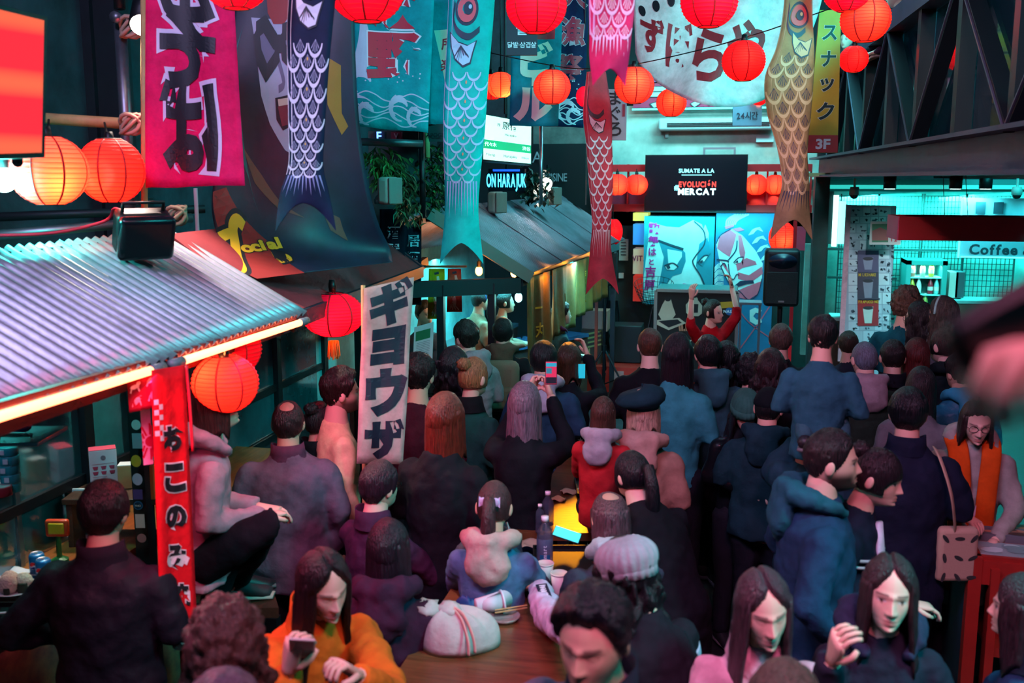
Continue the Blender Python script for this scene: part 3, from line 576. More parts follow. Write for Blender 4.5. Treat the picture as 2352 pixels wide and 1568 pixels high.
# ------------------------------------------------------------------ carp streamers
def koi(name, cl, width, d, label, base, belly, scale_c, line_c, v_head, v_tail, eye=None, fin=None, tailc=None, stripes=None, rows=14, rip=0.012, fan=None, notch=True, ncol=3, tail_lines=True, spot=None, bg=None, z_depth=0.35):
    """cl: centre line pixels top to bottom, width: list of pixel widths"""
    n = len(cl); px2 = spline2([(c[0], c[1], w) for c, w in zip(cl, width)], 1, 8)[0]; N = len(px2) - 1
    def at(v):
        v = min(max(v, 0), 1) * N; i = min(int(v), N - 1); t = v - i; return [px2[i][k] * (1 - t) + px2[i + 1][k] * t for k in range(3)]
    y0, y1 = px2[0][1], px2[-1][1]
    def P(u, v, off=0.0):
        x, y, w = at(v); q = pt(x, y, d); hw = w / 2 * d / F_PX; s = 2 * u - 1
        b = (1 - s * s) ** 0.5 if abs(s) < 1 else 0
        taper = max(0.12, 1 - max(0, v - v_tail) / (1 - v_tail + 1e-6) * 0.95)
        dep = hw * z_depth * b * taper + rip * math.sin(5 * u + 6 * v) * (0.5 + v)
        yo = 0.0
        if notch and v > v_tail:
            k = (v - v_tail) / (1 - v_tail); yo = -hw * 0.9 * k ** 3 * (abs(s) ** 1.5) * 1.1 + hw * 0.55 * k ** 3
        return q + RGT * (s * hw) - FWD * (dep + off) + UP * yo
    def B(u, v):
        x, y, w = at(v); q = pt(x, y, d); hw = w / 2 * d / F_PX; s = 2 * u - 1; b = max(0, 1 - s * s) ** 0.5
        taper = max(0.12, 1 - max(0, v - v_tail) / (1 - v_tail + 1e-6) * 0.95); p = P(u, v); return p + FWD * (2 * hw * z_depth * b * taper + 0.004)
    g = G(); g.grid(lambda u, v: P(1 - u, v), 24, 60); g.grid(B, 24, 60)
    o = build(g, name, cloth(base, 0.6, 0.1), smooth=True, label=label, cat='streamer', group='carp streamers')
    L = (pt(at(0)[0], y0, d) - pt(at(1)[0], y1, d)).length; Q = Print(lambda x, y, l=0: P(x, y, l), None)
    def ppoly(pts, key, lift=0.003): Q.poly(pts, key, lift)
    if belly: 
        n_ = 24; Q.stroke([(0.06 if i < 99 else 0, i / n_ * v_tail) for i in range(n_ + 1)], 0.12, 'belly', 0.002, False)
    dv = (v_tail - v_head) / rows
    for r in range(rows):
        for c in range(ncol + 1):
            u = (c + (0.5 if r % 2 else 0.0)) / ncol; v = v_head + dv * (r + 0.5)
            if u < 0.1 or u > 0.97: continue
            hu, hv = 0.5 / ncol * 0.98, dv * 1.05
            f = lambda a, k: (u + hu * k * math.cos(a), v + hv * k * math.sin(a) * 0.95)
            A = [math.pi * i / 10 for i in range(11)]
            if fan:
                for i in range(5):
                    a = math.pi * (0.18 + 0.16 * i); Q.poly([(u - 0.004, v - hv * 0.25), f(a - 0.1, 0.62), f(a + 0.1, 0.62), (u + 0.004, v - hv * 0.25)], 'fan', 0.0025)
            out = [f(a, 1.0) for a in A]; inn_ = [f(a, 0.86 - 0.14 * math.sin(a)) for a in A]
            for i in range(10): Q.tris('scale', [out[i], out[i + 1], inn_[i + 1], inn_[i]], [(0, 1, 2), (0, 2, 3)], 0.003)
            if spot and c == 1 and r % 2: Q.disc(u, v + 0.002, 0.02, 'spot', 0.006, lift=0.004, n=8)
    if eye:
        eu, ev, es, ec = eye; k = L and (width[0] / (y1 - y0))
        Q.disc(eu, ev, es * 1.25, line_c, es * 1.25 * k * 1.25, 0.003); Q.disc(eu, ev, es, ec, es * k * 1.25, 0.0045); Q.disc(eu + 0.03, ev - 0.004, es * 0.5, line_c, es * k * 0.62, 0.006); Q.disc(eu + 0.07, ev - 0.008, es * 0.18, 'scale', es * k * 0.22, 0.0075)
    if fin:
        fu, fv = fin; Fp = [(fu - 0.26, fv - 0.045), (fu - 0.22, fv + 0.0), (fu - 0.12, fv + 0.035), (fu + 0.05, fv + 0.055), (fu + 0.2, fv + 0.045), (fu + 0.24, fv + 0.015), (fu + 0.3, fv - 0.02), (fu + 0.12, fv - 0.005), (fu - 0.08, fv - 0.015)]
        ctr = (fu, fv + 0.012); ppoly([((p[0] - ctr[0]) * 1.12 + ctr[0], (p[1] - ctr[1]) * 1.16 + ctr[1]) for p in Fp], line_c, 0.004); ppoly(Fp, 'scale', 0.006)
        for i in range(7): Q.stroke([(fu - 0.02, fv - 0.005), (fu - 0.16 + 0.055 * i, fv + 0.032 + 0.01 * math.sin(i))], 0.006, line_c, 0.007)
        Q.stroke([(0.16, fv - 0.15), (0.14, fv - 0.09), (0.26, fv - 0.05), (0.5, fv - 0.035), (0.72, fv - 0.06)], 0.022, line_c, 0.004)
    if tail_lines:
        for i in range(11):
            u = 0.1 + 0.08 * i; Q.poly([(u - 0.022, v_tail + 0.005), (u + 0.022, v_tail + 0.005), (u + (u - 0.5) * 0.1, v_tail + (1 - v_tail) * (0.4 + 0.12 * (i % 2)))], 'tail', 0.003)
    mats_ = {'belly': cloth(belly or base, 0.6, 0.1), 'scale': paint(scale_c), 'fan': paint(fan or scale_c), 'tail': paint(tailc or scale_c), 'spot': paint(spot or scale_c)}
    Q.done(o, mats_, {k: 'print' for k in list(mats_) + [line_c, eye[3] if eye else '']})
    a = pt(at(0)[0], y0, d); build(G().tube([a, Vector((a.x, a.y, a.z + 0.5))], 0.004, 5), 'string', black, o)
    return o
koi('carp_streamer', [(722, -60), (712, 60), (708, 180), (705, 300), (702, 380), (698, 440), (700, 500)], [110, 104, 92, 84, 82, 112, 138], 4.4, 'navy carp streamer with white rimmed scales before the painted poster', '#161c38', '#d8c4d8', '#cfc3d6', '#0e1428', 0.2, 0.72, fin=(0.45, 0.12), fan='#8f8cab', tailc='#8a86b8', rows=11, spot='#d8a040')
koi('carp_streamer', [(1085, -40), (1080, 60), (1072, 180), (1066, 300), (1062, 400), (1060, 490), (1060, 585)], [108, 104, 100, 96, 84, 78, 100], 6.0, 'long teal carp streamer with pale scale rims and a split tail', '#0aa39c', '#a9c8dc', '#9fb4d0', '#10203c', 0.3, 0.69, eye=(0.42, 0.115, 0.2, '#d84a58'), fin=(0.35, 0.24), tailc='#9a9cc8', rows=13, spot='#e08a68')
koi('carp_streamer', [(1370, 165), (1372, 260), (1376, 330), (1380, 420), (1382, 510), (1380, 580), (1384, 660)], [44, 66, 60, 56, 44, 50, 76], 7.9, 'slim red carp streamer hanging over the kiosk roof', '#c2303c', '#e07a78', '#eab0b4', '#30141c', 0.28, 0.7, fin=(0.45, 0.22), tailc='#f0a0a0', rows=13)
koi('carp_streamer', [(1406, -60), (1405, 20), (1402, 80), (1400, 130), (1400, 180)], [108, 104, 96, 90, 76], 3.9, 'short pink and crimson carp tail close overhead', '#c81c50', '#d890b8', '#e89ab8', '#5a1030', 0.0, 0.5, tailc='#e8a8c8', rows=4, spot='#e8b030', z_depth=0.2, fan='#f0a8c0')
koi('carp_streamer', [(1836, -50), (1832, 40), (1826, 110), (1812, 180), (1812, 260), (1820, 340), (1828, 420), (1822, 480), (1820, 530)], [62, 70, 88, 112, 100, 68, 62, 78, 98], 6.2, 'golden brown carp streamer with a big red eye', '#8a6a4a', '#a58a6a', '#b8946e', '#20203c', 0.26, 0.78, eye=(0.5, 0.125, 0.27, '#b84048'), fin=(0.6, 0.235), fan='#2a2038', tailc='#1c1834', rows=11)
# ------------------------------------------------------------------ banners
ink = paint('#11131c'); white_c = cloth('#cfc6cc')
# red-pink banner with black outlined brush writing
bn, S, (w, h), P = sheet('brush_banner', [(333, -60, 5.0), (535, -60, 4.95), (560, 425, 4.9), (331, 432, 5.0)], cloth('#d81456', 0.7), 'tall crimson banner with black brush writing outlined white on a bamboo pole', 'banner', rip=0.012, freq=1.4, ph=0.6)
Q = Print(S, 0.03)
for ch, y, hh in (('ん', .46, .3), ('そ', .17, .37), ('ば', -.23, .42)):
    for off, key, lf in ((.1, 'out', .004), (.05, 'ink', .008)): Q.char(ch, -.01, y, -.27, hh, key, off, lf, False)
Q.done(bn, {'ink': ink, 'out': paint('#cdbfd8')})
# teal wave banner with red characters
bn, S, (w, h), P = sheet('wave_banner', [(808, -60, 7.2), (1000, -60, 7.2), (983, 305, 7.2), (818, 290, 7.2)], cloth('#0a8a92', 0.7), 'teal banner with red characters over white curling waves', 'banner', rip=0.012, freq=1.3)
Q = Print(S, 0.03)
for ch, y in (('秋', 0.36), ('野', -0.04)): Q.char(ch, 0.0, y, 0.34, 0.38, 'out', 0.08); Q.char(ch, 0.0, y, 0.34, 0.38, 'red', 0.05, 0.007)
def waves(Q, w, h, y0, key, rnd):
    for k in range(5):
        y = y0 - 0.045 * k; Q.stroke([(-w / 2 + 0.01 + w * 0.98 * i / 8, y + 0.03 * math.sin(i * 1.3 + k)) for i in range(9)], 0.009, key)
    for x, y, s in ((-w * 0.38, y0 + 0.1, 1.0), (-w * 0.33, y0 - 0.12, 0.8), (w * 0.12, y0 - 0.06, 0.9), (w * 0.33, y0 - 0.12, 0.7)):
        for i in range(5):
            a = i * 0.7; Q.stroke([(x + s * (0.05 + 0.012 * i) * math.cos(a + t * 0.5) , y + s * (0.04 + 0.02 * i) * math.sin(a + t * 0.5)) for t in range(5)], [s * q for q in (0.012, 0.022, 0.03, 0.022, 0.01)], key)
    for i in range(9): Q.disc((rnd.random() - 0.5) * w * 0.8, y0 + 0.1 + rnd.random() * 0.08, 0.006, key, n=8)
waves(Q, w, h, -0.33, 'wave', random.Random(2)); Q.stroke([(-w * 0.42, -0.2), (-w * 0.4, -0.05), (-w * 0.36, 0.1), (-w * 0.38, 0.24)], [0.07, 0.1, 0.08, 0.03], 'wave')
Q.done(bn, {'red': paint('#c8102e'), 'out': paint('#d8d0dc'), 'wave': paint('#b9b4cc')}, {'wave': 'print'})
bn, S, (w, h), P = sheet('teal_banner', [(990, -60, 7.6), (1120, -60, 7.6), (1090, 285, 7.6), (984, 286, 7.6)], cloth('#0a7f90', 0.7), 'plain teal banner with a cream signboard shape, behind the teal carp', 'banner', rip=0.012, freq=1.3, ph=1)
Q = Print(S, 0.03); Q.poly([(-w / 2 + 0.03, 0.14), (0.08, 0.17), (0.08, -0.32), (-0.07, -0.25)], 'cream')
for ch, y in (('所', 0.04), ('楽', -0.12)): Q.char(ch, -0.06, y, 0.09, 0.11, 'red', 0.02, 0.006)
Q.done(bn, {'cream': paint('#e0b8a8'), 'red': paint('#c82030')})
# beer banner
bn, S, (w, h), P = sheet('beer_banner', [(1176, 40, 8.3), (1292, 40, 8.3), (1282, 290, 8.3), (1170, 289, 8.3)], cloth('#0c7080', 0.7), 'teal vertical banner with rounded cream katakana letters', 'banner', rip=0.008, freq=1.2)
Q = Print(S, 0.03); Q.rect(-0.02, 0.27, 0.15, 0.38, 'red', 0.003)
Q.char('ビ', 0.0, 0.1, 0.3, 0.26, 'cream', 0.06, 0.006); Q.rect(-0.03, -0.12, 0.03, -0.02, 'cream', 0.006); Q.char('ル', -0.01, -0.27, 0.3, 0.24, 'cream', 0.06, 0.006); Q.done(bn, {'cream': paint('#d8c0b4'), 'red': paint('#c01028')})
rod('banner_pole', [pt(1243, 288, 8.4), pt(1243, 470, 8.4)], 0.016, steel, 'thin metal pole below the teal beer banner', 'pole')
# navy banner with red characters
bn, S, (w, h), P = sheet('navy_banner', [(1284, -60, 8.8), (1356, -60, 8.8), (1340, 293, 8.8), (1236, 289, 8.8)], cloth('#10193c', 0.7), 'navy banner with red characters and white waves behind the beer banner', 'banner', rip=0.01, freq=1.2, ph=2)
Q = Print(S, 0.03)
for i, ch in enumerate('大漁祭'): Q.char(ch, 0.02, 0.5 - 0.33 * i, 0.24, 0.3, 'out', 0.05); Q.char(ch, 0.02, 0.5 - 0.33 * i, 0.24, 0.3, 'red', 0.03, 0.007)
waves(Q, w * 0.95, h, -0.45, 'wave', random.Random(5)); Q.done(bn, {'red': paint('#a81c38'), 'out': paint('#b8a4b4'), 'wave': paint('#b9b0c4')}, {'wave': 'print'})
# black korean sign
sg, S, (w, h), P = sheet('korean_sign', [(1163, -30, 7.6), (1236, -30, 7.6), (1234, 127, 7.6), (1163, 127, 7.6)], paint('#1a2834'), 'dark slate hanging sign with white Korean lettering', 'sign', t=0.02)
Q = Print(lambda x, y, l=0: S(x, y, l + 0.01)); Q.line('닭발·삼겹살', 0, -h / 2 + 0.075, 0.034, 'w', 0.02, gap=0.03); Q.char('살', 0.0, -h / 2 + 0.2, 0.09, 0.1, 'w', 0.02); Q.done(sg, {'w': paint('#d8dce0')})
rod('hanging_chain', [pt(1232, -120, 7.6), pt(1232, -28, 7.6)], 0.004, black, 'thin chain over the dark Korean sign', 'chain')
# sagging white banner
TL, TR, BR, BL = pt(1452, -60, 8.2), pt(1885, -60, 7.8), pt(1830, 215, 8.0), pt(1452, 165, 8.3)
wb = [(1452, 1452, 1452), ]
def WB(u, v, off=0.0):
    xl = 1453 + 6 * v; xr = 1895 - 80 * v ** 2; bot = 120 + 110 * (4 * u * (1 - u)) ** 0.6 * (1 - 0.12 * (1 - u)) + 40 * u
    y = -70 + (bot + 70) * v; x = xl + (xr - xl) * u; d = 8.2 - 0.3 * u + 0.12 * math.sin(7 * u + 1.5) * v + 0.05 * math.sin(16 * u + 5 * v) - 0.3 * v ** 2 * math.sin(math.pi * u)
    return pt(x, y, d - off)
bn = build(G().slabgrid(WB, 60, 30, 0.003), 'white_banner', cloth('#cfc4c4', 0.8), smooth=True, label='sagging white cloth banner with dull red hiragana', cat='banner')
Q = Print(lambda x, y, l=0: WB(x, y, l), None)
for ch, u, v, wu, hv in (('ず', 0.1, 0.62, 0.12, 0.32), ('ぼ', 0.25, 0.62, 0.13, 0.36), ('ら', 0.43, 0.64, 0.17, 0.36), ('や', 0.62, 0.56, 0.19, 0.36)):
    V, T = GL[ch, 0.035]; a, b, c, d_ = glyph_box(ch, 0.0); V = [(u + ((x - (a + c) / 2) / (c - a)) * wu, v - ((y - (b + d_) / 2) / (d_ - b)) * hv) for x, y in V]; V, T = split_tris(V, T, 0.03); Q.g.setdefault('red', []).append((np.array([tuple(WB(x, y, 0.006)) for x, y in V]), T))
for u, v, r in ((0.045, 0.42, 0.02), (0.12, 0.33, 0.02), (0.2, 0.26, 0.02)):
    V = [(u + r * math.cos(a), v + r * 2.6 * math.sin(a)) for a in (2 * math.pi * i / 14 for i in range(14))]; Q.g.setdefault('ink', []).append((np.array([tuple(WB(x, y, 0.006)) for x, y in V]), [tuple(range(14))]))
Q.done(bn, {'red': paint('#8e1f28'), 'ink': ink})
# yellow sign
sg, S, (w, h), P = sheet('yellow_sign', [(1882, 24, 8.0), (1931, 24, 8.0), (1923, 351, 8.0), (1853, 351, 8.0)], paint('#b8951c'), 'tall yellow hanging sign with black katakana and a red foot', 'sign', t=0.02, bow=0.0)
Q = Print(lambda x, y, l=0: S(x, y, l + 0.01)); Q.rect(-w / 2, -h / 2, w / 2, -h / 2 + 0.14, 'red', 0.002)
for i, ch in enumerate('スナック'): Q.char(ch, 0.005, 0.39 - 0.21 * i, 0.12 if ch != 'ッ' else 0.1, 0.15 if ch != 'ッ' else .12, 'wh', 0.05, 0.003); Q.char(ch, 0.005, 0.39 - 0.21 * i, 0.12 if ch != 'ッ' else 0.1, 0.15 if ch != 'ッ' else .12, 'ink', 0.03, 0.005)
Q.line('3F', 0, -h / 2 + 0.07, 0.075, 'wh2', 0.04); Q.done(sg, {'red': paint('#b01424'), 'ink': ink, 'wh': paint('#d8d4c0'), 'wh2': paint('#d8c8cc')}, {'red': 'foot_band'})
rod('hanging_chain', [pt(1906, -120, 8.0), pt(1906, 26, 8.0)], 0.004, black, 'thin chain over the yellow sign', 'chain')
# tuna sign, 24h sign
sg, S, (w, h), P = sheet('tuna_sign', [(1393, 205, 9.6), (1440, 205, 9.6), (1438, 322, 9.6), (1393, 322, 9.6)], paint('#b4b4bc'), 'white hanging sign with black brush hiragana and a red seal', 'sign', t=0.015)
Q = Print(lambda x, y, l=0: S(x, y, l + 0.009))
for i, ch in enumerate('まぐろ'): Q.char(ch, -0.015, 0.16 - 0.15 * i, 0.12, 0.13, 'ink', 0.02)
Q.rect(0.055, -0.02, 0.08, 0.1, 'red'); Q.done(sg, {'ink': ink, 'red': paint('#b03040')}); rod('hanging_chain', [pt(1416, -120, 9.6), pt(1416, 207, 9.6)], 0.004, black, 'thin chain over the white tuna sign', 'chain')
sg, S, (w, h), P = sheet('korean_hours_sign', [(1684, 205, 10.5), (1751, 205, 10.5), (1749, 289, 10.5), (1682, 289, 10.5)], paint('#a88ca8'), 'mauve hanging sign with maroon numerals and Korean letters', 'sign', t=0.015)
Q = Print(lambda x, y, l=0: S(x, y, l + 0.009)); Q.line('24시간', 0, -0.09, 0.062, 'm', 0.02, squeeze=0.9); Q.done(sg, {'m': paint('#5a1838')}); rod('hanging_chain', [pt(1716, -120, 10.5), pt(1716, 207, 10.5)], 0.004, black, 'thin chain over the mauve Korean sign', 'chain')
# gyoza banner
bn, S, (w, h), P = sheet('gyoza_banner', [(836, 662, 5.2), (950, 636, 5.3), (925, 1066, 5.3), (818, 1064, 5.2)], cloth('#a98f88', 0.75), 'tall cream banner with heavy navy brush katakana', 'banner', rip=0.01, freq=1.0, cross=0.006)
Q = Print(S, 0.03)
for ch, y, s in (('ギ', 0.37, 1), ('ョ', 0.14, 0.8), ('ウ', -0.1, 1), ('ザ', -0.35, 1)): Q.char(ch, 0.012, y, 0.19 * s, 0.22 * s, 'ink', 0.07, 0.005)
Q.done(bn, {'ink': paint('#141228')})
# painted poster draped over the red roof
rows = [(545, 812, -60, 5.75, 5.75), (530, 815, 80, 5.75, 5.75), (512, 822, 240, 5.75, 5.8), (495, 838, 380, 5.75, 5.85), (487, 862, 490, 5.65, 5.95), (520, 895, 585, 5.45, 6.1), (588, 902, 640, 5.25, 6.05)]
rows = spline2(rows, 1, 6)[0]
def PO(u, v, off=0.0):
    k = min(max(v, 0), 1) * (len(rows) - 1); i = min(int(k), len(rows) - 2); t = k - i; L, R, y, d0, d1 = [rows[i][c] * (1 - t) + rows[i + 1][c] * t for c in range(5)]
    yy = y + (-38 * u * max(0, v - 0.72) / 0.28 if v > 0.72 else 0); return pt(L + (R - L) * u, yy, d0 + (d1 - d0) * u - off - 0.015 * math.sin(9 * u + 4 * v))
po = build(G().slabgrid(PO, 30, 50, 0.003), 'painted_poster', mat('poster_dark', '#0c1220', 0.5, col2='#1a2238', vscale=3), smooth=True, label='long dark painted poster of a shouting white face draped onto the red roof', cat='poster')
def ppx(px, py):
    """pixel -> (u,v) on the poster"""
    ys = [r[2] for r in rows]; v = np.interp(py, ys, np.linspace(0, 1, len(rows))); L = np.interp(v, np.linspace(0, 1, len(rows)), [r[0] for r in rows]); Rr = np.interp(v, np.linspace(0, 1, len(rows)), [r[1] for r in rows])
    return ((px - L) / (Rr - L), float(v))
Q = Print(lambda x, y, l=0: PO(x, y, l), 0.06)
pp = lambda pts: [ppx(*p) for p in pts]
Q.poly(pp([(700, 640), (590, 655), (520, 600), (500, 520), (489, 440), (520, 430), (560, 500), (620, 560)]), 'red', 0.003)
Q.poly(pp([(560, 55), (545, 110), (548, 200), (560, 330), (600, 500), (575, 420), (540, 300), (528, 150)]), 'teal', 0.003)
Q.poly(pp([(577, 40), (640, 45), (720, 30), (740, 150), (730, 330), (690, 365), (655, 345), (620, 285), (600, 220), (592, 150), (585, 90)]), 'face', 0.004)
Q.poly(pp([(612, -10), (665, -10), (668, 30), (652, 55), (628, 55), (615, 30)]), 'red2', 0.006)
Q.poly(pp([(592, 75), (606, 62), (628, 95), (640, 120), (627, 140), (612, 165), (598, 130)]), 'shade', 0.006); Q.poly(pp([(655, 85), (700, 70), (720, 100), (715, 140), (672, 145), (655, 120)]), 'shade', 0.006)
for a in ([(588, 70), (608, 55), (632, 95), (638, 128), (612, 168), (595, 130), (588, 70)], [(648, 75), (690, 60), (722, 80), (722, 140), (680, 150), (652, 120), (648, 75)], [(632, 100), (650, 100)]): Q.stroke(pp(a), 0.045, 'ink', 0.008, False)
Q.stroke(pp([(640, 140), (652, 190), (640, 205)]), 0.02, 'shade', 0.006); Q.poly(pp([(632, 225), (662, 218), (672, 250), (668, 290), (650, 300), (635, 275)]), 'ink', 0.006)
Q.poly(pp([(638, 245), (664, 240), (664, 285), (648, 290)]), 'mouth', 0.008); Q.poly(pp([(638, 228), (662, 224), (662, 240), (640, 244)]), 'teeth', 0.009)
Q.poly(pp([(750, 130), (783, 150), (785, 260), (800, 290), (785, 310), (752, 240)]), 'ochre', 0.004); Q.poly(pp([(560, 340), (600, 400), (650, 470), (700, 500), (640, 480), (585, 420)]), 'brown', 0.004)
Q.poly(pp([(740, 480), (760, 530), (800, 560), (780, 500)]), 'brown', 0.004)
for k_, col, wd in (('gold', 'gold', 0.05), ('ink2', 'ink', 0.09)):
    Q.stroke(pp([(560, 520), (545, 505), (535, 520), (540, 560), (552, 610), (540, 618), (520, 590), (515, 570)]), wd, col, 0.009 if k_ == 'gold' else 0.006); Q.stroke(pp([(505, 545), (530, 535), (545, 540)]), wd * 0.8, col, 0.009 if k_ == 'gold' else 0.006); Q.stroke(pp([(625, 588), (650, 592), (665, 600), (640, 605)]), wd * 0.6, col, 0.009 if k_ == 'gold' else 0.006)
a0, a1 = ppx(560, 565), ppx(630, 572)
for i, ch in enumerate('ocial'):
    for off, col, lf in ((0.09, 'ink', 0.007), (0.05, 'gold', 0.01)):
        V, T = GL[ch, off]; b = glyph_box(ch, 0.0); kx, ky = 0.13, -0.11; uu = a0[0] - .02 + i * 0.062 - (.02 if i > 2 else 0); vv = a0[1] + 0.03 - .004 * i
        Q.tris(col, [(uu + (x - b[0]) * kx, vv + y * ky * 0.6) for x, y in V], T, lf)
Q.done(po, {'red': paint('#7a1c1c'), 'red2': paint('#8e1a18'), 'face': paint('#9a98b4'), 'shade': paint('#5a5874'), 'ink': ink, 'mouth': paint('#6a2430'), 'teeth': paint('#c8a8a0'), 'teal': paint('#12585c'), 'ochre': paint('#8a6a18'), 'brown': paint('#5a4034'), 'gold': paint('#c8961c')}, {k: 'print' for k in ('red', 'red2', 'face', 'shade', 'mouth', 'teeth', 'teal', 'ochre', 'brown', 'ink')})
rod('banner_pole', [Vector((pt(822, 900, 5.22).x, pt(822, 900, 5.22).y, 0)), pt(834, 655, 5.22)], .012, bamboo, 'thin pole carrying the cream gyoza banner', 'pole')
def on(Y, px, py):
    p = pty(px, py, Y); return lambda x, y, l=0: p + Vector((x, -l, y))
# ------------------------------------------------------------------ tiled kiosk in the middle
KB, KC, KA = ptz(1218, 627, 2.0), ptz(1434, 553, 2.0), ptz(985, 478, 2.56); KD = KA + (KC - KB); kd = (KC - KB); kd.z = 0; kd.normalize(); KU = KA - KB; kin = Vector((KU.x, KU.y, 0)).normalized()
kio = empty('kiosk', ((KB + KD) / 2) * 1.0, 'open food kiosk with fine ribbed grey roof, black posts and warm lamps', 'kiosk'); kio.location.z = 0; WLOC[kio.name].z = 0
tile_g = mat('ribbed_roof', '#7d7480', 0.55, 0.25, var=0.3, vscale=2.5, bump=0.2, bscale=30)
for k in range(4):
    a, b = k / 4, min(1, k / 4 + 0.252); z = UP * 0.006 * k
    corrugated('roof_sheet', KA.lerp(KD, a) + z, KA.lerp(KD, b) + z, KB.lerp(KC, b) + z, KB.lerp(KC, a) + z, 22, 0.009, tile_g, kio, 4)
KA2 = KA + kin * 1.1 - UP * 0.5; KD2 = KD + kin * 1.1 - UP * 0.5
corrugated('roof_sheet', KD, KA, KA2, KD2, 60, 0.009, tile_g, kio, 2)
kf = mat('kiosk_beam', '#161a20', 0.5); build(G().bar(KA - UP * .04, KB - UP * .04, 0.06, 0.1), 'gable_beam', mat('pale_beam', '#6a6058', 0.6), kio)
build(G().bar(KB - UP * .06 + kin * .1, KC - UP * .06 + kin * .1, 0.06, 0.1), 'eave_beam', kf, kio); build(G().bar(KB + kin * .1 - UP * .1, KB + kin * 1.3 - UP * .1, 0.07, 0.13), 'tie_beam', kf, kio); build(G().bar(KA - UP * .06, KD - UP * .06, 0.06, 0.1), 'ridge_beam', kf, kio)
for q in (KB + kin * .35, KB + kin * .8, KB + kin * 1.25, KB + kd * 1.5 + kin * .15, KC + kin * .15, KC + kin * 1.2): build(G().bar((q.x, q.y, 0), (q.x, q.y, 1.93), 0.06, 0.06), 'post', kf, kio)
ctop = mat('counter_top', '#3a5a78', 0.18, 0.0, spec=0.7); cfr = mat('counter_front', '#4a3024', 0.6, var=0.3, vscale=8)
def counter(a, b, w, z, name, lab, m1=ctop):
    t = empty(name, (a + b) / 2, lab, 'counter'); t.location.z = 0; WLOC[t.name].z = 0
    n = (b - a).normalized().cross(UP); a, b = Vector((a.x, a.y, z)), Vector((b.x, b.y, z))
    build(G().bar(a, b, w, 0.04), 'worktop', m1, t); build(G().bar(a - UP * (z / 2 + .01) + n * w * .42, b - UP * (z / 2 + .01) + n * w * .42, 0.04, z - .04), 'front_panel', cfr, t); build(G().bar(a - UP * (z / 2 + .01) - n * w * .42, b - UP * (z / 2 + .01) - n * w * .42, 0.04, z - .04), 'back_panel', cfr, t)
counter(ptz(1135, 800, .95), ptz(1318, 765, .95), 0.45, 0.95, 'kiosk_counter', 'blue-lit counter along the open side of the kiosk')
counter(ptz(985, 815, .95), ptz(1075, 790, .95), 0.5, 0.95, 'kiosk_counter', 'short counter lit blue at the near end of the kiosk')
counter(KB + kin * 1.68 + kd * .6, KC + kin * 1.68, 0.4, 1.0, 'kiosk_counter', 'rear kitchen counter of the kiosk under teal lamps', mat('steel_top', '#8aa0a8', 0.3, 0.6))
build(G().bar(KB + kin * 1.95 - kd * .3 + UP * -.9, KC + kin * 1.95 - UP * .9, 0.05, 2.1), 'wall_kiosk', mat('kiosk_back', '#6fa8ac', 0.7, var=0.4, vscale=2), kind='structure')
lamp('kiosk_tube', 'AREA', (KB + KC) / 2 + kin * .9 - UP * .05, '#58e8f0', 130, 2.6, (KB + KC) / 2 + kin * .9 - UP * 2, size_y=.12)
lamp('kiosk_blue', 'SPOT', KB + kd * 2.2 + kin * .5 - UP * .05, '#2a8cff', 90, .06, ptz(1255, 780, .95), 80, .5)
# warm bulbs hung under the tie beam
for px, py, c, lab in ((1100, 622, '#ff8a2c', 'warm orange bulb hanging under the kiosk beam'), (1181, 626, '#ff9a3c', 'warm bulb at the kiosk corner beside the gold curtains'), (1191, 683, '#7ff5ee', 'glowing cyan bulb below the kiosk corner')):
    c0 = pt(px, py, 9.3); b = empty('light_bulb', c0, lab, 'bulb', 'kiosk bulbs'); build(G().ell(c0, (.035, .035, .045), 12, 8), 'globe', glow(c, 40.0), b, True); build(G().lathe([(.02, .03), (.02, .09)], 8, c0), 'socket', black, b); build(G().tube([c0 + UP * .08, Vector((c0.x, c0.y, 2.06))], .005, 5), 'cord', black, b)
    lamp('bulb_light', 'POINT', c0 - FWD * .12, c, 10, .05)
# gold noren curtains along the eave
nor = mat('noren', '#6a4a1c', 0.75, bump=.2, bscale=120, var=.3, vscale=5)
for i, (a, b, bot, tx) in enumerate(((.0, .17, .78, '一丸'), (.18, .4, .66, '居酒'), (.41, .6, .6, '屋丸'), (.61, .8, .55, '酒一'))):
    A, B = KB.lerp(KC, a) + kin * .03 - UP * .05, KB.lerp(KC, b) + kin * .03 - UP * .05
    o, S, (w, h), P = sheet('noren_curtain', [A, B, B - UP * bot, A - UP * bot], nor, 'gold-brown shop curtain panel with yellow writing, ' + ('at the near kiosk corner', 'next to the corner panel', 'third from the kiosk corner', 'last before the red carp')[i], 'curtain', rip=.03, freq=2.2, ph=i, group='noren curtains')
    Q = Print(S, .05)
    if i % 2 == 0:
        for k, ch in enumerate(tx): Q.char(ch, -.02, .1 - .2 * k, .13, .17, 'y', .02, .008)
    else: Q.rect(-.05, -.02, .03, .06, 'y', .008); Q.rect(-.03, -.14, .0, -.06, 'y', .008); Q.rect(-.05, -.2, .02, -.17, 'y', .008)
    Q.done(o, {'y': paint('#d8a82c')})
for t in (.12, .36, .62): lamp('eave_warm', 'POINT', KB.lerp(KC, t) - kin * .06 - UP * .08, '#ffa028', 5, .05)
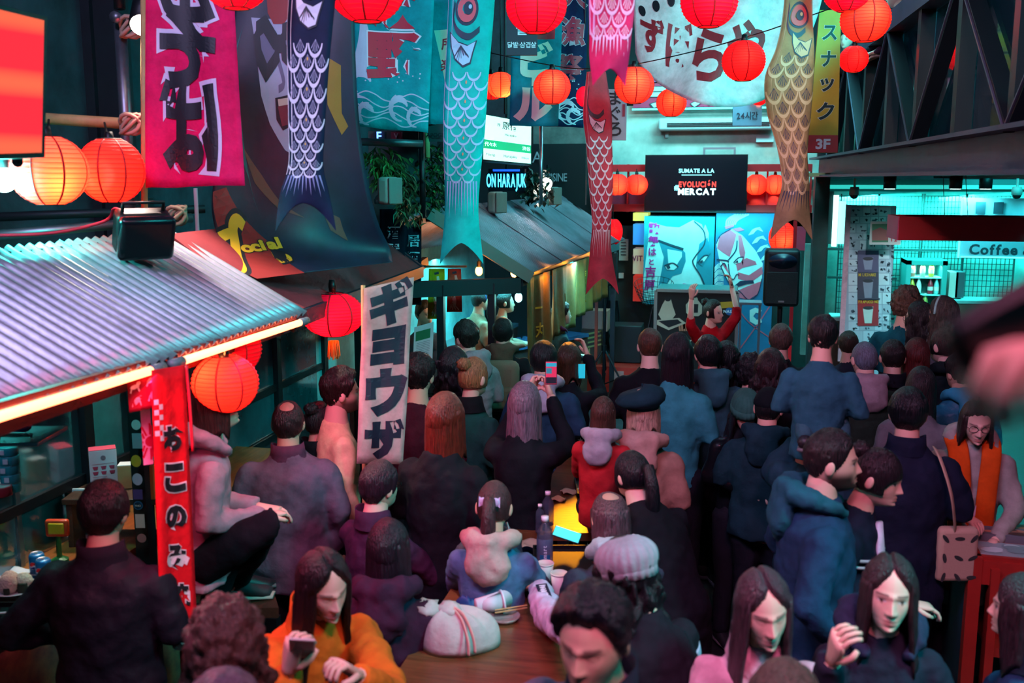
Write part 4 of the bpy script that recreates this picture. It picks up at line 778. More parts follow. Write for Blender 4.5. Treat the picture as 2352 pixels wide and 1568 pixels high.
# cloth pieces hung at the gable end
for px, w_, y1, c, lab, ac in ((1003, 36, 732, '#b88a14', 'yellow hanging cloth with a pale carp at the kiosk end', '#d8c0a8'), (1044, 30, 716, '#c8402c', 'orange-red hanging cloth with a line drawn carp at the kiosk end', '#e89080')):
    o, S, (w, h), P = sheet('hanging_cloth', [(px - w_ / 2, 617, 8.7), (px + w_ / 2, 617, 8.7), (px + w_ / 2 + 3, y1, 8.7), (px - w_ / 2 - 3, y1, 8.7)], cloth(c), lab, 'cloth', rip=.008)
    Q = Print(S, .05); Q.stroke([(.01, h * .35), (.02, h * .1), (-.01, -h * .1), (.0, -h * .25), (-.02, -h * .4)], [.02, .035, .03, .03, .05], 'f', .006); Q.stroke([(.02, h * .42), (-.02, h * .4)], .02, 'd', .006)
    for k in range(4): Q.stroke([(-.01, -h * .3), (-.04 + .025 * k, -h * .45)], .008, 'f', .006)
    Q.done(o, {'f': paint(ac), 'd': ink}, {'f': 'print', 'd': 'print'})
rod('cloth_rail', [pt(978, 612, 8.7), pt(1072, 612, 8.7)], .01, bamboo, 'thin bamboo rail holding the kiosk end cloths', 'pole')
build(G().bar(KB + kin * 1.3 - UP * .1, pt(978, 600, 8.75), .05, .08), 'tie_beam', kf, kio)
# dark flags with white writing left of the kiosk
for i, (x0, x1, y0, y1, tx) in enumerate(((872, 930, 480, 660, '酒屋'), (925, 968, 490, 700, '居酒屋丸'))):
    o, S, (w, h), P = sheet('dark_flag', [(x0, y0, 8.0 + .3 * i), (x1, y0, 8.0 + .3 * i), (x1, y1, 8.0 + .3 * i), (x0, y1, 8.0 + .3 * i)], cloth('#0e1222'), ('black flag with small white characters behind the red roof end', 'black pennant with white characters beside the kiosk')[i], 'flag', rip=.015)
    Q = Print(S, .05)
    for k, ch in enumerate(tx): Q.char(ch, .01, h * .2 - .14 * k, .1, .11, 'w', .02, .007)
    Q.done(o, {'w': paint('#b8b4c4')})
rod('scaffold_pipe', [pt(862, 462, 7.9), pt(985, 458, 8.2)], .022, pipe, 'short pipe end tied with orange tape by the kiosk ridge', 'pipe', group='scaffold pipes')
rod('scaffold_pipe', [pt(820, 325, 7.4), pt(970, 330, 7.6)], .028, pipe, 'dark pipe running under the teal wave banner', 'pipe', group='scaffold pipes')
rod('scaffold_pipe', [pt(968, 290, 7.7), pt(972, 500, 7.7)], .024, black, 'upright black pipe beside the hanging leaves', 'pipe', group='scaffold pipes')
rod('bamboo_pole', [pt(981, 285, 7.65), pt(982, 362, 7.65)], .02, bamboo, 'short bamboo stub under the teal banner', 'pole')
px_thing('grey_panel', 848, 300, 962, 520, 7.94, .03, mat('grey_panel', '#3c3638', .8, var=.3), 'dark grey board behind the ferns and pipes', 'board')
px_thing('notice_board', 978, 285, 1022, 325, 7.45, .02, mat('dark_board', '#33383c', .7), 'grey board with dark lettering under the teal banner', 'board')
Q = Print(lambda x, y, l=0: pty(1000, 310, 7.43) + Vector((x, -l, y))); Q.line('APOGE', 0, 0, .03, 'i', .02); Q.done(bpy.data.objects['notice_board'], {'i': ink})
# foliage
def leaves(name, pts, n, r, size, cols, label, seed, narrow=.35):
    rnd = random.Random(seed); g = [G() for _ in cols]; root = empty(name, pts[-1], label, 'plant')
    for i in range(n):
        t = rnd.random() * (len(pts) - 1); k = int(t); p = pts[k].lerp(pts[k + 1], t - k) + Vector((rnd.gauss(0, r), rnd.gauss(0, r), rnd.gauss(0, r * .6)))
        a = rnd.random() * 6.28; d = Vector((math.cos(a), math.sin(a), -.3 - rnd.random())).normalized(); x = d.cross(UP).normalized(); s = size * (.6 + .8 * rnd.random()); nrm = x.cross(d)
        g[rnd.randrange(len(cols))].add([tuple(p), tuple(p + d * s * .5 + x * s * narrow + nrm * s * .1), tuple(p + d * s - nrm * s * .1), tuple(p + d * s * .5 - x * s * narrow + nrm * s * .1)], [(0, 1, 2), (0, 2, 3)])
    for q, c in zip(g, cols): build(q, 'foliage', mat('leaf_' + c, c, .5), root, kind='stuff')
    build(G().tube(pts, .006, 5), 'stem', wood_d, root)
leaves('hanging_vine', [pt(990, 335, 8.2), pt(995, 420, 8.2), pt(1002, 480, 8.2)], 320, .06, .055, ('#1f4a24', '#123018', '#2c6a34'), 'dark green vine with small round leaves hanging by the kiosk ridge', 3)
leaves('hanging_fern', [pt(862, 345, 7.6), pt(880, 385, 7.6), pt(890, 410, 7.6)], 240, .06, .09, ('#5a7a3c', '#3a5a30'), 'feathery pale green fern hanging above the white speaker', 4, .12)
leaves('hanging_fern', [pt(915, 370, 7.7), pt(932, 430, 7.7), pt(935, 500, 7.7)], 260, .05, .09, ('#5a6a48', '#36482e'), 'grey-green drooping fern beside the white speaker', 5, .12)
leaves('hanging_vine', [pt(1225, 395, 10.2), pt(1235, 430, 10.2), pt(1228, 455, 10.2)], 260, .08, .07, ('#14241c', '#203a2c'), 'dark bushy plant beside the bright flood lamp', 6)
# small wall speakers
def wall_speaker(px, py, d, s, lab, yaw):
    c = pt(px, py, d); a = math.radians(yaw); f = -FWD * math.cos(a) + RGT * math.sin(a); R = oriented(f); t = empty('wall_speaker', c, lab, 'speaker', 'pale wall speakers'); m = mat('cream_plastic', '#a9a49c', .5)
    rbox(c, (s * .8, s * .55, s), R, 'cabinet', m, t, s * .15); rbox(c + f * s * .3, (s * .78, s * .1, s * .96), R, 'grille', mat('grille_grey', '#7d7a74', .7, bump=.4, bscale=200), t, s * .06)
    build(G().tube([c - f * s * .2, c - f * s * .55 - UP * s * .3], s * .1, 8), 'bracket', steel, t)
wall_speaker(893, 438, 7.3, .2, 'pale speaker with teal side above the black flags', 60); wall_speaker(1140, 465, 9.3, .2, 'pale speaker standing on the kiosk roof near the lit letters', 50); wall_speaker(1270, 450, 10.6, .19, 'pale speaker on the kiosk roof below the bright flood lamp', 50)
# bright flood lamp
c = pt(1257, 419, 10.3); t = empty('flood_lamp', c, 'round flood lamp glaring white over the kiosk roof', 'lamp'); R = oriented(-FWD); f = -FWD + RGT * -.3 - UP * .3
build(G().tube([c - f * .08, c, c + f * .03], [.05, .065, .07], 16), 'housing', black, t, True); build(G().tube([c + f * .03, c + f * .036], .06, 16), 'lamp_face', glow('#fff6ec', 60.0), t, True)
build(G().tube([c - f * .06, pt(1258, 380, 10.6)], .014, 6), 'bracket', black, t); lamp('flood_light', 'SPOT', c + f * .08, '#fff0e4', 120, .06, pt(1180, 540, 9.6), 100, .6)
# station style light sign and blue LED board, on a dark frame
sf = empty('station_sign', pt(1160, 320, 9.4), 'backlit white and green railway station sign with Japanese names', 'sign')
S, (w, h), P = patch(pt(1105, 262, 9.3), pt(1218, 283, 9.5), pt(1217, 380, 9.5), pt(1104, 370, 9.3)); build(G().slabgrid(P, 1, 1, .08), 'light_box', black, sf)
Q = Print(lambda x, y, l=0: S(x, y, l + .042)); Q.rect(-w / 2 + .01, -h / 2 + .01, w / 2 - .01, h / 2 - .01, 'lit', .002); Q.rect(-w / 2 + .01, -.1, w / 2 - .01, -.02, 'green', .004)
Q.line('原宿', .02, .13, .055, 'i', .01, .005); Q.line('Harajuku', .03, .05, .022, 'i', .01, .005); Q.line('代々木', -w / 2 + .08, -.06, .03, 'w', .01, .006); Q.line('渋谷', w / 2 - .06, -.06, .03, 'w', .01, .006); Q.line('Harajuku', .03, -.15, .026, 'i', .01, .005); Q.line('Yoyogi', -w / 2 + .08, -.15, .022, 'i', .01, .005); Q.line('Shibuya', w / 2 - .07, -.15, .018, 'i', .01, .005); Q.line('19', -.09, .13, .03, 'i', .01, .005)
Q.done(sf, {'lit': glow('#c8fff0', 1.3), 'green': glow('#18b87c', .9), 'i': ink, 'w': glow('#d8fff4', 1.5)}, {'lit': 'lit_face', 'green': 'green_band'})
px_thing('led_board', 1122, 388, 1205, 438, 10.0, .08, mat('led_black', '#06101c', .3), 'black LED board with glowing blue letters', 'sign'); lb = bpy.data.objects['led_board']
Q = Print(lambda x, y, l=0: pty(1163, 414, 9.99) + Vector((x, -l, y))); Q.line('ON HARAJUK', 0, 0, .13, 'b', .02, squeeze=.33, gap=.1); Q.rect(-.14, .09, .14, .11, 'b2'); Q.done(lb, {'b': glow('#3cc8ff', 5.0), 'b2': glow('#1a5cff', 1.6)})
build(G().tube([pt(1160, 262, 9.4), pt(1160, -130, 9.4)], .012, 6), 'hanging_rod', black, sf); build(G().tube([pty(1163, 390, 10.04), pty(1163, -150, 10.04)], .012, 6), 'hanging_rod', black, lb)
px_thing('facade_board', 1218, 330, 1345, 470, 12.5, .1, mat('facade', '#0b161a', .7), 'black shop fascia with white serif letters', 'sign'); fb = bpy.data.objects['facade_board']
Q = Print(lambda x, y, l=0: pty(1275, 407, 12.48) + Vector((x, -l, y))); Q.line('CUISINE', -.02, 0, .1, 'w', 0.0, squeeze=.72, gap=.09); Q.char('A', -.23, .25, .13, .15, 'w'); Q.done(fb, {'w': paint('#a8b0b8')})
px_thing('pillar_kiosk', 1120, 240, 1215, 600, 12.6, .3, mat('facade2', '#15181c', .8), kind='structure')
px_thing('pillar_grey', 1110, -60, 1160, 300, 11.5, .3, mat('beam_grey', '#3c3c44', .8, var=.3), kind='structure')
px_thing('wall_shelf_panel', 1225, 230, 1345, 330, 12.6, .1, mat('beige', '#6c6a66', .8, var=.3), kind='structure')
fs = px_thing('neon_sign', 858, 302, 884, 325, 7.9, .045, paint('#141428'), 'small dark sign with a glowing blue letter under the wave banner', 'sign'); Q = Print(on(7.89, 871, 313)); Q.char('F', 0, 0, .05, .07, 'b', .02); Q.done(fs, {'b': glow('#5a8cff', 4.0)})
fs = px_thing('neon_sign', 898, 303, 922, 322, 7.9, .045, paint('#8a1c34'), 'small red sign with a letter beside the blue letter sign', 'sign'); Q = Print(on(7.89, 910, 312)); Q.char('V', 0, 0, .04, .04, 'w', .02); Q.done(fs, {'w': paint('#d0a0a8')})
# ------------------------------------------------------------------ back wall: signs, air conditioner, TV, mural
def on(Y, px, py): 
    p = pty(px, py, Y); return lambda x, y, l=0: p + Vector((x, -l, y))
def pxS(Y, rx=1):
    """print surface addressed directly in pixels"""
    return lambda x, y, l=0: pty(x, y, Y - l)
def PP(parent, Y, shapes, mats, name='print'):
    Q = Print(pxS(Y)); 
    for f, a, k, l in shapes: getattr(Q, f)(*a, k, l) if f == 'poly' else Q.stroke(a[0], a[1], k, l)
    Q.done(parent, mats, {k: name for k in mats})
ms = empty('menu_light_box', pty(1560, 247, 14.3), 'pink shop light box with white ramen lettering and a teal tube', 'sign')
px_thing('box', 1455, 190, 1657, 246, 14.3, .25, paint('#b02050'), parent=ms); px_thing('tube', 1452, 246, 1882, 250, 14.28, .03, glow('#58e8d8', 2.2), parent=ms)
Q = Print(on(14.28, 1580, 222)); Q.line('ラーメン', .05, 0, .22, 'd', .08, .004, squeeze=1.0, gap=.0); Q.line('ラーメン', .05, 0, .22, 'w', .05, .008, gap=.06); Q.done(ms, {'d': paint('#0c3038'), 'w': paint('#b8d8d0')})
px_thing('sign_board', 1662, 190, 1800, 244, 14.3, .12, paint('#173f3c'), 'dark green board beside the pink ramen light box', 'sign')
px_thing('poster', 1480, 150, 1535, 188, 14.4, .03, paint('#7a58a0'), 'lilac poster above the pink ramen light box', 'poster')
# air conditioner
acn = empty('air_conditioner', pty(1640, 298, 14.2), 'long white wall air conditioner with dark louvres', 'air conditioner'); acw = mat('ac_white', '#b9c4c8', .45)
c, s = pbox(1512, 270, 1776, 298, 14.2, .28); bevel(build(G().box(c, s), 'housing', acw, acn), .03)
for k in range(3):
    c, s = pbox(1532, 281 + 3.6 * k, 1768, 282.8 + 3.6 * k, 14.185, .02); build(G().box(c, s), 'louvre', black, acn)
px_thing('socket_box', 1528, 304, 1535, 316, 14.45, .05, acw, 'small white socket box under the air conditioner', 'socket')
px_thing('router', 1737, 313, 1777, 326, 14.4, .1, acw, 'white router box under the air conditioner end', 'router')
wf = empty('wall_bracket', pty(1654, 345, 14.4), 'grey metal bracket frame above the TV', 'bracket')
for a in ((1615, 338, 1690, 343), (1615, 343, 1620, 356), (1685, 343, 1690, 356)): px_thing('rail', *a, 14.3, .03, steel, parent=wf)
# TV
tv = empty('television', pty(1599, 487, 13.9), 'large wall TV showing white and red campaign lettering', 'tv')
px_thing('bezel', 1481, 355, 1716, 488, 13.9, .08, black, parent=tv); px_thing('screen', 1484, 357.5, 1713, 484, 13.89, .012, mat('tv_glass', '#05070f', .35, spec=.35, emit='#0a1228', es=.25), parent=tv)
Q = Print(on(13.885, 1599, 420)); k = 13.9 / 2287; L = lambda py: (420 - py) * 1.0 * (pty(1599, 400, 13.9).z - pty(1599, 420, 13.9).z) / 20; U = lambda px: (px - 1599) * (pty(1609, 420, 13.9).x - pty(1599, 420, 13.9).x) / 10
Q.line('SUMATE A LA', 0, L(392), L(388) - L(397), 't', .03, squeeze=.95); Q.rect(U(1565), L(402.6), U(1634), L(401), 't'); Q.line('EVOLUCIÓN', U(1602), L(423), L(417) - L(429), 'r', .045, squeeze=.78, gap=.09); Q.line('MERCAT', U(1601), L(440), L(433) - L(446.5), 'w', .045, squeeze=1.0, gap=.09); Q.line('#', U(1554), L(430), .065, 't', .045)
Q.done(bpy.data.objects['screen'] if 'screen' in bpy.data.objects else tv, {'t': glow('#9ff5ff', 1.3), 'r': glow('#ff4038', 1.2), 'w': glow('#e0fbff', 1.6)})
# red beam frame behind the TV
rf = empty('red_beam_frame', pty(1630, 487, 14.1), 'pair of long red painted beams running behind the TV', 'frame')
redb = mat('red_beam', '#c0141c', .5, var=.08)
for y in (377, 470): px_thing('beam', 1398, y, 1865, y + 17, 14.1, .16, redb, parent=rf)
for x in (1398, 1440, 1760, 1860): px_thing('upright', x, 377, x + 4, 487, 14.2, .1, redb, parent=rf)
px_thing('pink_board', 1400, 440, 1480, 470, 14.3, .04, paint('#7a2444'), 'dusky pink board behind the first pair of framed lanterns', 'board'); px_thing('pink_board', 1716, 440, 1800, 470, 14.3, .04, paint('#a04468'), 'pink board behind the second pair of framed lanterns', 'board')
px_thing('wall_green', 1398, 487, 1895, 920, 14.5, .1, dgreen, kind='structure')
# illuminated boxes left of the mural
for y0, y1, x1, c, e, lab in ((489, 507, 1488, '#c8c85a', .8, 'yellow-green glowing box under the red beam'), (515, 562, 1490, '#2878c0', .7, 'blue glowing box beside the mural'), (572, 629, 1484, '#b89c84', .4, 'cream glowing box with maroon letters beside the mural'), (634, 692, 1482, '#c02820', .5, 'red glowing box beside the wire chair')):
    o = px_thing('light_box', 1454, y0, x1, y1, 14.1, .4, glow(c, e), lab, 'light box', group='glowing boxes beside the mural')
    if y0 == 572: Q = Print(on(14.08, 1470, 593)); Q.line('VITA', .0, 0, .075, 'm', .03, squeeze=.85); Q.done(o, {'m': paint('#8a1048')})
px_thing('notice_paper', 1422, 549, 1443, 598, 14.45, .01, paint('#8fb4b4'), 'pale printed notice on the dark green wall', 'paper')
for k in range(5): px_thing('print', 1426, 556 + 7 * k, 1438, 558 + 7 * k, 14.44, .004, ink, parent=bpy.data.objects['notice_paper'])
px_thing('wall_socket', 1421, 627, 1432, 639, 14.45, .04, paint('#a8c4c4'), 'small pale socket plate on the dark green wall', 'socket')
# mural panels
mu = empty('mural_panel', pty(1565, 690, 13.95), 'turquoise and white mural panel of a calm painted mask with pink script', 'mural'); c, s = pbox(1478, 497, 1639, 700, 13.95, .5); build(G().box(c, s), 'board', paint('#0f8296'), mu)
m2 = empty('mural_panel', pty(1700, 800, 13.95), 'blue mural panel of a scowling kabuki face striped pink and white', 'mural'); c, s = pbox(1640, 490, 1775, 830, 13.95, .5); build(G().box(c, s), 'board', paint('#0f6f9a'), m2)
E_ = [('poly', ([(1492, 509), (1530, 520), (1560, 522), (1592, 505), (1612, 515), (1622, 545), (1605, 580), (1598, 610), (1610, 640), (1620, 668), (1480, 690), (1478, 640), (1488, 560)],), 'w', .004),
 ('poly', ([(1512, 552), (1560, 566), (1574, 580), (1575, 600), (1565, 628), (1545, 634), (1530, 655), (1520, 690), (1505, 690), (1520, 620), (1525, 590)],), 't', .006), ('poly', ([(1533, 572), (1566, 578), (1566, 590), (1552, 612), (1535, 605)],), 'w', .008),
 ('poly', ([(1620, 515), (1628, 535), (1627, 560), (1600, 580), (1607, 548)],), 'w', .006), ('poly', ([(1606, 560), (1625, 545), (1632, 580), (1612, 610), (1600, 600)],), 't', .007), ('poly', ([(1606, 600), (1616, 588), (1626, 587), (1618, 600)],), 'w', .009), ('poly', ([(1528, 612), (1545, 606), (1556, 613), (1548, 620), (1532, 619)],), 'w', .010),
 ('stroke', ([(1594, 508), (1616, 530), (1618, 560), (1596, 590), (1592, 605), (1610, 635), (1622, 665)], 3), 'k', .010), ('stroke', ([(1512, 552), (1545, 564), (1570, 572)], 5), 'k', .010), ('stroke', ([(1526, 610), (1545, 604), (1558, 613)], 3), 'k', .012), ('stroke', ([(1604, 602), (1616, 588), (1627, 586)], 3), 'k', .012), ('poly', ([(1545, 668), (1570, 650), (1600, 658), (1612, 680), (1560, 690)],), 'p', .009), ('stroke', ([(1558, 680), (1568, 660), (1590, 655)], 4), 't', .011), ('poly', ([(1530, 611), (1537, 607), (1540, 615), (1534, 618)],), 'k', .013), ('poly', ([(1608, 600), (1614, 596), (1614, 602), (1609, 604)],), 'k', .013)]
PP(mu, 13.95, E_, {'w': paint('#a9d8d8'), 't': paint('#0c7c92'), 'k': paint('#0c3848'), 'p': paint('#c890b0')})
Q = Print(pxS(13.95))
for i, (ch, y, sz) in enumerate((('歌', 524, 26), ('舞', 553, 24), ('は', 578, 20), ('と', 601, 16), ('吉', 624, 26), ('原', 655, 26))):
    V, T = GL[ch, .03]; a, b, c_, d = glyph_box(ch, 0.0); x = 1503 - 2.2 * i; Q.tris('m', [(x + (vx - (a + c_) / 2) * sz, y - (vy - (b + d) / 2) * sz) for vx, vy in V], T, .012)
Q.done(mu, {'m': paint('#c01878')})
K = [('poly', ([(1645, 560), (1655, 540), (1680, 525), (1705, 540), (1735, 575), (1752, 605), (1750, 640), (1740, 675), (1720, 688), (1700, 670), (1675, 650), (1655, 610)],), 'w', .004),
 ('poly', ([(1647, 570), (1652, 545), (1676, 526), (1692, 538), (1686, 560), (1676, 590), (1660, 580)],), 'p', .006), ('poly', ([(1695, 540), (1703, 540), (1712, 580), (1706, 610), (1698, 580)],), 'p', .006), ('poly', ([(1690, 605), (1715, 592), (1735, 600), (1738, 607), (1705, 615), (1694, 622)],), 'p', .006), ('poly', ([(1695, 625), (1720, 632), (1750, 612), (1752, 628), (1725, 648), (1695, 640)],), 'p', .006), ('poly', ([(1692, 668), (1715, 658), (1750, 645), (1740, 675), (1720, 688), (1700, 684)],), 'p', .006), ('poly', ([(1656, 600), (1668, 608), (1675, 630), (1664, 615)],), 'p', .006), ('poly', ([(1680, 526), (1700, 522), (1710, 528), (1695, 532)],), 'p', .007),
 ('stroke', ([(1693, 552), (1690, 575), (1672, 598)], 3), 'k', .009), ('stroke', ([(1646, 596), (1668, 598), (1674, 602)], 3), 'k', .009), ('poly', ([(1685, 602), (1695, 593), (1706, 592), (1702, 602), (1690, 606)],), 'w', .009), ('stroke', ([(1685, 603), (1696, 592), (1708, 590)], 2.5), 'k', .011), ('poly', ([(1688, 603), (1694, 597), (1696, 603)],), 'k', .012), ('stroke', ([(1655, 612), (1663, 604), (1668, 612)], 2.5), 'k', .011), ('stroke', ([(1673, 605), (1676, 630), (1684, 642), (1692, 630), (1698, 632)], 2.2), 'k', .010), ('poly', ([(1688, 655), (1700, 645), (1730, 643), (1732, 650), (1715, 652), (1697, 658)],), 'k', .010), ('stroke', ([(1645, 560), (1655, 540), (1680, 525)], 2), 'k', .009), ('stroke', ([(1655, 610), (1675, 650), (1700, 670), (1720, 688), (1740, 675), (1750, 640)], 2), 'k', .009)]
rnd = random.Random(1)
for j, (ox, oy) in enumerate(((1720, 530), (1728, 550), (1738, 570), (1746, 590))):
    for i in range(4): K.append(('stroke', ([(ox + 3 * i, oy + 10 - i), (ox + 10 + 3 * i, oy - 3), (ox + 26 + 2 * i, oy - 8 + 3 * i)], 1.8), 'w', .005))
for j in range(5):
    for i in range(4): K.append(('stroke', ([(1641, 615 + 14 * j + 3 * i), (1650, 606 + 14 * j + 3 * i), (1662, 608 + 14 * j + 3 * i)], 1.5), 'w', .003))
for i in range(6): K.append(('stroke', ([(1668 + 4 * i, 526 - 2 * i), (1670 + 5 * i, 505), (1690 + 6 * i, 492)], 3.2), 'c', .006))
K += [('poly', ([(1664, 520), (1684, 515), (1686, 520), (1668, 526)],), 'p', .008), ('stroke', ([(1690, 700), (1720, 740), (1775, 780)], 2.5), 'p', .004), ('stroke', ([(1770, 700), (1740, 745), (1700, 800)], 2.5), 'p', .004), ('poly', ([(1722, 712), (1735, 706), (1750, 712), (1746, 720), (1736, 718), (1730, 726), (1738, 734), (1748, 732), (1750, 740), (1736, 746), (1722, 738)],), 'w', .005)]
PP(m2, 13.95, K, {'w': paint('#b4dcdc'), 'p': paint('#d06078'), 'k': paint('#0c2c48'), 'c': paint('#b8b490')})
lamp('mural_light', 'AREA', pty(1620, 492, 13.72), '#58eef4', 30, 1.8, pty(1620, 620, 13.95), size_y=.15)
lamp('wall_light', 'AREA', pty(1620, 130, 13.0), '#8cf0ee', 60, 2.2, pty(1620, 380, 14.5), size_y=.2)
# stage riser, boxes, flight case, stand, speakers
rs = empty('stage_riser', pty(1400, 912, 12.9) , 'low red stage box with a pale front panel', 'riser'); rs.location.z = 0; WLOC[rs.name].z = 0
c, s = pbox(1335, 838, 1760, 905, 12.9, 1.0); c = (c[0], c[1], .17); s = (s[0], s[1], .34); build(G().box(c, s), 'body', mat('riser_red', '#b8281c', .5, var=.15), rs); c, s = pbox(1399, 852, 1432, 908, 12.89, .015); build(G().box((c[0], c[1], .16), (s[0], s[1], .26)), 'panel', paint('#b07c74'), rs)
bevel(build(G().box((pty(1438, 800, 13.2).x, 13.4, .6), (.4, .4, .5)), 'subwoofer', mat('sub_black', '#0a0d12', .6), label='black square subwoofer standing on the red stage box', cat='speaker'), .01)
def stack_box(name, px0, y0, px1, y1, Y, m, lab, cat): c, s = pbox(px0, y0, px1, y1, Y, .3); return build(G().box(c, s), name, m, label=lab, cat=cat)
o = stack_box('pink_crate', 1337, 714, 1395, 760, 13.2, paint('#b86a5c'), 'salmon box above the striped crate', 'box')
o = stack_box('striped_crate', 1335, 757, 1382, 836, 13.1, paint('#4a2c20'), 'crate of stacked striped boards beside the tripod', 'crate')
Q = Print(pxS(13.1))
for k in range(7): Q.poly([(1336, 768 + 10 * k), (1381, 758 + 10 * k), (1381, 762 + 10 * k), (1336, 772 + 10 * k)], 'y', .006) if k < 4 else Q.poly([(1338 + 7 * (k - 4), 800), (1341 + 7 * (k - 4), 800), (1341 + 7 * (k - 4), 834), (1338 + 7 * (k - 4), 834)], 'y', .006)
Q.done(o, {'y': paint('#b89a58')}, {'y': 'stripe'})
px_thing('red_pole', 1366, 640, 1372.5, 838, 12.75, .04, paint('#c03018'), 'upright red pole beside the tripod stand', 'pole')
fc = empty('flight_case', pty(1598, 830, 12.7), 'black DJ flight case with aluminium edges covered in stickers', 'case'); c, s = pbox(1505, 668, 1692, 832, 12.7, .6); z0, z1 = .34, c[2] + s[2] / 2
build(G().box((c[0], c[1], (z0 + z1) / 2), (s[0], .6, z1 - z0)), 'body', mat('case_black', '#0c0d12', .5), fc)
al = mat('aluminium', '#a9a4a6', .35, .8)
x0, x1 = c[0] - s[0] / 2, c[0] + s[0] / 2
for x in (x0, x1): build(G().box((x, 12.69, (z0 + z1) / 2), (.04, .04, z1 - z0)), 'edge_profile', al, fc)
for z in (z0 + .02, z1): build(G().box((c[0], 12.69, z), (s[0], .04, .04)), 'edge_profile', al, fc)
build(G().box((c[0], 13.0, z1 + .012), (s[0] * .98, .56, .02)), 'lid', mat('teal_lid', '#1c5f60', .4), fc)
Q = Print(pxS(12.695))
Q.poly([(1521, 700), (1529, 686), (1541, 686), (1545, 702), (1552, 722), (1542, 735), (1520, 735), (1512, 722)], 'cream', .004); Q.disc(1534, 690, 7, 'cream', 9, .005); Q.poly([(1506, 735), (1560, 730), (1576, 742), (1536, 758), (1508, 745)], 'cream', .005); Q.poly([(1512, 737), (1556, 733), (1566, 741), (1536, 752)], 'dk', .007); Q.disc(1534, 686, 7, 'dk', 6, .007)
Q.poly([(1575, 700), (1583, 690), (1604, 690), (1613, 702), (1612, 720), (1604, 726), (1584, 726), (1576, 718)], 'cream', .004); Q.disc(1594, 688, 9, 'cream', 8, .005); Q.poly([(1583, 698), (1604, 698), (1603, 718), (1585, 718)], 'dk', .007); Q.disc(1594, 680, 8, 'dk', 4, .007)
Q.poly([(1650, 694), (1683, 692), (1684, 706), (1655, 708)], 'gold', .004); Q.disc(1675, 715, 9, 'blue', 9, .005); Q.rect(1570, 742, 1578, 755, 'skin', .004)
for i in range(5): Q.stroke([(1562 + 5 * i, 760), (1560 + 6 * i, 744 - (i % 3) * 2)], 4, 'skin', .004)
for i, x in enumerate((1535, 1552, 1590)): Q.stroke([(x + 8 * math.cos(a), 790 + 9 * math.sin(a)) for a in [k * .7 for k in range(10)]], 3, 'cream', .004)
V = []; 
Q.done(fc, {'cream': paint('#c0a898'), 'dk': ink, 'gold': paint('#c88a28'), 'blue': paint('#1c5fa0'), 'skin': paint('#c07860')}, {k: 'sticker' for k in ('cream', 'dk', 'gold', 'blue', 'skin')})
Q = Print(on(12.68, 1675, 715)); Q.line('NASA', 0, 0, .035, 'w', .03); Q.done(fc, {'w': paint('#d8e4ec')})
# tube stand
st = empty('metal_side_table', pty(1725, 830, 12.6), 'tall thin grey metal stand beside the flight case', 'stand'); st.location.z = 0; WLOC[st.name].z = 0
tl = pty(1698, 697, 12.5); tr = pty(1750, 697, 12.5); build(G().box(((tl.x + tr.x) / 2, 12.65, tl.z), (tr.x - tl.x, .3, .03)), 'top', steel, st)
for x in (tl.x + .02, tr.x - .02):
    for y in (12.52, 12.78): build(G().box((x, y, tl.z / 2), (.025, .025, tl.z)), 'leg', steel, st)
# loudspeaker on stand (right) and tripod with speaker (left)
def pa_speaker(x0, y0, x1, y1, Y, lab):
    c, s = pbox(x0, y0, x1, y1, Y, .34); t = empty('loudspeaker', (c[0], c[1], c[2] - s[2] / 2), lab, 'speaker'); m = mat('pa_black', '#10131c', .5)
    bevel(build(G().box(c, s), 'cabinet', m, t), .05, 4); g = build(G().box((c[0], Y - .004, c[2] - s[2] * .17), (s[0] * .88, .02, s[2] * .56)), 'grille', mat('pa_grille', '#161219', .75, bump=.5, bscale=220), t); bevel(g, .008)
    R = []
    for k in range(5): f = 1 - k * .12; R.append([(c[0] + s[0] * .4 * f * math.cos(a), Y - .012 + .025 * k, c[2] + s[2] * .3 + s[2] * .13 * f * math.sin(a)) for a in (2 * math.pi * i / 20 for i in range(20))])
    build(G().rings(R), 'horn', mat('horn', '#1a2238', .35), t, True); build(G().box((c[0], Y - .02, c[2] - s[2] * .4), (s[0] * .16, .01, .018)), 'badge', al, t)
    return c, s
c, s = pa_speaker(1755, 573, 1838, 705, 11.4, 'black loudspeaker high on a stand in front of the mural')
sd = empty('speaker_stand', (c[0], 11.55, 0), 'black stand pole under the mural loudspeaker', 'stand'); build(G().tube([(c[0], 11.55, .02), (c[0], 11.55, c[2] - s[2] / 2)], .03, 10), 'pole', black, sd); build(G().lathe([(.3, 0), (.3, .02), (.03, .03)], 20, (c[0], 11.55, 0)), 'base_plate', black, sd)
px_thing('red_pole', 1814, 470, 1822, 960, 12.4, .05, paint('#d01424'), 'tall red post rising behind the mural loudspeaker', 'pole')
px_thing('trim_3', 1844, 560, 1862, 815, 13.2, .1, mat('pale_teal', '#6fb0a8', .7, var=.2), kind='structure'); px_thing('pillar_green', 1862, 405, 1895, 900, 12.9, .3, dgreen, kind='structure')
px_thing('round_sign', 1822, 520, 1850, 575, 13.16, .03, paint('#b84868'), 'pink framed dark sign behind the red post', 'sign')
tp = ptz(1386, 908, 0.0); tr_ = empty('tripod_stand', tp, 'black tripod speaker stand on the floor by the stage box', 'stand'); hz = pt(1384, 812, 12.5).z
top = Vector((tp.x, tp.y, pt(1384, 655, tp.dot(FWD)).z)); build(G().tube([tp + UP * .12, top], .02, 10), 'pole', black, tr_); build(G().lathe([(.035, 0), (.035, .08)], 10, (tp.x, tp.y, hz - .04)), 'collar', black, tr_)
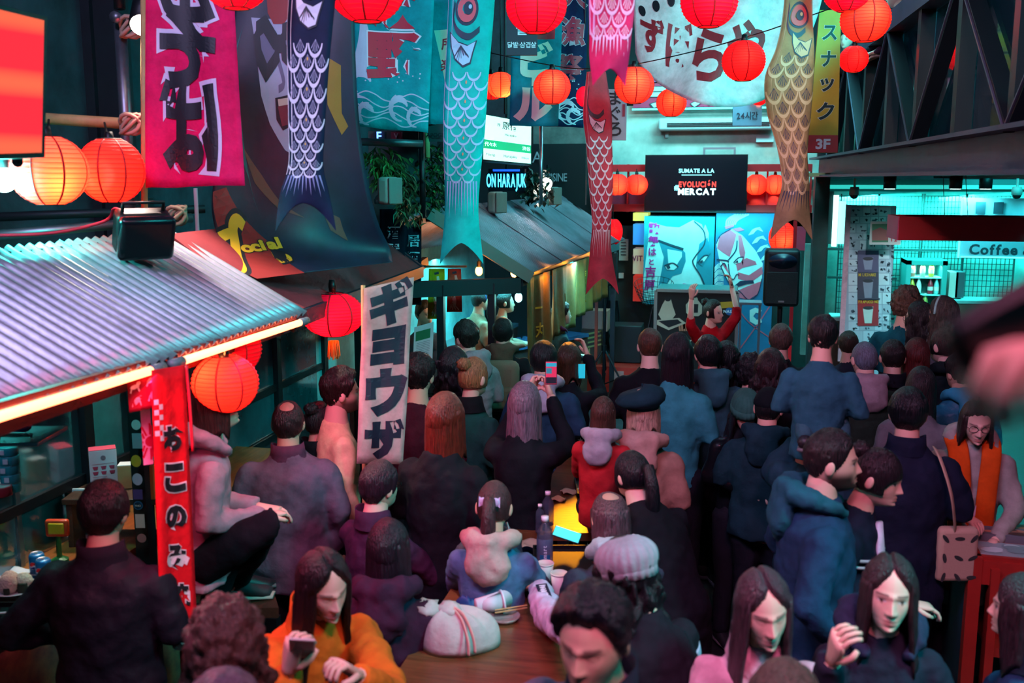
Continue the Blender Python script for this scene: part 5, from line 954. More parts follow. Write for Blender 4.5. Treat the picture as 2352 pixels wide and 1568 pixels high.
for a in (-2.6, -.5, 1.6):
    f = tp + Vector((.42 * math.cos(a), .42 * math.sin(a), .02)); build(G().tube([Vector((tp.x, tp.y, hz)), f], .013, 8), 'leg', black, tr_); build(G().tube([Vector((tp.x, tp.y, .15)), f.lerp(Vector((tp.x, tp.y, hz)), .4)], .008, 6), 'brace', black, tr_)
R3 = oriented(-FWD); lsp = empty('loudspeaker', top, 'dark loudspeaker on the tripod, hidden by the red carp tail', 'speaker'); rbox(top + UP * .22, (.28, .26, .44), R3, 'cabinet', mat('pa_black', '#10131c', .5), lsp, .03); rbox(top + UP * .2 - FWD * .13, (.25, .02, .36), R3, 'grille', mat('pa_grille', '#161219', .75), lsp, .005)
# wire chair
wc = ptz(1500, 830, .34); cy = 13.6; wx = pty(1500, 700, cy).x; ch = empty('wire_chair', (wx, cy, .34), 'dark wire mesh bar chair in front of the mural', 'chair'); zt = pty(1500, 638, cy).z; zs = pty(1500, 700, cy).z; g = G()
def cw(a, t): r = .1 + .2 * t ** .7; return Vector((wx + r * math.cos(a), cy + r * math.sin(a) * .8, zs + (zt - zs) * t ** 1.2))
for i in range(22): a = math.pi * 2 * i / 22; tm = .55 + .45 * (.5 + .5 * math.sin(a)); g.tube([cw(a, tm * k / 6) for k in range(7)], .004, 4)
for k in range(1, 7): g.tube([cw(2 * math.pi * i / 20, (.55 + .45 * (.5 + .5 * math.sin(2 * math.pi * i / 20))) * k / 6) for i in range(20)], .004, 4, closed=True)
build(g, 'wire_mesh', black, ch); 
for a in (.8, 2.3, 3.9, 5.5): build(G().tube([(wx, cy, zs), (wx + .18 * math.cos(a), cy + .18 * math.sin(a), .34)], .009, 6), 'leg', black, ch)
# hanging cable bundle
g = G(); rnd = random.Random(4)
for k in range(14):
    x, y = 1398 + rnd.random() * 22, 690; g.tube(spline2([pty(x, y, 13.6), pty(x + rnd.gauss(0, 5), y + 50, 13.6), pty(x + rnd.gauss(0, 6), y + 100, 13.5), pty(1400 + rnd.random() * 20, 838, 13.5)], 1)[0], .008, 4)
build(g, 'cable_bundle', black, label='tangle of black cables hanging by the green wall', cat='cable', kind='stuff')
# ------------------------------------------------------------------ steel footbridge at the upper right
steel_b = mat('bridge_steel', '#4a4a5e', 0.5, 0.35, var=.15, vscale=2); steel_d = mat('bridge_dark', '#14161e', .5, .3)
ba, bb = pt(1885, 385, 13.0), pt(2352, 365, 5.0); bdir = (bb - ba); bdir.z = 0; BL = bdir.length; bdir.normalize(); bn_ = bdir.cross(UP)   # towards camera side?
if bn_.dot(RGT) > 0: bn_ = -bn_
br = empty('footbridge', (ba.x, ba.y, 2.8), 'dark steel truss footbridge with glass sides crossing overhead', 'bridge')
bb2 = ba + bdir * (BL + 2.2); bb2.z = ba.z
zb = [lambda s: 2.8 + (pt(1885, 401, 13.0).z - 2.8), ]
def bz(s, k):  # k 0 bottom of chord .. 1 top of chord .. 2 rail
    return {0: 2.83, 1: 3.04, 2: 4.02, 3: 4.2}[k]
def bp_(s, z, off=0.0): q = ba + bdir * s; return Vector((q.x, q.y, z)) + bn_ * off
TL_ = BL + 2.2
build(G().bar(bp_(0, 2.935), bp_(TL_, 2.935), .05, .2), 'lower_chord', steel_b, br)
build(G().bar(bp_(0, 3.05, .05), bp_(TL_, 3.05, .05), .2, .025), 'chord_flange', steel_b, br); build(G().bar(bp_(0, 2.83, .05), bp_(TL_, 2.83, .05), .2, .025), 'chord_flange', steel_b, br)
build(G().bar(bp_(0, 4.08), bp_(TL_, 4.08), .16, .16), 'upper_chord', steel_b, br)
build(G().bar(bp_(0, 2.86, -.75), bp_(TL_, 2.86, -.75), 1.4, .06), 'deck', steel_d, br)
n = 9; L1 = TL_ / n
for i in range(n + 1): build(G().bar(bp_(i * L1, 3.05), bp_(i * L1, 4.02), .1, .1, up=bdir), 'upright', steel_d, br)
for i in range(n):
    a, b = ((i * L1, 3.05), ((i + 1) * L1, 4.02)) if i % 2 else ((i * L1, 4.02), ((i + 1) * L1, 3.05))
    build(G().bar(bp_(a[0], a[1], .02), bp_(b[0], b[1], .02), .05, .1, up=bn_), 'diagonal', steel_d, br); build(G().bar(bp_(a[0], a[1], .07), bp_(b[0], b[1], .07), .012, .02, up=bn_), 'diagonal_flange', steel_b, br)
    build(G().bar(bp_(i * L1 + .05, 3.53, -.06), bp_((i + 1) * L1 - .05, 3.53, -.06), .012, .92), 'pane', mat('bridge_glass', '#16303e', .06, spec=.7, alpha=.75, trans=.3), br)
build(G().bar(bp_(0, 4.08, -1.45), bp_(TL_, 4.08, -1.45), .1, .12), 'upper_chord', steel_d, br); build(G().bar(bp_(0, 2.9, -1.45), bp_(TL_, 2.9, -1.45), .1, .2), 'lower_chord', steel_d, br)
for i in range(n): 
    a, b = ((i * L1, 3.0), ((i + 1) * L1, 4.02)) if i % 2 == 0 else ((i * L1, 4.02), ((i + 1) * L1, 3.0)); build(G().bar(bp_(a[0], a[1], -1.45), bp_(b[0], b[1], -1.45), .05, .1, up=bn_), 'diagonal', steel_d, br)
q = bp_(.05, 1.4); build(G().bar((q.x, q.y, 0), (q.x, q.y, 2.82), .12, .12), 'column_post', dgreen, br)
px_thing('wood_batten', 1853, 397, 1936, 405, 12.6, .05, paint('#b07a58'), 'pale wooden batten under the bridge end', 'batten')
lamp('bridge_lamp', 'SPOT', bp_(3.0, 5.2, 1.8), '#a890d8', 60, .2, bp_(6.0, 3.2, 0), 90, .8)
# ------------------------------------------------------------------ teal shop under the bridge
YS = 13.4
px_thing('wall_shop', 1895, 440, 2500, 900, 14.62, .1, mat('shop_wall', '#6fb8b4', .7, var=.3, vscale=3), kind='structure')
px_thing('ceiling_shop', 1880, 412, 2500, 440, 13.2, 2.0, mat('shop_ceiling', '#2c6f70', .7), kind='structure')
px_thing('trim_4', 1880, 425, 2500, 434, 13.1, .08, glow('#2fc8bc', 1.1), kind='structure')
lamp('shop_tube', 'AREA', pty(2080, 452, 14.2), '#46f2e6', 230, 2.2, pty(2080, 760, 14.4), size_y=.3); lamp('shop_tube', 'AREA', pty(2300, 452, 14.2), '#46f2e6', 150, 1.6, pty(2300, 760, 14.4), size_y=.3)
# mesh grid wall panels
for i, (x0, x1) in enumerate(((1925, 2010), (2012, 2110), (2115, 2210), (2212, 2330))):
    t = empty('wire_grid', pty((x0 + x1) / 2, 700, 14.5), 'black wire display grid on the teal shop wall, ' + ('next to the green pillar', 'behind the picture column', 'behind the drinks fridge', 'under the coffee sign')[i], 'grid', 'display grids'); g = G(); a, b = pty(x0, 580, 14.5), pty(x1, 580, 14.5); a.z, b.z = pty(x0, 450, 14.5).z, pty(x0, 720, 14.5).z
    for k in range(13): x = a.x + (b.x - a.x) * k / 12; g.box((x, 14.5, (a.z + b.z) / 2), (.008, .008, a.z - b.z))
    for k in range(22): z = b.z + (a.z - b.z) * k / 21; g.box(((a.x + b.x) / 2, 14.5, z), (b.x - a.x, .008, .008))
    build(g, 'mesh', mat('grid_black', '#0c2a2c', .5), t)
    for xx in (x0, x1): px_thing('post', xx - 1.5, 445, xx + 1.5, 760, 14.45, .04, mat('shop_post', '#103436', .6), parent=t)
px_thing('trim_5', 1900, 572, 2352, 578, 14.4, .05, mat('shop_post', '#103436', .6), kind='structure'); px_thing('trim_5', 1900, 636, 2060, 641, 14.4, .05, mat('shop_post', '#103436', .6), kind='structure')
# column pasted with comic pages
pc = empty('picture_column', pty(2000, 800, 13.6), 'column pasted all over with black and white comic pages and drink posters', 'column'); c, s = pbox(1942, 472, 2048, 830, 13.6, .35); build(G().box((c[0], c[1], (c[2] + s[2] / 2) / 2), (s[0], s[1], c[2] + s[2] / 2)), 'body', paint('#9a98a8'), pc)
px_thing('edge_strip', 1934, 470, 1946, 830, 13.55, .05, mat('pink_edge', '#c88898', .6, var=.3), parent=pc)
rnd = random.Random(9); Q = Print(pxS(13.6)); y = 475
while y < 820:
    hh = rnd.choice((16, 22, 28)); x = 1948
    while x < 2046:
        ww = min(rnd.choice((18, 26, 34)), 2047 - x); Q.rect(x + 1, y + 1, x + ww - 1, y + hh - 1, rnd.choice(('#b8b6c4', '#a8a6b4', '#c4c2cc')), .003)
        for _ in range(3):
            a, b = x + 3 + rnd.random() * max(1, ww - 9), y + 3 + rnd.random() * (hh - 9); Q.poly([(a, b), (a + 2 + rnd.random() * 6, b + rnd.random() * 3), (a + 1 + rnd.random() * 5, b + 3 + rnd.random() * 5), (a - 1, b + 2 + rnd.random() * 3)], rnd.choice(('#20222e', '#4a4a5a')), .006)
        x += ww
    y += hh
Q.done(pc, {}, {k: 'comic_page_print' for k in ('#b8b6c4', '#a8a6b4', '#c4c2cc', '#20222e', '#4a4a5a')})
Q = Print(pxS(13.59))
for y0, y1, c1, c2, tx in ((575, 625, '#5a4a68', '#8a8098', ''), (626, 690, '#4a3a4c', '#8d7f92', 'MILKSHAKE'), (688, 748, '#a8242c', '#c8c0bc', 'FRAPUCCINO')):
    Q.rect(1970, y0, 2018, y1, c1, .003); Q.poly([(1982, y0 + 20), (2006, y0 + 16), (2002, y1 - 6), (1986, y1 - 6)], c2, .006); Q.disc(1994, y0 + 19, 12, '#3a2c34', 4, .008)
    if tx:
        xx = 1972
        for ch in tx:
            V, T = GL[ch, .03]; b = glyph_box(ch, .03); Q.tris('#d8a02c', [(xx + (vx - b[0]) * 6.2, y0 + 8 - vy * 9) for vx, vy in V], T, .008); xx += 4.6
Q.done(pc, {}, {k: 'poster_print' for k in ('#5a4a68', '#8a8098', '#4a3a4c', '#8d7f92', '#a8242c', '#c8c0bc', '#3a2c34')})
px_thing('menu_card', 1998, 508, 2070, 562, 13.3, .02, paint('#b8b0b0'), 'white photo menu card with red price hung on the picture column', 'sign'); o = bpy.data.objects['menu_card']
Q = Print(pxS(13.3)); Q.rect(2003, 514, 2040, 556, '#3c6a50', .003); Q.poly([(2003, 530), (2022, 522), (2040, 530), (2040, 552), (2003, 552)], '#8a4a48', .005); V = []
for ch, xx in (('1', 2045), ('2', 2054)):
    V, T = GL[ch, .03]; Q.tris('r', [(xx + vx * 13, 554 - vy * 13) for vx, vy in V], T, .006)
Q.done(o, {'r': paint('#c0203c')}, {'#3c6a50': 'print', '#8a4a48': 'print'})
# zigzag paper sign and tube at the left of the shop
lt = empty('tube_light', pty(1920, 560, 14.2), 'upright white fluorescent tube behind torn dark paper', 'light'); px_thing('tube', 1913, 448, 1924, 566, 14.2, .05, glow('#c8fff8', 3.0), parent=lt); px_thing('panel', 1893, 436, 1913, 560, 14.25, .03, mat('torn_paper', '#0d3a3c', .8), parent=lt); px_thing('panel', 1925, 462, 1942, 560, 14.3, .03, glow('#a8f4f0', 1.0), parent=lt)
# drinks fridge with bottles
fg = empty('drinks_fridge', pty(2130, 760, 14.0), 'teal-lit glass door drinks fridge with bottles', 'fridge'); c, s = pbox(2078, 598, 2172, 760, 14.0, .5); m = mat('fridge_teal', '#2f8f8c', .4); xa, xb = c[0] - s[0] / 2, c[0] + s[0] / 2; za, zb2 = 0.05, c[2] + s[2] / 2
for cc, ss in (((xa + .03, c[1], (za + zb2) / 2), (.06, .5, zb2 - za)), ((xb - .03, c[1], (za + zb2) / 2), (.06, .5, zb2 - za)), ((c[0], c[1], zb2 - .03), (s[0], .5, .06)), ((c[0], c[1] + .24, (za + zb2) / 2), (s[0], .02, zb2 - za)), ((c[0], c[1], .2), (s[0], .5, .4))): build(G().box(cc, ss), 'cabinet_side', m, fg)
shz = [pty(2120, y, 14.1).z for y in (637, 676, 712)]
for z in shz: build(G().box((c[0], c[1], z), (s[0] - .12, .42, .015)), 'shelf', mat('fridge_shelf', '#8ff0e8', .3), fg)
lamp('fridge_light', 'AREA', (c[0], 14.1, zb2 - .08), '#9ffff4', 9, .4, (c[0], 14.2, 0), size_y=.1)
for k, (px, row, col) in enumerate(((2095, 0, '#b06a5c'), (2118, 0, '#9fd0a0'), (2138, 0, '#d8d04c'), (2096, 1, '#c8b43c'), (2111, 1, '#cfe0dc'), (2138, 1, '#b02c3c'), (2152, 1, '#7fd0cc'), (2112, 2, '#cfe0dc'), (2128, 2, '#9aa84c'))):
    x = pty(px, 640, 14.1).x; z = shz[row] + .008; b = empty('drink_bottle', (x, 14.1, z), ('pinkish tea bottle', 'pale green bottle', 'yellow bottle', 'golden bottle', 'white labelled bottle', 'dark red bottle', 'clear teal bottle', 'small white bottle', 'small olive bottle')[k] + ' on the ' + ('top', 'middle', 'lower')[row] + ' shelf of the drinks fridge', 'bottle', 'fridge bottles')
    build(G().lathe([(.03, 0), (.034, .02), (.034, .12), (.026, .15), (.014, .18), (.014, .2)], 12, (x, 14.1, z)), 'body', mat('bottle_' + col, col, .2), b, True); build(G().lathe([(.016, .2), (.016, .22)], 10, (x, 14.1, z)), 'cap', paint('#d8d8d0'), b); build(G().lathe([(.0355, .05), (.0355, .1)], 12, (x, 14.1, z), cap=False), 'label_band', paint('#d0d4c8'), b)
# coffee sign
cs = px_thing('coffee_sign', 2207, 455, 2420, 592, 13.8, .06, paint('#7d8a9c'), 'grey board sign with dark rounded coffee lettering and a teal lit edge', 'sign'); px_thing('lit_edge', 2207, 590, 2420, 593, 13.78, .04, glow('#4ff0e4', 3.0), parent=cs); px_thing('lit_edge', 2205, 455, 2208, 592, 13.78, .04, glow('#4ff0e4', 3.0), parent=cs)
Q = Print(on(13.78, 2226, 572)); Q.line('Coffee &', 0.0, 0, .125, 'i', .035, align='L'); Q.rect(.04, .45, .16, .6, 'i'); Q.rect(.25, .45, .37, .6, 'i'); Q.done(cs, {'i': paint('#141c2c')})
# red hanging box sign
rb = empty('red_box_sign', pt(2200, 552, 8.6), 'long open red box hanging on wires in front of the coffee sign', 'sign'); A, B = pt(2066, 497, 8.6), pt(2420, 500, 8.4); h_ = A.z - pt(2066, 552, 8.6).z; f_ = (B - A).normalized(); bk = pt(2042, 486, 9.1) - A; bk.z = 0; m = mat('sign_red', '#a8141e', .5, var=.06)
def wallq(a, b, name, m_): 
    return build(G().bar(a - UP * h_ / 2, b - UP * h_ / 2, .02, h_), name, m_, rb)
wallq(A, B, 'front_face', m); wallq(A, A + bk, 'end_face', mat('sign_pink', '#c85070', .5)); wallq(A + bk, B + bk, 'back_face', m)
for k in (.3, .45, .9): q = A.lerp(B, k) + bk * .5; build(G().tube([A.lerp(B, k), q + UP * .5], .003, 4), 'wire', steel, rb); 
for k in (.3, .9): q = A.lerp(B, k) + bk * .5 + UP * .5; build(G().tube([q, Vector((q.x, q.y, 2.86))], .003, 4), 'wire', steel, rb)
# domes and downlights under the bridge
for px, lab in ((1962, 'white dome camera under the bridge beside the picture column'), (2335, 'white dome camera under the bridge near the coffee sign')):
    q = pty(px, 448, 12.9); t = empty('dome_camera', q, lab, 'camera', 'dome cameras'); build(G().lathe([(.05, .1), (.06, .06), (.06, 0)], 14, q), 'housing', mat('dome_white', '#8fb8b4', .4), t, True); build(G().ell(q, (.052, .052, .05), 12, 8), 'dome', mat('dome_dark', '#0a1a1c', .1), t, True); build(G().tube([q + UP * .09, Vector((q.x, q.y, q.z + .2))], .015, 6), 'stem', mat('dome_white', '#8fb8b4', .4), t)
for px, lab in ((2044, 'small lit black downlight under the bridge'), (2195, 'middle black downlight under the bridge'), (2264, 'black downlight under the bridge nearest the coffee sign')):
    q = pty(px, 425, 12.0); t = empty('downlight', q, lab, 'lamp', 'bridge downlights'); build(G().tube([q + UP * -.04, q + UP * .12], .07, 14), 'housing', black, t, True); build(G().tube([q - UP * .046, q - UP * .04], .055, 14), 'lamp_face', glow('#9ff4ec', 6.0), t); lamp('downlight_beam', 'SPOT', q - UP * .06, '#c8f0f4', 70, .04, q + Vector((-.2, 1.2, -2.2)), 95, .6)
# kitchen gear on the shop counter
counter(Vector((pty(1905, 790, 13.9).x, 14.0, 0)), Vector((pty(1960, 790, 13.9).x, 14.0, 0)), .5, .95, 'shop_counter', 'white counter with small toys left of the picture column', paint('#9ab0b0'))
for px, c in ((2190, '#a8a4a0'), (2205, '#2c3c44')): stack_box('coffee_machine', px - 10, 625, px + 10, 684, 14.1, paint(c), ('pale' if px < 2200 else 'dark') + ' machine on the coffee shop counter beside the fridge', 'machine')
counter(Vector((pty(2180, 700, 14.0).x, 14.2, 0)), Vector((pty(2420, 700, 14.0).x, 14.2, 0)), .5, 1.2, 'shop_counter', 'coffee shop counter beside the drinks fridge', paint('#5f8f90'))
# ------------------------------------------------------------------ red counter with prints at the right edge
K0, K1 = ptz(2240, 1275, .95), ptz(2197, 1193, .95); rc = empty('red_counter', (K0.x, K0.y, 0), 'red painted market counter with open front and poster side', 'counter'); rm = mat('counter_red', '#8c1c14', .5, var=.15)
ux = RGT * .985 + FWD * -.0; ux = (ptz(2400, 1290, .95) - K0).normalized(); dy = K1 - K0; W_ = 1.3
def cq(u, v, z): q = K0 + ux * u + dy * v; return Vector((q.x, q.y, z))
slab4('top_board', cq(0, 0, .95), cq(W_, 0, .95), cq(W_, 1, .95), cq(0, 1, .95), .05, rm, rc)
slab4('side_panel', cq(0, 0, .9), cq(0, 1, .9), cq(0, 1, 0), cq(0, 0, 0), .03, paint('#123844'), rc); 
for v in (0.0, 1.0): build(G().bar(cq(.0, v, 0), cq(.0, v, .95), .06, .06), 'post', rm if v == 0 else paint('#1f9aa8'), rc)
build(G().bar(cq(.09, 0, 0), cq(.09, 0, .9), .1, .04, up=ux), 'front_stile', rm, rc); build(G().bar(cq(0, 0, .87), cq(W_, 0, .87), .04, .12), 'front_rail', rm, rc); build(G().bar(cq(.1, 0, .46), cq(W_, 0, .46), .04, .05), 'shelf_rail', rm, rc); build(G().bar(cq(.1, .5, .44), cq(W_, .5, .44), .5, .03), 'shelf', rm, rc); build(G().bar(cq(.1, .95, .45), cq(W_, .95, .45), .03, .86), 'back_panel', mat('cnt_dark', '#1a0c0c', .8), rc)
S = lambda x, y, l=0: cq(0, x, y) - ux * (.003 + l)
Q = Print(S); Q.rect(.03, .04, .28, .86, 'teal', .002); Q.rect(.92, .04, .99, .86, 'teal', .002)
for k in range(14): a = .05 + .06 * k; Q.poly([(.04 + .02 * (k % 3), a), (.2, a + .01), (.24 - .03 * (k % 2), a + .04), (.1, a + .045)], 'dk', .004)
Q.done(rc, {'teal': paint('#3fc8d0'), 'dk': paint('#0c3a44')}, {'teal': 'poster_strip', 'dk': 'print'})
def flat_item(name, u0, v0, u1, v1, z, t, m, lab, cat, pr=None):
    a, b, c, d = cq(u0, v0, z), cq(u1, v0, z), cq(u1, v1, z), cq(u0, v1, z); o = slab4(name, a + UP * t, b + UP * t, c + UP * t, d + UP * t, t, m, None, label=lab, cat=cat)
    if pr:
        Q = Print(lambda x, y, l=0: cq(u0 + (u1 - u0) * x, v0 + (v1 - v0) * y, z + t + l)); rn = random.Random(int(u0 * 100 + v0 * 1000))
        for k in range(6): Q.disc(.2 + .6 * rn.random(), .2 + .6 * rn.random(), .08 + .12 * rn.random(), pr[k % len(pr)], lift=.0015 + .0003 * k, n=9)
        Q.done(o, {}, {c: 'print' for c in pr})
    return o
gp = mat('sleeve', '#7f9a98', .15, spec=.7)
flat_item('art_print', .03, .05, .3, .38, .95, .006, gp, 'glossy sleeved grey print at the near corner of the red counter', 'print', ('#6a8a88', '#a8c0bc')); flat_item('art_print', .32, .05, .6, .38, .95, .006, gp, 'glossy sleeved print with teal flecks on the red counter', 'print', ('#1f8a8c', '#4a6a6c')); flat_item('art_print', .02, .7, .4, .98, .95, .008, paint('#7a3a2c'), 'rust coloured print under the scarf woman hand', 'print', ('#a85a38', '#5a2c24')); flat_item('art_print', .42, .66, .7, .98, .95, .008, gp, 'clear sleeved sheet at the far side of the red counter', 'print', ('#8a9aa0',))
flat_item('art_book', .05, .42, .36, .66, .95, .04, mat('book_pages', '#5a5a60', .7), 'thick art book with brown cover on the red counter', 'book', ('#8a5a48', '#a87058', '#4a2c28')); flat_item('tablet', .38, .4, .62, .64, .95, .012, black, 'black tablet lying on the red counter', 'tablet', ('#c8d0d4',))
S = lambda x, y, l=0: cq(.55 + x, .85, .22 + y) - dy.normalized() * l
o = flat_item('shelf_print', .18, .5, .55, .9, .0, .01, paint('#b0a8a0'), 'black and white comic print inside the red counter', 'print', ('#2a2a30', '#5a5a60')); 
pb_ = slab4('comic_board', cq(.16, .8, .8), cq(.62, .8, .8), cq(.62, .8, .47), cq(.16, .8, .47), .01, paint('#b8aca4'), None, label='white comic poster standing on the counter shelf', cat='poster')
Q = Print(lambda x, y, l=0: cq(.39 + x, .79, .62 + y) - dy.normalized() * l); Q.line('SOUL EATER', 0, .12, .035, 'k', .02, .004); Q.poly([(-.12, -.12), (-.05, .05), (0, -.02), (.06, .07), (.1, -.1), (.02, -.06)], 'k', .004); Q.done(pb_, {'k': ink})
# ------------------------------------------------------------------ long tables
tw = mat('table_wood', '#5c3a22', .3, bump=.12, bscale=10, var=.35, vscale=3, stretch=(1, 12, 1), spec=.5)
def table(name, c4, z, lab, legs=True):
    t = empty(name, sum(c4, Vector()) / 4, lab, 'table', 'long bar tables'); t.location.z = 0; WLOC[t.name].z = 0; A, B, C, D = [Vector((q.x, q.y, z)) for q in c4]
    slab4('top_board', A, B, C, D, .045, tw, t)
    for u in (.12, .88):
        for v in (.06, .94): q = A.lerp(B, u).lerp(D.lerp(C, u), v); build(G().bar((q.x, q.y, 0), (q.x, q.y, z - .045), .06, .06), 'leg', black, t)
    build(G().bar(A.lerp(B, .5) - UP * .07, D.lerp(C, .5) - UP * .07, .05, .05), 'apron', black, t); return A, B, C, D
T1 = table('bar_table', [ptz(850, 1640, .92), ptz(1330, 1640, .92), ptz(1372, 1268, .92), ptz(1075, 1290, .92)], .92, 'long brown plank bar table holding the tied cloth bag and cups')
T2 = table('bar_table', [ptz(1182, 1222, .95), ptz(1400, 1224, .95), ptz(1420, 1030, .95), ptz(1300, 1040, .95)], .95, 'second plank bar table gleaming gold under an added warm spot')
ts_ = ptz(1318, 1160, .95); lamp('added_table_spot', 'SPOT', pt(1325, 300, 9.2), '#ff9a10', 650, .12, ts_, 11, .5)  # added unseen spot, makes the gold gleam in place of the kiosk lights
lamp('added_table_spot', 'SPOT', pt(1350, 100, 4.6), '#ffa070', 60, .1, ptz(1180, 1350, .95), 40, .7)
# bench under the hooded woman's foot
bq = [ptz(440, 1400, .82), ptz(640, 1395, .82), ptz(625, 1345, .82), ptz(440, 1350, .82)]
t = empty('bar_bench', (sum(bq, Vector()) / 4), 'small dark wooden high bench under the sneaker', 'bench'); t.location.z = 0; WLOC[t.name].z = 0
slab4('seat_board', *bq, .05, wood_d, t)
for q in bq: q2 = q.lerp(sum(bq, Vector()) / 4, .12); build(G().bar((q2.x, q2.y, 0), (q2.x, q2.y, .77), .05, .05), 'leg', black, t)
# ------------------------------------------------------------------ things on the tables
def lathe_thing(name, px, py, z, prof, m, lab, cat, parts=(), seg=20, group=None):
    c = ptz(px, py, z); o = empty(name, c, lab, cat, group); build(G().lathe(prof, seg, c), 'body', m, o, True)
    for nm, pr, mm in parts: build(G().lathe(pr, seg, c, cap=len(pr) > 2 or True), nm, mm, o, True)
    return c, o
cupm = paint('#cdb8b8', .6)
def cup(px, py, z, lab): return lathe_thing('paper_cup', px, py, z, [(.027, 0), (.029, .004), (.038, .095), (.035, .095), (.028, .012)], cupm, lab, 'cup', (('rim', [(.0385, .092), (.0405, .096), (.0385, .1), (.037, .096)], cupm), ('sleeve_band', [(.0295, .012), (.0335, .05)], paint('#8a6a5c'))), group='paper cups')
cup(1253, 1338, .93, 'paper cup held by the white sleeve hand'); cup(1284, 1362, .93, 'paper cup standing beside the held one')
pet = mat('clear_pet', '#8a94b4', .08, trans=.8, ior=1.3, spec=.5, alpha=.55); capw = paint('#d8d0d8', .4)
def pet_bottle(px, py, z, s, lab, lb=None):
    c, o = lathe_thing('water_bottle', px, py, z, [(r * s, h * s) for r, h in ((.03, 0), (.034, .01), (.034, .06), (.032, .065), (.034, .07), (.034, .14), (.03, .165), (.014, .19), (.013, .2))], pet, lab, 'bottle', (('screw_cap', [(.016 * s, .2 * s), (.016 * s, .222 * s)], capw),), group='clear water bottles')
    if lb: 
        build(G().lathe([(.0352 * s, .03 * s), (.0352 * s, .13 * s)], 24, c, cap=False), 'label_film', mat('label_clear', '#6a86a8', .3, alpha=.5), o, True)
        Sx = lambda x, y, l=0: c + (-FWD * math.cos(x / (.036 * s)) + RGT * math.sin(x / (.036 * s))) * (.0362 * s + l) + UP * (y + .08 * s)
        Q = Print(Sx, .01); Q.poly([(-.026, -.02), (.026, -.02), (.026, -.045), (.0, -.058), (-.026, -.045)], 'b', .0005)
        xx = -.05
        for ch in 'smart':
            V, T = GL[ch, .02]; b = glyph_box(ch, .02); Q.tris('w', [(-.004 - 0 + (-(vy) * .028) + .012, xx + (vx - b[0]) * .028) for vx, vy in V], T, .0012); xx += (b[2] - b[0]) * .028 + .004
        Q.done(o, {'b': paint('#1c6f9a'), 'w': paint('#d0e4f0')})
pet_bottle(1251, 1300, .93, 1.15, 'clear water bottle with blue label and lettering beside the cups', 1); pet_bottle(1258, 1215, .95, .95, 'small clear bottle standing behind the labelled one, nearer the gold table'); pet_bottle(1240, 1222, .95, .7, 'smallest clear bottle half hidden behind the labelled one')
def can(px, py, z, h, col, lab, mark=None):
    r = .029 if h > .13 else .033; c, o = lathe_thing('drink_can', px, py, z, [(r * .82, 0), (r, .008), (r, h - .012), (r * .86, h - .002)], mat('can_' + col, col, .3, .3), lab, 'can', (('lid', [(r * .86, h - .004), (r * .82, h), (r * .78, h - .004)], al),), group='drink cans')
    build(G().box(c + UP * (h - .001), (.018, .01, .003)), 'ring_pull', al, o)
    if mark:
        Sx = lambda x, y, l=0: c + (-FWD * math.cos(x / r) + RGT * math.sin(x / r)) * (r + .0008 + l) + UP * (y + h / 2); Q = Print(Sx, .008); mark(Q); Q.done(o, {}, {k: 'logo' for k in ('#c8182c', '#d8dce4', '#12408c')})
def cola(Q):
    Q.disc(-.004, .012, .017, '#d8dce4', lift=.0); Q.poly([(-.02, .016), (-.012, .027), (-.002, .029), (.008, .024), (.012, .014), (.0, .014), (-.01, .009), (-.0205, .01)], '#c8182c', .0006); Q.poly([(-.019, .004), (-.01, -.003), (.0, -.004), (.009, .001), (.01, .006), (0, .007), (-.01, .003)], '#12408c', .0006)
    Q.line('PEPSI', -.004, -.03, .006, '#d8dce4', .02, .0006)
def fmark(Q): Q.char('F', .004, .01, .02, .028, '#1a1420', .05, .0006)
can(1371, 1093, .95, .15, '#a85a48', 'tall copper coloured can on the gold table', fmark); can(1398, 1128, .95, .12, '#1c6f88', 'teal can behind the black food tray'); can(1362, 1044, .95, .15, '#1f7f90', 'slim teal can at the far end of the gold table')
# trays, foil and rubbish
def tray(px0, py0, px1, py1, z, lab, m=black, h=.025):
    a, b = ptz(px0, py1, z), ptz(px1, py0, z); cx = (a + b) / 2; dx = (ptz(px1, py1, z) - ptz(px0, py1, z)); dyv = (ptz((px0 + px1) / 2, py0, z) - ptz((px0 + px1) / 2, py1, z)); dyv -= dx.normalized() * dyv.dot(dx.normalized())
    t = empty('food_tray', cx, lab, 'tray', 'food trays'); A = cx - dx / 2 - dyv / 2; q = [A, A + dx, A + dx + dyv, A + dyv]; slab4('base_sheet', *[p + UP * .006 for p in q], .006, m, t)
    for i in range(4): build(G().bar(q[i] + UP * h / 2, q[(i + 1) % 4] + UP * h / 2, .008, h), 'rim', m, t)
    return cx
tray(1218, 1262, 1365, 1400, .925, 'black tray under the two paper cups'); c = tray(1322, 1105, 1392, 1142, .955, 'black tray with foil food on the gold table')
foil = mat('foil', '#a89a94', .3, .5, bump=.5, bscale=40); food = mat('fried_food', '#8a5a38', .7, var=.5, vscale=40, bump=.6, bscale=60)
def dish(px, py, z, rx, ry, lab, m=foil, fill=food):
    c = ptz(px, py, z); t = empty('food_dish', c, lab, 'dish', 'foil dishes'); build(G().lathe([(rx * .8, 0), (rx, .02), (rx * .96, .02), (rx * .76, .004)], 16, c), 'bowl', m, t, True)
    if fill:
        for k in range(7): a = 2.4 * k; q = c + Vector((rx * .5 * math.cos(a) * (k / 7) ** .5, rx * .5 * math.sin(a) * (k / 7) ** .5, .02)); build(G().ell(q, (.022, .022, .016), 8, 6), 'food_piece', fill, t, True)
    return c, t
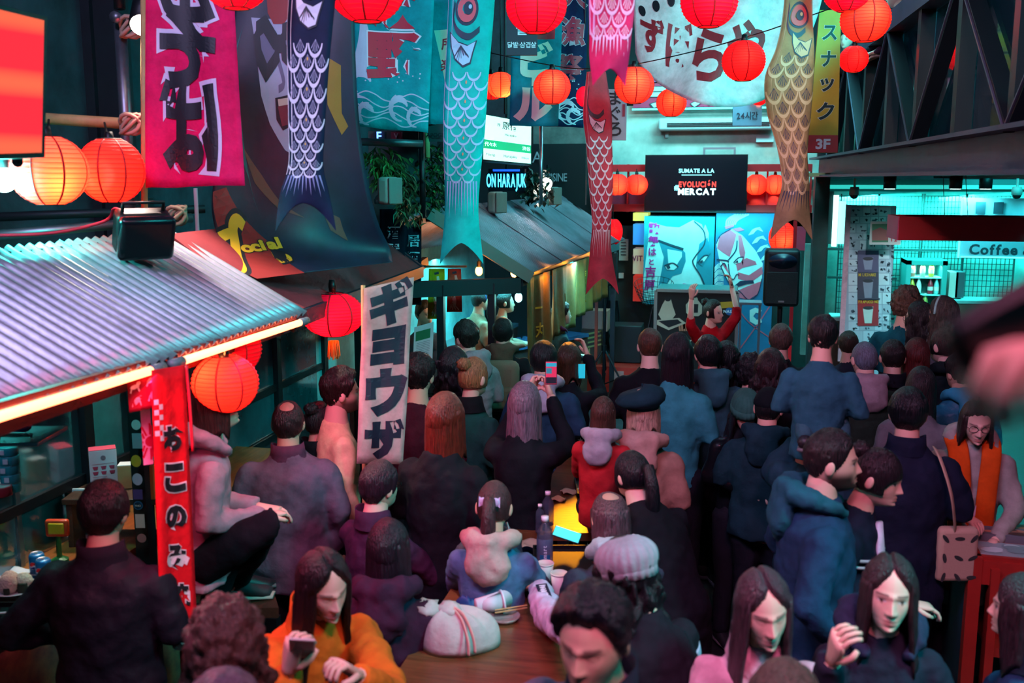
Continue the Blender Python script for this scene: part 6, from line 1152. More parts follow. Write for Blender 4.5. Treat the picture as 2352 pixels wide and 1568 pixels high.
dish(1357, 1115, .962, .06, .04, 'foil dish of fried food at the far side of the black tray'); dish(1345, 1132, .962, .055, .04, 'foil dish at the near side of the black tray'); dish(1345, 1035, .955, .07, .05, 'food wrapped in foil at the far end of the gold table')
def napkin(px, py, z, s, lab, rot=0.0, m=None):
    c = ptz(px, py, z); rn = random.Random(int(px)); ca, sa = math.cos(rot), math.sin(rot)
    build(G().slabgrid(lambda u, v, o: c + Vector(((u - .5) * s * ca - (v - .5) * s * sa, (u - .5) * s * sa + (v - .5) * s * ca, .006 + .008 * math.sin(7 * u + 5 * v) + o)), 8, 8, .002), 'paper_napkin', m or paint('#c0a890', .8), smooth=True, label=lab, cat='napkin', group='paper napkins')
napkin(1307, 1130, .955, .09, 'crumpled napkin beside the black food tray', .4); napkin(1283, 1147, .955, .08, 'flat paper slip on the gold table', .1); napkin(1345, 1070, .955, .1, 'folded napkin near the copper can', .6)
# tied cloth bag
def blob(name, c, r, m, parent=None, seed=0, amp=.15, fr=3.0, seg=28, ring=18, **kw):
    V = []; g = G().ell((0, 0, 0), (1, 1, 1), seg, ring); W_ = np.concatenate(g.v); out = []
    for v in W_:
        v = Vector(v); n_ = mnoise.noise(v * fr + Vector((seed * 3.1, 0, 0))) * amp + mnoise.noise(v * fr * 2.3 + Vector((0, seed, 0))) * amp * .5; q = v * (1 + n_); out.append((c[0] + q.x * r[0], c[1] + q.y * r[1], max(c[2] - r[2] * .8, c[2] + q.z * r[2])))
    g2 = G().add(out, g.f); return build(g2, name, m, parent, smooth=True, **kw)
bgm = mat('bag_cloth', '#a89c98', .8, bump=.4, bscale=30, var=.2); c = ptz(1052, 1480, .92); bag = empty('tied_cloth_bag', c, 'cream drawstring cloth bag tied in a knot on the near table', 'bag'); k0 = c + UP * .155 - RGT * .035
R = []
for j in range(15):
    t = j / 14; R.append([c + RGT * (x_ * .165 - .035 * t ** 2) + FWD * (y_ * .115) + UP * (.002 + .16 * math.sin(t * 1.57) ** .8 + .012 * math.sin(5 * a_) * t) for a_ in (2 * math.pi * i / 48 for i in range(48)) for q_ in [max(.06, (1 - t ** 2.2)) * (1 + .07 * math.sin(8 * a_ + 2) * t + .05 * math.sin(13 * a_) * t + .06 * math.sin(3 * a_ + 1))] for x_, y_ in [(q_ * math.cos(a_), q_ * math.sin(a_))]])
build(G().rings(R), 'pouch', bgm, bag, True); blob('knot', k0, (.05, .045, .03), bgm, bag, 5, .3, 4, 14, 10)
for s_ in ([(0, 0, .01), (.06, -.06, .0), (.1, -.12, -.06), (.11, -.14, -.12)], [(0, 0, .01), (.05, -.07, -.01), (.08, -.13, -.07), (.085, -.145, -.13)]):
    build(G().tube(spline2([tuple(k0 + RGT * q[0] + FWD * q[1] + UP * q[2]) for q in s_], 1)[0], .012, 6, flat=.35), 'strap', mat('bag_strap', '#b89084', .8), bag, True)
blob('gathered_mouth', k0 - RGT * .09 + UP * .0, (.06, .05, .035), bgm, bag, 8, .4, 4, 14, 10)
# overturned cup, foil and chopsticks
c = ptz(1150, 1412, .925); ov = empty('overturned_cup', c, 'large white paper cup tipped over beside the tied bag', 'cup'); ax = (RGT * .9 + FWD * .25 + UP * .1).normalized(); o0 = c - RGT * .06 + UP * .05
build(G().tube([o0 - ax * .05, o0 - ax * .045, o0 + ax * .07, o0 + ax * .068, o0 - ax * .03], [.03, .034, .047, .043, .03], 20), 'body', paint('#c4b4bc', .6), ov, True); build(G().tube([o0 + ax * .066, o0 + ax * .074], .049, 20), 'rim', paint('#cfc4cc', .5), ov, True)
c, t = dish(1158, 1422, .922, .07, .05, 'foil dish under the overturned cup', foil, None)
for k, (dx, dz) in enumerate(((0, .0), (.02, .012))): build(G().tube([c - RGT * .04 + UP * (.03 + dz), c + RGT * .1 + FWD * .04 + UP * (.035 + dz)], .0035, 6), 'chopstick', bamboo, label=('first' if k == 0 else 'second, upper') + ' wooden chopstick across the foil dish', cat='chopstick', group='chopsticks on the foil dish')
napkin(988, 1480, .923, .06, 'crumpled white tissue under the tied bag', .3, paint('#c8c0c8'))
# navy backpack with a pink lining lying on the table
c = ptz(1140, 1345, .92); bp = empty('backpack', c, 'navy hooded bag with pink lining slumped on the table', 'backpack'); nv = mat('navy_fabric', '#121a30', .7, bump=.3, bscale=120, var=.2)
blob('main_body', c + UP * .14, (.13, .1, .17), nv, bp, 2, .16, 2.2); blob('front_pocket', c + RGT * .05 - FWD * .06 + UP * .12, (.08, .05, .12), mat('navy_pocket', '#16344e', .7), bp, 6, .1, 2.2, 20, 14); blob('lining', c - RGT * .06 - FWD * .085 + UP * .13, (.045, .03, .075), paint('#b08890', .8), bp, 9, .3, 4, 16, 12); blob('side_flap', c - RGT * .14 + UP * .15, (.06, .06, .06), nv, bp, 4, .2, 3, 16, 12)
build(G().tube(spline2([tuple(c + RGT * x + FWD * y + UP * z) for x, y, z in ((-.06, -.1, .18), (.03, -.1, .22), (.06, -.08, .28), (.05, -.03, .32))], 1)[0], .005, 6), 'drawstring', paint('#8a8a94'), bp, True)
# papers on the near end of the second table
napkin(1225, 1250, .925, .12, 'printed paper sheets between the two tables', .2, paint('#7a6a68'))
# ------------------------------------------------------------------ food counter at the lower left
A, B = ptz(-60, 1490, 1.0), ptz(112, 1382, 1.0); dirn = (B - A).normalized(); inw = UP.cross(dirn); inw = inw if inw.dot(RGT) < 0 else -inw
fcn = empty('food_counter', (A + B) / 2, 'wooden food counter with a printed food picture front under the neon eave', 'counter'); fcn.location.z = 0; WLOC[fcn.name].z = 0
A2, B2 = A - dirn * .6, B + dirn * 2.5; cw_ = mat('counter_wood', '#8a4a20', .4, var=.3, vscale=4, stretch=(12, 1, 1))
slab4('worktop', A2, B2, B2 + inw * .95, A2 + inw * .95, .05, cw_, fcn); slab4('front_board', A2 - UP * .05 + inw * .05, B2 - UP * .05 + inw * .05, B2 + inw * .05 - UP * .99, A2 + inw * .05 - UP * .99, .03, mat('food_picture', '#4a2c34', .6, col2='#9a6a48', vscale=6), fcn)
def fz(px, py): return ptz(px, py, 1.0)
can(88, 1328, 1.0, .122, '#0c5f94', 'blue cola can at the back of the counter group', cola); can(103, 1342, 1.0, .122, '#0c5f94', 'middle blue cola can on the food counter', cola); can(139, 1348, 1.0, .115, '#0c5f94', 'blue cola can nearest the dark jacket', cola)
tray(-20, 1345, 112, 1385, 1.0, 'black tray carrying the rice ball plate'); tray(-30, 1395, 55, 1425, 1.0, 'empty black tray with white cutlery')
c = ptz(38, 1358, 1.01); pl = empty('plate', c, 'white round plate of rice balls on the food counter', 'plate'); build(G().lathe([(.05, 0), (.06, .004), (.098, .018), (.1, .02), (.096, .02), (.06, .008)], 28, c), 'dish', paint('#b8b4bc', .3), pl, True)
rice = mat('rice', '#cdbfa8', .7, bump=1.0, bscale=120, var=.15, vscale=60)
for k, (dx, dy_, r_) in enumerate(((-.035, .02, .042), (-.02, -.03, .045), (.035, .0, .042))):
    q = c + RGT * dx + FWD * dy_ + UP * .045; b = empty('rice_ball', q, ('rice ball at the back of the plate', 'rice ball at the front of the plate', 'rice ball wrapped with green seaweed on the plate')[k], 'rice ball', 'rice balls on the plate'); blob('rice', q, (r_, r_ * .8, r_), rice, b, k, .06, 6, 20, 14); bx = q - FWD * r_ * .75 - UP * .018 + RGT * .01; rbox(bx, (.025 if k < 2 else .04, .015, .03 if k < 2 else .05), oriented(-FWD), 'seaweed', mat('nori', '#1c2a18', .6), b, .004)
napkin(25, 1320, 1.005, .14, 'white folded napkin behind the rice ball plate', .2, paint('#c4bcc4'))
cf = empty('plastic_fork', ptz(20, 1408, 1.01), 'white plastic cutlery on the empty tray', 'cutlery'); q = ptz(20, 1408, 1.018); build(G().bar(q - RGT * .06, q + RGT * .05 + FWD * .02, .008, .004), 'handle_stem', paint('#c8c4cc'), cf); build(G().bar(q + RGT * .05 + FWD * .02, q + RGT * .085 + FWD * .028, .02, .004), 'prongs', paint('#c8c4cc'), cf)
# shelf with teal tins
sp_ = ptz(48, 1300, 1.0); sh = empty('steel_shelf', (sp_.x, sp_.y, 1.0), 'grey steel shelf unit with teal tins at the picture edge', 'shelf'); 
build(G().bar(sp_, sp_ + UP * .62, .03, .03), 'upright', steel, sh); zsh = pt(30, 1118, sp_.dot(FWD)).z; q = Vector((sp_.x, sp_.y, zsh)) - RGT * .2; rbox(q, (.42, .3, .02), oriented(FWD), 'shelf_board', steel, sh, .003)
build(G().bar(sp_ + FWD * .28, sp_ + FWD * .28 + UP * .62, .03, .03), 'upright', steel, sh)
dT = (q - FWD * .1).dot(FWD)
for k in range(5):
    b = pt(26 - (2 - k % 2), 1105, dT); b.z = zsh + .011 + .041 * k; o = empty('food_tin', b, ('lowest', 'second', 'middle', 'fourth', 'topmost')[k] + ' teal tin of the stack on the steel shelf', 'tin', 'stacked teal tins'); build(G().lathe([(.04, 0), (.041, .003), (.041, .036), (.04, .039)], 20, b), 'body', mat('tin_teal', '#1f9a9c', .35), o, True); build(G().lathe([(.037, .0385), (.037, .0395)], 20, b), 'lid', mat('tin_lid', '#2aa8aa', .3, .4), o); rbox(b - FWD * .0415 + RGT * (.004 if k % 2 else -.008) + UP * .02, (.022, .002, .022), oriented(FWD), 'price_label', paint('#c0d8d8'), o, .0005)
b = pt(2, 1110, dT - .06); b.z = zsh + .011; o = empty('food_tin', b, 'red tin beside the teal stack on the steel shelf', 'tin'); build(G().lathe([(.042, 0), (.043, .003), (.043, .04), (.042, .043)], 20, b), 'body', mat('tin_red', '#9a2c38', .35), o, True); build(G().lathe([(.039, .043), (.039, .044)], 20, b), 'lid', mat('tin_lid2', '#a8868a', .3, .4), o)
c = pt(30, 980, 3.75); o = empty('snack_packet', c, 'orange and blue snack packet on the top shelf under the eave', 'packet'); rbox(c, (.13, .05, .035), oriented(FWD), 'wrapper', paint('#1c3f94', .3), o, .015); rbox(c - RGT * .06, (.09, .052, .036), oriented(FWD), 'wrapper_band', paint('#b8602c', .3), o, .015); rbox(c - UP * .035 - RGT * .05, (.4, .25, .015), oriented(FWD), 'shelf_board', steel, sh, .003)
# goods on the counter end
def carton(px, py, z, w, d_, h, m, lab, yaw=20, top=None, marks=None):
    c = ptz(px, py, z); a = math.radians(yaw); f = -FWD * math.cos(a) + RGT * math.sin(a); R = oriented(f); o = empty('carton', c, lab, 'box', 'cartons by the sticker post'); rbox(c + UP * h / 2, (w, d_, h), R, 'box_body', m, o, .003)
    if top: rbox(c + UP * (h + .002), (w * .99, d_ * .99, .004), R, 'lid', top, o, .001)
    if marks:
        x = Vector(R[:, 0]); Sx = lambda u, v, l=0: c - x * u + UP * (h / 2 + v) + f * (d_ / 2 + l + .001)
        Q = Print(Sx); marks(Q, w, h); Q.done(o, {}, {k: 'print' for k in ('#b02c48', '#7a5a68')})
def bowls(Q, w, h):
    for j in range(2):
        for i in range(3): x, y = -w * .3 + w * .3 * i, h * .02 - h * .14 * j; Q.poly([(x - .014, y + .01), (x + .014, y + .01), (x + .008, y - .006), (x - .008, y - .006)], '#b02c48', .001)
    Q.rect(-w * .4, h * .13, w * .4, h * .14, '#b02c48', .001); Q.rect(-w * .4, -h * .22, w * .1, -h * .21, '#b02c48', .001); Q.disc(0, h * .3, .012, '#7a5a68', lift=.001)
    for k in range(4): Q.rect(-w * .4, -h * (.27 + .05 * k), w * .05, -h * (.275 + .05 * k), '#7a5a68', .001)
rz_ = ptz(285, 1125, 1.25); t = empty('goods_riser', (rz_.x, rz_.y, 1.0), 'low dark wooden riser carrying the cartons on the food counter', 'riser'); R9 = oriented(FWD); rbox(Vector((rz_.x, rz_.y, 1.235)), (.5, .3, .03), R9, 'board', wood_d, t, .004); [rbox(Vector((rz_.x, rz_.y, 1.11)) + RGT * x_, (.03, .28, .22), R9, 'side_board', wood_d, t, .003) for x_ in (-.22, .22)]
carton(240, 1112, 1.25, .13, .08, .19, paint('#c4a8b4'), 'white carton with red bowl pictures and a red lid', 25, paint('#b83a50'), bowls); carton(292, 1118, 1.25, .07, .07, .12, paint('#c0704c'), 'small orange and white drink carton beside the bowl carton', 10, paint('#b8b0b0')); carton(350, 1140, 1.25, .06, .1, .17, paint('#b84a1c'), 'orange carton between the sticker post and the red banner', 0); carton(338, 1115, 1.25, .05, .05, .15, paint('#9fb4b8'), 'pale carton behind the sticker post', 0)
c = ptz(182, 1235, 1.0); sg = empty('standing_card', c, 'white and green card with Japanese characters behind the dark jacket man', 'card'); rbox(c + UP * .13, (.11, .012, .26), oriented(FWD), 'card', paint('#b0b8b8'), sg, .002)
Q = Print(lambda x, y, l=0: c + UP * (.13 + y) + RGT * x - FWD * (.0065 + l)); Q.rect(-.05, -.11, .05, .11, 'g', .001)
for i, ch in enumerate('実体化'): Q.char(ch, -.015, .075 - .062 * i, .05, .055, 'w', .03, .002)
Q.done(sg, {'g': paint('#2a8a78'), 'w': paint('#d0d8d8')})
c = ptz(138, 1290, 1.0); fl_ = empty('toy_flower', c, 'orange and yellow block toy flower on a green stem', 'toy'); rbox(c + UP * .17, (.11, .03, .085), oriented(-FWD), 'bloom', paint('#c8381c', .35), fl_, .012); rbox(c + UP * .17 - FWD * .012, (.075, .02, .055), oriented(-FWD), 'bloom_centre', paint('#c88a18', .35), fl_, .006); build(G().tube([c, c + UP * .13], .012, 8), 'stem_rod', paint('#1c5a2c', .4), fl_); build(G().lathe([(.04, 0), (.04, .015), (.02, .025)], 12, c), 'foot_disc', paint('#1c5a2c', .4), fl_)
# sticker on the glass
cst = wall_pt(184, 1052, .01)
# menu clipboard by the gyoza banner
o, S, (w, h), P = sheet('menu_board', [(952, 752, 7.4), (996, 740, 7.4), (992, 850, 7.2), (948, 862, 7.2)], paint('#b0b0b4'), 'white printed menu board with green blocks beside the gyoza banner', 'menu', t=.012)
Q = Print(lambda x, y, l=0: S(x, y, l + .006)); Q.rect(-w * .4, h * .18, w * .36, h * .38, 'g', .002); Q.rect(-w * .42, -h * .4, -w * .1, -h * .2, 'g', .002)
for k in range(10): Q.rect(-w * .35, h * (.13 - .035 * k), w * .35, h * (.122 - .035 * k), 'd', .002)
Q.done(o, {'g': paint('#12603c'), 'd': paint('#60646c')}, {'g': 'print', 'd': 'print'})
rod('board_pole', [Vector((pt(970, 850, 7.3).x, pt(970, 850, 7.3).y, 0)), pt(970, 745, 7.45)], .012, black, 'black pole holding the printed menu board', 'pole')
# ------------------------------------------------------------------ people
skin_mat = mat('skin', '#c08a72', .5, attr='Col', spec=.35, bump=.06, bscale=220)
for n_ in skin_mat.node_tree.nodes:
    if n_.type == 'BSDF_PRINCIPLED': n_.inputs['Subsurface Weight'].default_value = 0.0
HAIRM = {}
def hair_mat(c):
    return mat('hair_' + c, c, .4, bump=1.0, bscale=30, var=.65, vscale=26, stretch=(6, 6, .6), spec=.5)
def g1(x, s): return math.exp(-(x / s) ** 2)
def sst(a, b, x): t = min(1, max(0, (x - a) / (b - a))); return t * t * (3 - 2 * t)
def head_pt(az, el, fem, jaw=1.0):
    """surface point of the head, centre at origin, +Y the face; az from the face, el up"""
    x, y, z = math.cos(el) * math.sin(az), math.cos(el) * math.cos(az), math.sin(el)
    w = .074 if fem else .078; px, py, pz = x * w, y * .093, z * .118
    if z < 0: k = (-z); px *= 1 - (.30 if fem else .22) * jaw * k ** 1.3; 
    if y < 0: py *= 1.06 - .45 * sst(0, 1, -z) 
    else:
        py *= (1.0 - .06 * abs(x)) * (1 + .17 * sst(.1, .56, -z) + .5 * sst(.5, .88, -z))
    if z > 0: px *= 1 + .04 * z
    f = sst(.0, .35, y)
    if f > 0:
        ex = abs(px); dz = 0.0
        dz += .005 * g1(pz - .017, .009) * sst(.062, .03, ex)
        dz -= .0085 * g1(ex - .031, .017) * g1(pz - .002, .011)
        dz += .0065 * g1(ex - .031, .0115) * g1(pz - .0, .0075)
        t = sst(.012, -.036, pz); dz += (.003 + .019 * t) * g1(px, .0075 + .0045 * t) * (1 if pz > -.036 else g1(pz + .036, .006)) * sst(.03, .012, pz)
        dz += .007 * g1(ex - .013, .006) * g1(pz + .036, .006)
        dz += .0075 * g1(px, .021) * (g1(pz + .0605, .0045) + 1.1 * g1(pz + .0705, .005)) - .0035 * g1(pz + .0655, .002) * g1(px, .02)
        dz += .007 * g1(px, .02) * g1(pz + .096, .012); dz -= .003 * g1(px, .022) * g1(pz + .083, .006)
        dz += .004 * g1(ex - .045, .02) * g1(pz + .022, .02)
        py += dz * f
    return px, py, pz
def hairline(az, front=.072):
    a = abs(az)
    if front > .2: return float(np.interp(a, [0, .12, .4, .7, 1.0, 1.25, 1.5, 1.75, 2.0, 2.4, 3.15], [.098, .088, .066, .038, .005, -.03, -.05, -.05, -.05, -.062, -.07]))
    return float(np.interp(a, [0, .55, .85, 1.1, 1.3, 1.5, 1.75, 2.0, 2.4, 3.15], [front, front - .006, front - .022, front - .05, -.005, -.03, -.012, -.035, -.062, -.07]))
def mkgrid(n, m, conc=1.6):
    az = [math.pi * math.copysign(abs(u) ** conc, u) for u in np.linspace(-1, 1, n + 1)[:-1]]
    el = list(np.linspace(-math.pi / 2, math.pi / 2, m + 1)); return az, el
HEADS = {}
def head_mesh(fem, res, face, skinc, lipc, browc, beard, shave, eyes, hairc):
    az, el = mkgrid(*res); V = []; C = []; s = np.array(skinc)
    for e in el:
        for a in az:
            p = head_pt(a, e, fem); V.append(p); c = s.copy()
            x, y, z = p; ax_ = abs(x)
            if y > .02:
                k = g1(ax_ - .022, .02) * g1(z + .02, .02) * .15; c = c * (1 - k) + np.array(lipc) * k * 1.0
                k = max(0, 1 - (x / .023) ** 2) * max(g1(z + .0605, .0042), g1(z + .0705, .0048)); c = c * (1 - min(1, k)) + np.array(lipc) * min(1, k)
                k = g1(z + .0655, .0016) * (1 if ax_ < .023 else 0); c = c * (1 - .75 * k)
                bz = .0185 + .003 * math.sin(min(1, ax_ / .05) * 3); k = g1(z - bz, .0032 if fem else .0042) * sst(.010, .016, ax_) * sst(.054, .046, ax_); c = c * (1 - .9 * k) + np.array(browc) * .9 * k
                if eyes == 'open':
                    k = 1 if ((ax_ - .031) / .013) ** 2 + (z / .0052) ** 2 < 1 else 0
                    if k: c = np.array((.5, .46, .44))
                    if ((ax_ - .031) / .0052) ** 2 + (z / .0055) ** 2 < 1: c = np.array((.035, .022, .015))
                    k = g1(z - .0055 + ((ax_ - .031) / .013) ** 2 * .003, .0018) * (1 if abs(ax_ - .031) < .015 else 0); c = c * (1 - .85 * k)
                else:
                    k = g1(z + .003 - ((ax_ - .031) / .014) ** 2 * .002, .0022) * (1 if abs(ax_ - .031) < .014 else 0); c = c * (1 - .8 * k)
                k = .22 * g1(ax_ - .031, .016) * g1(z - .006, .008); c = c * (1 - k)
            if beard:
                k = sst(-.012, -.055, z + .03 * sst(.05, .02, ax_)) * sst(-.03, .02, y + .02) * (0.15 if (ax_ < .02 and -.078 < z < -.055) else 1) + .8 * g1(z + .052, .005) * sst(.03, .02, ax_) * (1 if y > .03 else 0)
                k = min(1, k) * beard; c = c * (1 - k) + np.array(browc) * k
            if shave:
                k = sst(-.006, .012, z - hairline(a)) * shave; c = c * (1 - k) + np.array(hairc) * k
            C.append((*c, 1))
    n = len(az); Fs = [(j * n + i, j * n + (i + 1) % n, (j + 1) * n + (i + 1) % n, (j + 1) * n + i) for j in range(len(el) - 1) for i in range(n)]
    return np.array(V), Fs, np.array(C)
def hair_cap(fem, style, t_top, t_side, seed, amp, fr, front, res=(48, 30), lo=None, part=0.0):
    az, el = mkgrid(*res, 1.0); V = []; keep = []
    for e in el:
        for a in az:
            p = Vector(head_pt(a, e, fem)); hl = hairline(a, front) if lo is None else max(lo, hairline(a, front) if abs(a) < 1.0 else lo)
            hl += .007 * mnoise.noise(Vector((a * 5, seed, e * 3)))
            if style == 'bald': m = sst(.055, .035, p.z) * sst(-.008, .01, p.z - hairline(a, front)) * (1 if abs(a) > .9 else 0)
            else: m = sst(-.008, .012, p.z - hl)
            if style == 'thin': m *= sst(.03, .05, (p - Vector((0, -.035, .108))).length)
            t = t_side + (t_top - t_side) * sst(-.02, .07, p.z); n = p.normalized()
            q = mnoise.noise(p * fr + Vector((seed, 0, 0))) * amp + mnoise.noise(p * fr * 2.7 + Vector((0, seed, 0))) * amp * .6
            if part: t -= part * g1(p.x - .006, .006) * (1 if p.z > .03 else 0)
            V.append(p + n * ((t + q) * m - .007 * (1 - m))); keep.append(m)
    n = len(az); Fs = []
    for j in range(len(el) - 1):
        for i in range(n):
            f = (j * n + i, j * n + (i + 1) % n, (j + 1) * n + (i + 1) % n, (j + 1) * n + i)
            if max(keep[k] for k in f) > .02: Fs.append(f)
    return V, Fs
def drape(L, spread, seed, amp, wav, fem, top=.05, thick=.02, bmax=2.2, back=.0, taper=.75, nb=36, nz=14):
    """long hair hanging from the head: closed sheet round the back and sides"""
    R = []; rnd = random.Random(seed); ph = [rnd.random() * 6.28 for _ in range(5)]
    for k in range(nz + 1):
        t = k / nz; z = top - (L + top) * t; e = math.asin(max(-1, min(1, z / .118))) if z > -.02 else 0; w = 1.0 if z > 0 else 1 + spread * min(1, -z / .25)
        hx = .074 * math.sqrt(max(.3, 1 - (max(z, 0) / .13) ** 2)); hy = .095 * math.sqrt(max(.3, 1 - (max(z, 0) / .13) ** 2)); o = []; i_ = []; bm = bmax * (1 - .18 * max(0, t - .3))
        th = thick * (1 - .55 * t ** 3)
        for b in range(nb + 1):
            be = -bm + 2 * bm * b / nb; a = math.pi + be; s = amp * (math.sin(9 * be + ph[0]) + .7 * math.sin(17 * be + ph[1]) + .5 * math.sin(31 * be + ph[2])) + wav * mnoise.noise(Vector((be * 5, z * 22, seed)))
            ex, ey = (hx + .014 + s) * w, (hy + .012 + s) * (1 + (w - 1) * .3)
            zz = z - (.04 * math.sin(5 * be + ph[3]) * t ** 2); q = Vector((math.sin(a) * ex, math.cos(a) * ey - back * t, zz)); o.append(q); i_.append(q - Vector((math.sin(a), math.cos(a), 0)) * th)
        R.append(o + i_[::-1])
    return R
# hand: wrist at origin, fingers +Y, palm -Z, thumb +X
def hand(curl=.5, spread=.12, grip=0.0):
    g = G(); g.rings([[(w * math.cos(a), y, h * math.sin(a)) for a in (2 * math.pi * i / 10 for i in range(10))] for w, y, h in ((.026, -.03, .021), (.028, 0, .019), (.038, .03, .016), (.042, .065, .014), (.040, .088, .012))])
    for k, (x, l, r) in enumerate(((.030, .07, .0088), (.010, .078, .009), (-.011, .073, .0086), (-.030, .057, .0076))):
        p = Vector((x, .08, 0)); a = 0; d = Vector((x * spread * 4, 1, 0)).normalized(); P = [p - d * .02, p]; rr = [r * 1.05, r * 1.05]
        for s_, f in ((.45, .8), (.32, 1.0), (.23, .7)): a += curl * f * 1.15 + .04 * k; q = Vector((d.x, d.y * math.cos(a), -math.sin(a))); p = p + q * l * s_; P.append(p); rr.append(r * (1 - .12 * len(rr) * .5))
        g.tube(P, rr, 8)
    g.tube([(.022, .01, -.004), (.042, .032, -.012), (.052, .058, -.02 - .015 * grip), (.048, .082, -.028 - .03 * grip)], [.013, .012, .0105, .008], 8); return g
ARMS = {'down': ((.245, -.03, .22), (.235, .08, -.02)), 'front': ((.25, -.02, .23), (.07, .25, .22)), 'cross': ((.25, .03, .22), (-.02, .24, .26)), 'hip': ((.33, -.10, .26), (.19, .07, .06)), 'pocket': ((.27, -.06, .22), (.2, .1, .0)), 'phone': ((.22, .06, .23), (.065, .29, .34)),
        'raise': ((.23, .20, .42), (.07, .32, .68)), 'table': ((.25, .20, .20), (.13, .42, .20)), 'dance': ((.40, .03, .62), (.27, .04, .88)), 'side': ((.30, .05, .25), (.24, .3, .16)), 'reach': ((.26, .14, .24), (.22, .38, .05))}
TEX = {}
def cloud_tex(sz):
    if sz not in TEX: t = bpy.data.textures.new('folds_%s' % sz, 'CLOUDS'); t.noise_scale = sz; t.noise_depth = 2; TEX[sz] = t
    return TEX[sz]
def remesh(o, vox, smooth_it=4, disp=0.0, dsz=.1, mid=.5):
    r = o.modifiers.new('skin', 'REMESH'); r.mode = 'VOXEL'; r.voxel_size = vox; r.use_smooth_shade = True
    if smooth_it: s = o.modifiers.new('smooth', 'SMOOTH'); s.factor = .5; s.iterations = smooth_it
    if disp: d = o.modifiers.new('folds', 'DISPLACE'); d.texture = cloud_tex(dsz); d.strength = disp; d.mid_level = mid; d.texture_coords = 'GLOBAL'
SK = {'a': (.58, .34, .25), 'b': (.50, .28, .20), 'c': (.64, .40, .31), 'd': (.36, .20, .14)}
PEOPLE = []
def person(label, px, py, h, yaw, top='#20242e', hair=('short', '#15100e'), mode='stand', s=1.0, fem=False, lean=0, head=(0, 0, 0), arms=('down', 'down'), legs='#14161e', skin='a', hood=None, collar=None, hem=-.1, fat=1.0, puff=0, beard=0, eyes='open', lip=None, hat=None, glasses=False, extra=None, sleeve=1.0, dz=0.0, side=0, rough=.85, legpose=None, group=None, hem_w=1.0, topname=None, hpx=None, lips='#a04848', twist=0, shave=0, hands=('relax', 'relax'), shoulder=1.0):
    sk = SK[skin]; lean_r, side_r = math.radians(lean), math.radians(side); RL = Matrix.Rotation(-lean_r, 3, 'X') @ Matrix.Rotation(side_r, 3, 'Y') @ Matrix.Rotation(math.radians(-twist), 3, 'Z')
    hipz = .90
    neck = RL @ Vector((0, 0, .555)); RH = Matrix.Rotation(-math.radians(head[1]), 3, 'Z') @ Matrix.Rotation(-math.radians(head[0]), 3, 'X') @ Matrix.Rotation(math.radians(head[2]), 3, 'Y')
    hc = neck + RL @ Vector((0, .008, .032)) + RH @ Vector((0, .024, .100)); HEADH = .252; rr_ = ray(px, py); k = -rr_.z
    if mode == 'stand':
        zc = hipz + hc.z; s = CAM_H / (zc + k * F_PX * HEADH / h); d = F_PX * HEADH * s / h; hz = hipz
    elif mode == 'on':
        hz = hipz; d = (CAM_H - (dz + (hz + hc.z) * s)) / k
    else:
        d = F_PX * HEADH * s / h; zw = CAM_H - k * d + dz; hz = zw / s - hc.z
        if mode == 'free': hz = hipz
    hw = pt(px, py, d); a = math.radians(yaw) + math.atan((px - CX) / F_PX); fy = FWD * math.cos(a) + RGT * math.sin(a); fx = Vector((fy.y, -fy.x, 0)); RW = Matrix((fx, fy, UP)).transposed()
    base = hw - RW @ (Vector((hc.x, hc.y, 0)) * s); base.z = hw.z - (hz + hc.z) * s
    PEOPLE.append((label[:40], round(s, 2), round(d, 2), round(base.z, 2), round(hw.z, 2), round(hz, 2)))
    def W(p): return base + RW @ (Vector(p) * s)
    def TW(p): return W(Vector((0, 0, hz)) + RL @ Vector(p))
    def HW(p): return W(Vector((0, 0, hz)) + hc + RH @ Vector(p))
    vox = (.011 if d < 3.6 else .014 if d < 5.2 else .019 if d < 8 else .026) * max(.8, s); hi = h > 80
    dressed = d < 12
    sh = (.158 if fem else .182) * shoulder * (fat ** .3); 
    # ---- body mesh: head, neck, trunk, arms with hands, legs
    g = G(); cols = []
    def put(V, Fs, c=None):
        g.add([tuple(v) for v in V], Fs); cols.append(np.array([(*sk, 1)] * len(V)) if c is None else c)
    facing = abs(((yaw + head[1] + 180) % 360) - 180) > 40
    res = (96, 72) if (h > 85 and facing) else (44, 36) if h > 60 else (28, 24)
    hc_l = lin(hair[1]); brow = tuple(x * .7 for x in hc_l)
    HV, HF, HC = head_mesh(fem, res, True, sk, lin(lips if fem else '#9a5248'), brow, beard, shave, eyes, tuple(x * .8 + .02 for x in hc_l))
    put([HW(v) for v in HV], HF, HC)
    for sx in (-1, 1) if hair[0] not in ('long', 'bob', 'parted', 'longwavy', 'longcurl', 'bangs', 'curly') and not (hat and hat[0] in ('beanie', 'slouch')) else ():   # ears
        gg = G(); gg.ell((0, 0, 0), (.009, .019, .031), 10, 8); ev = np.concatenate(gg.v); R = Matrix.Rotation(sx * -.35, 3, 'Z')
        put([HW(Vector((sx * .076, -.012, -.008)) + R @ Vector((v[0] + sx * .004, v[1] + .1 * v[2], v[2] * (1 if v[2] > 0 else .85)))) for v in ev], gg.f)
    def tubeg(P, r, seg=10, **kw): gg = G().tube(P, r, seg, **kw); put(np.concatenate(gg.v), gg.f)
    nr = .050 if fem else .058
    tubeg([TW((0, -.01, .40)), TW((0, -.004, .52)), W(Vector((0, 0, hz)) + neck + RL @ Vector((0, .004, .03))), HW((0, -.018, -.055)), HW((0, -.008, -.01))], [.1 * s, nr * 1.25 * s, nr * s, nr * .98 * s, nr * .9 * s], 16)
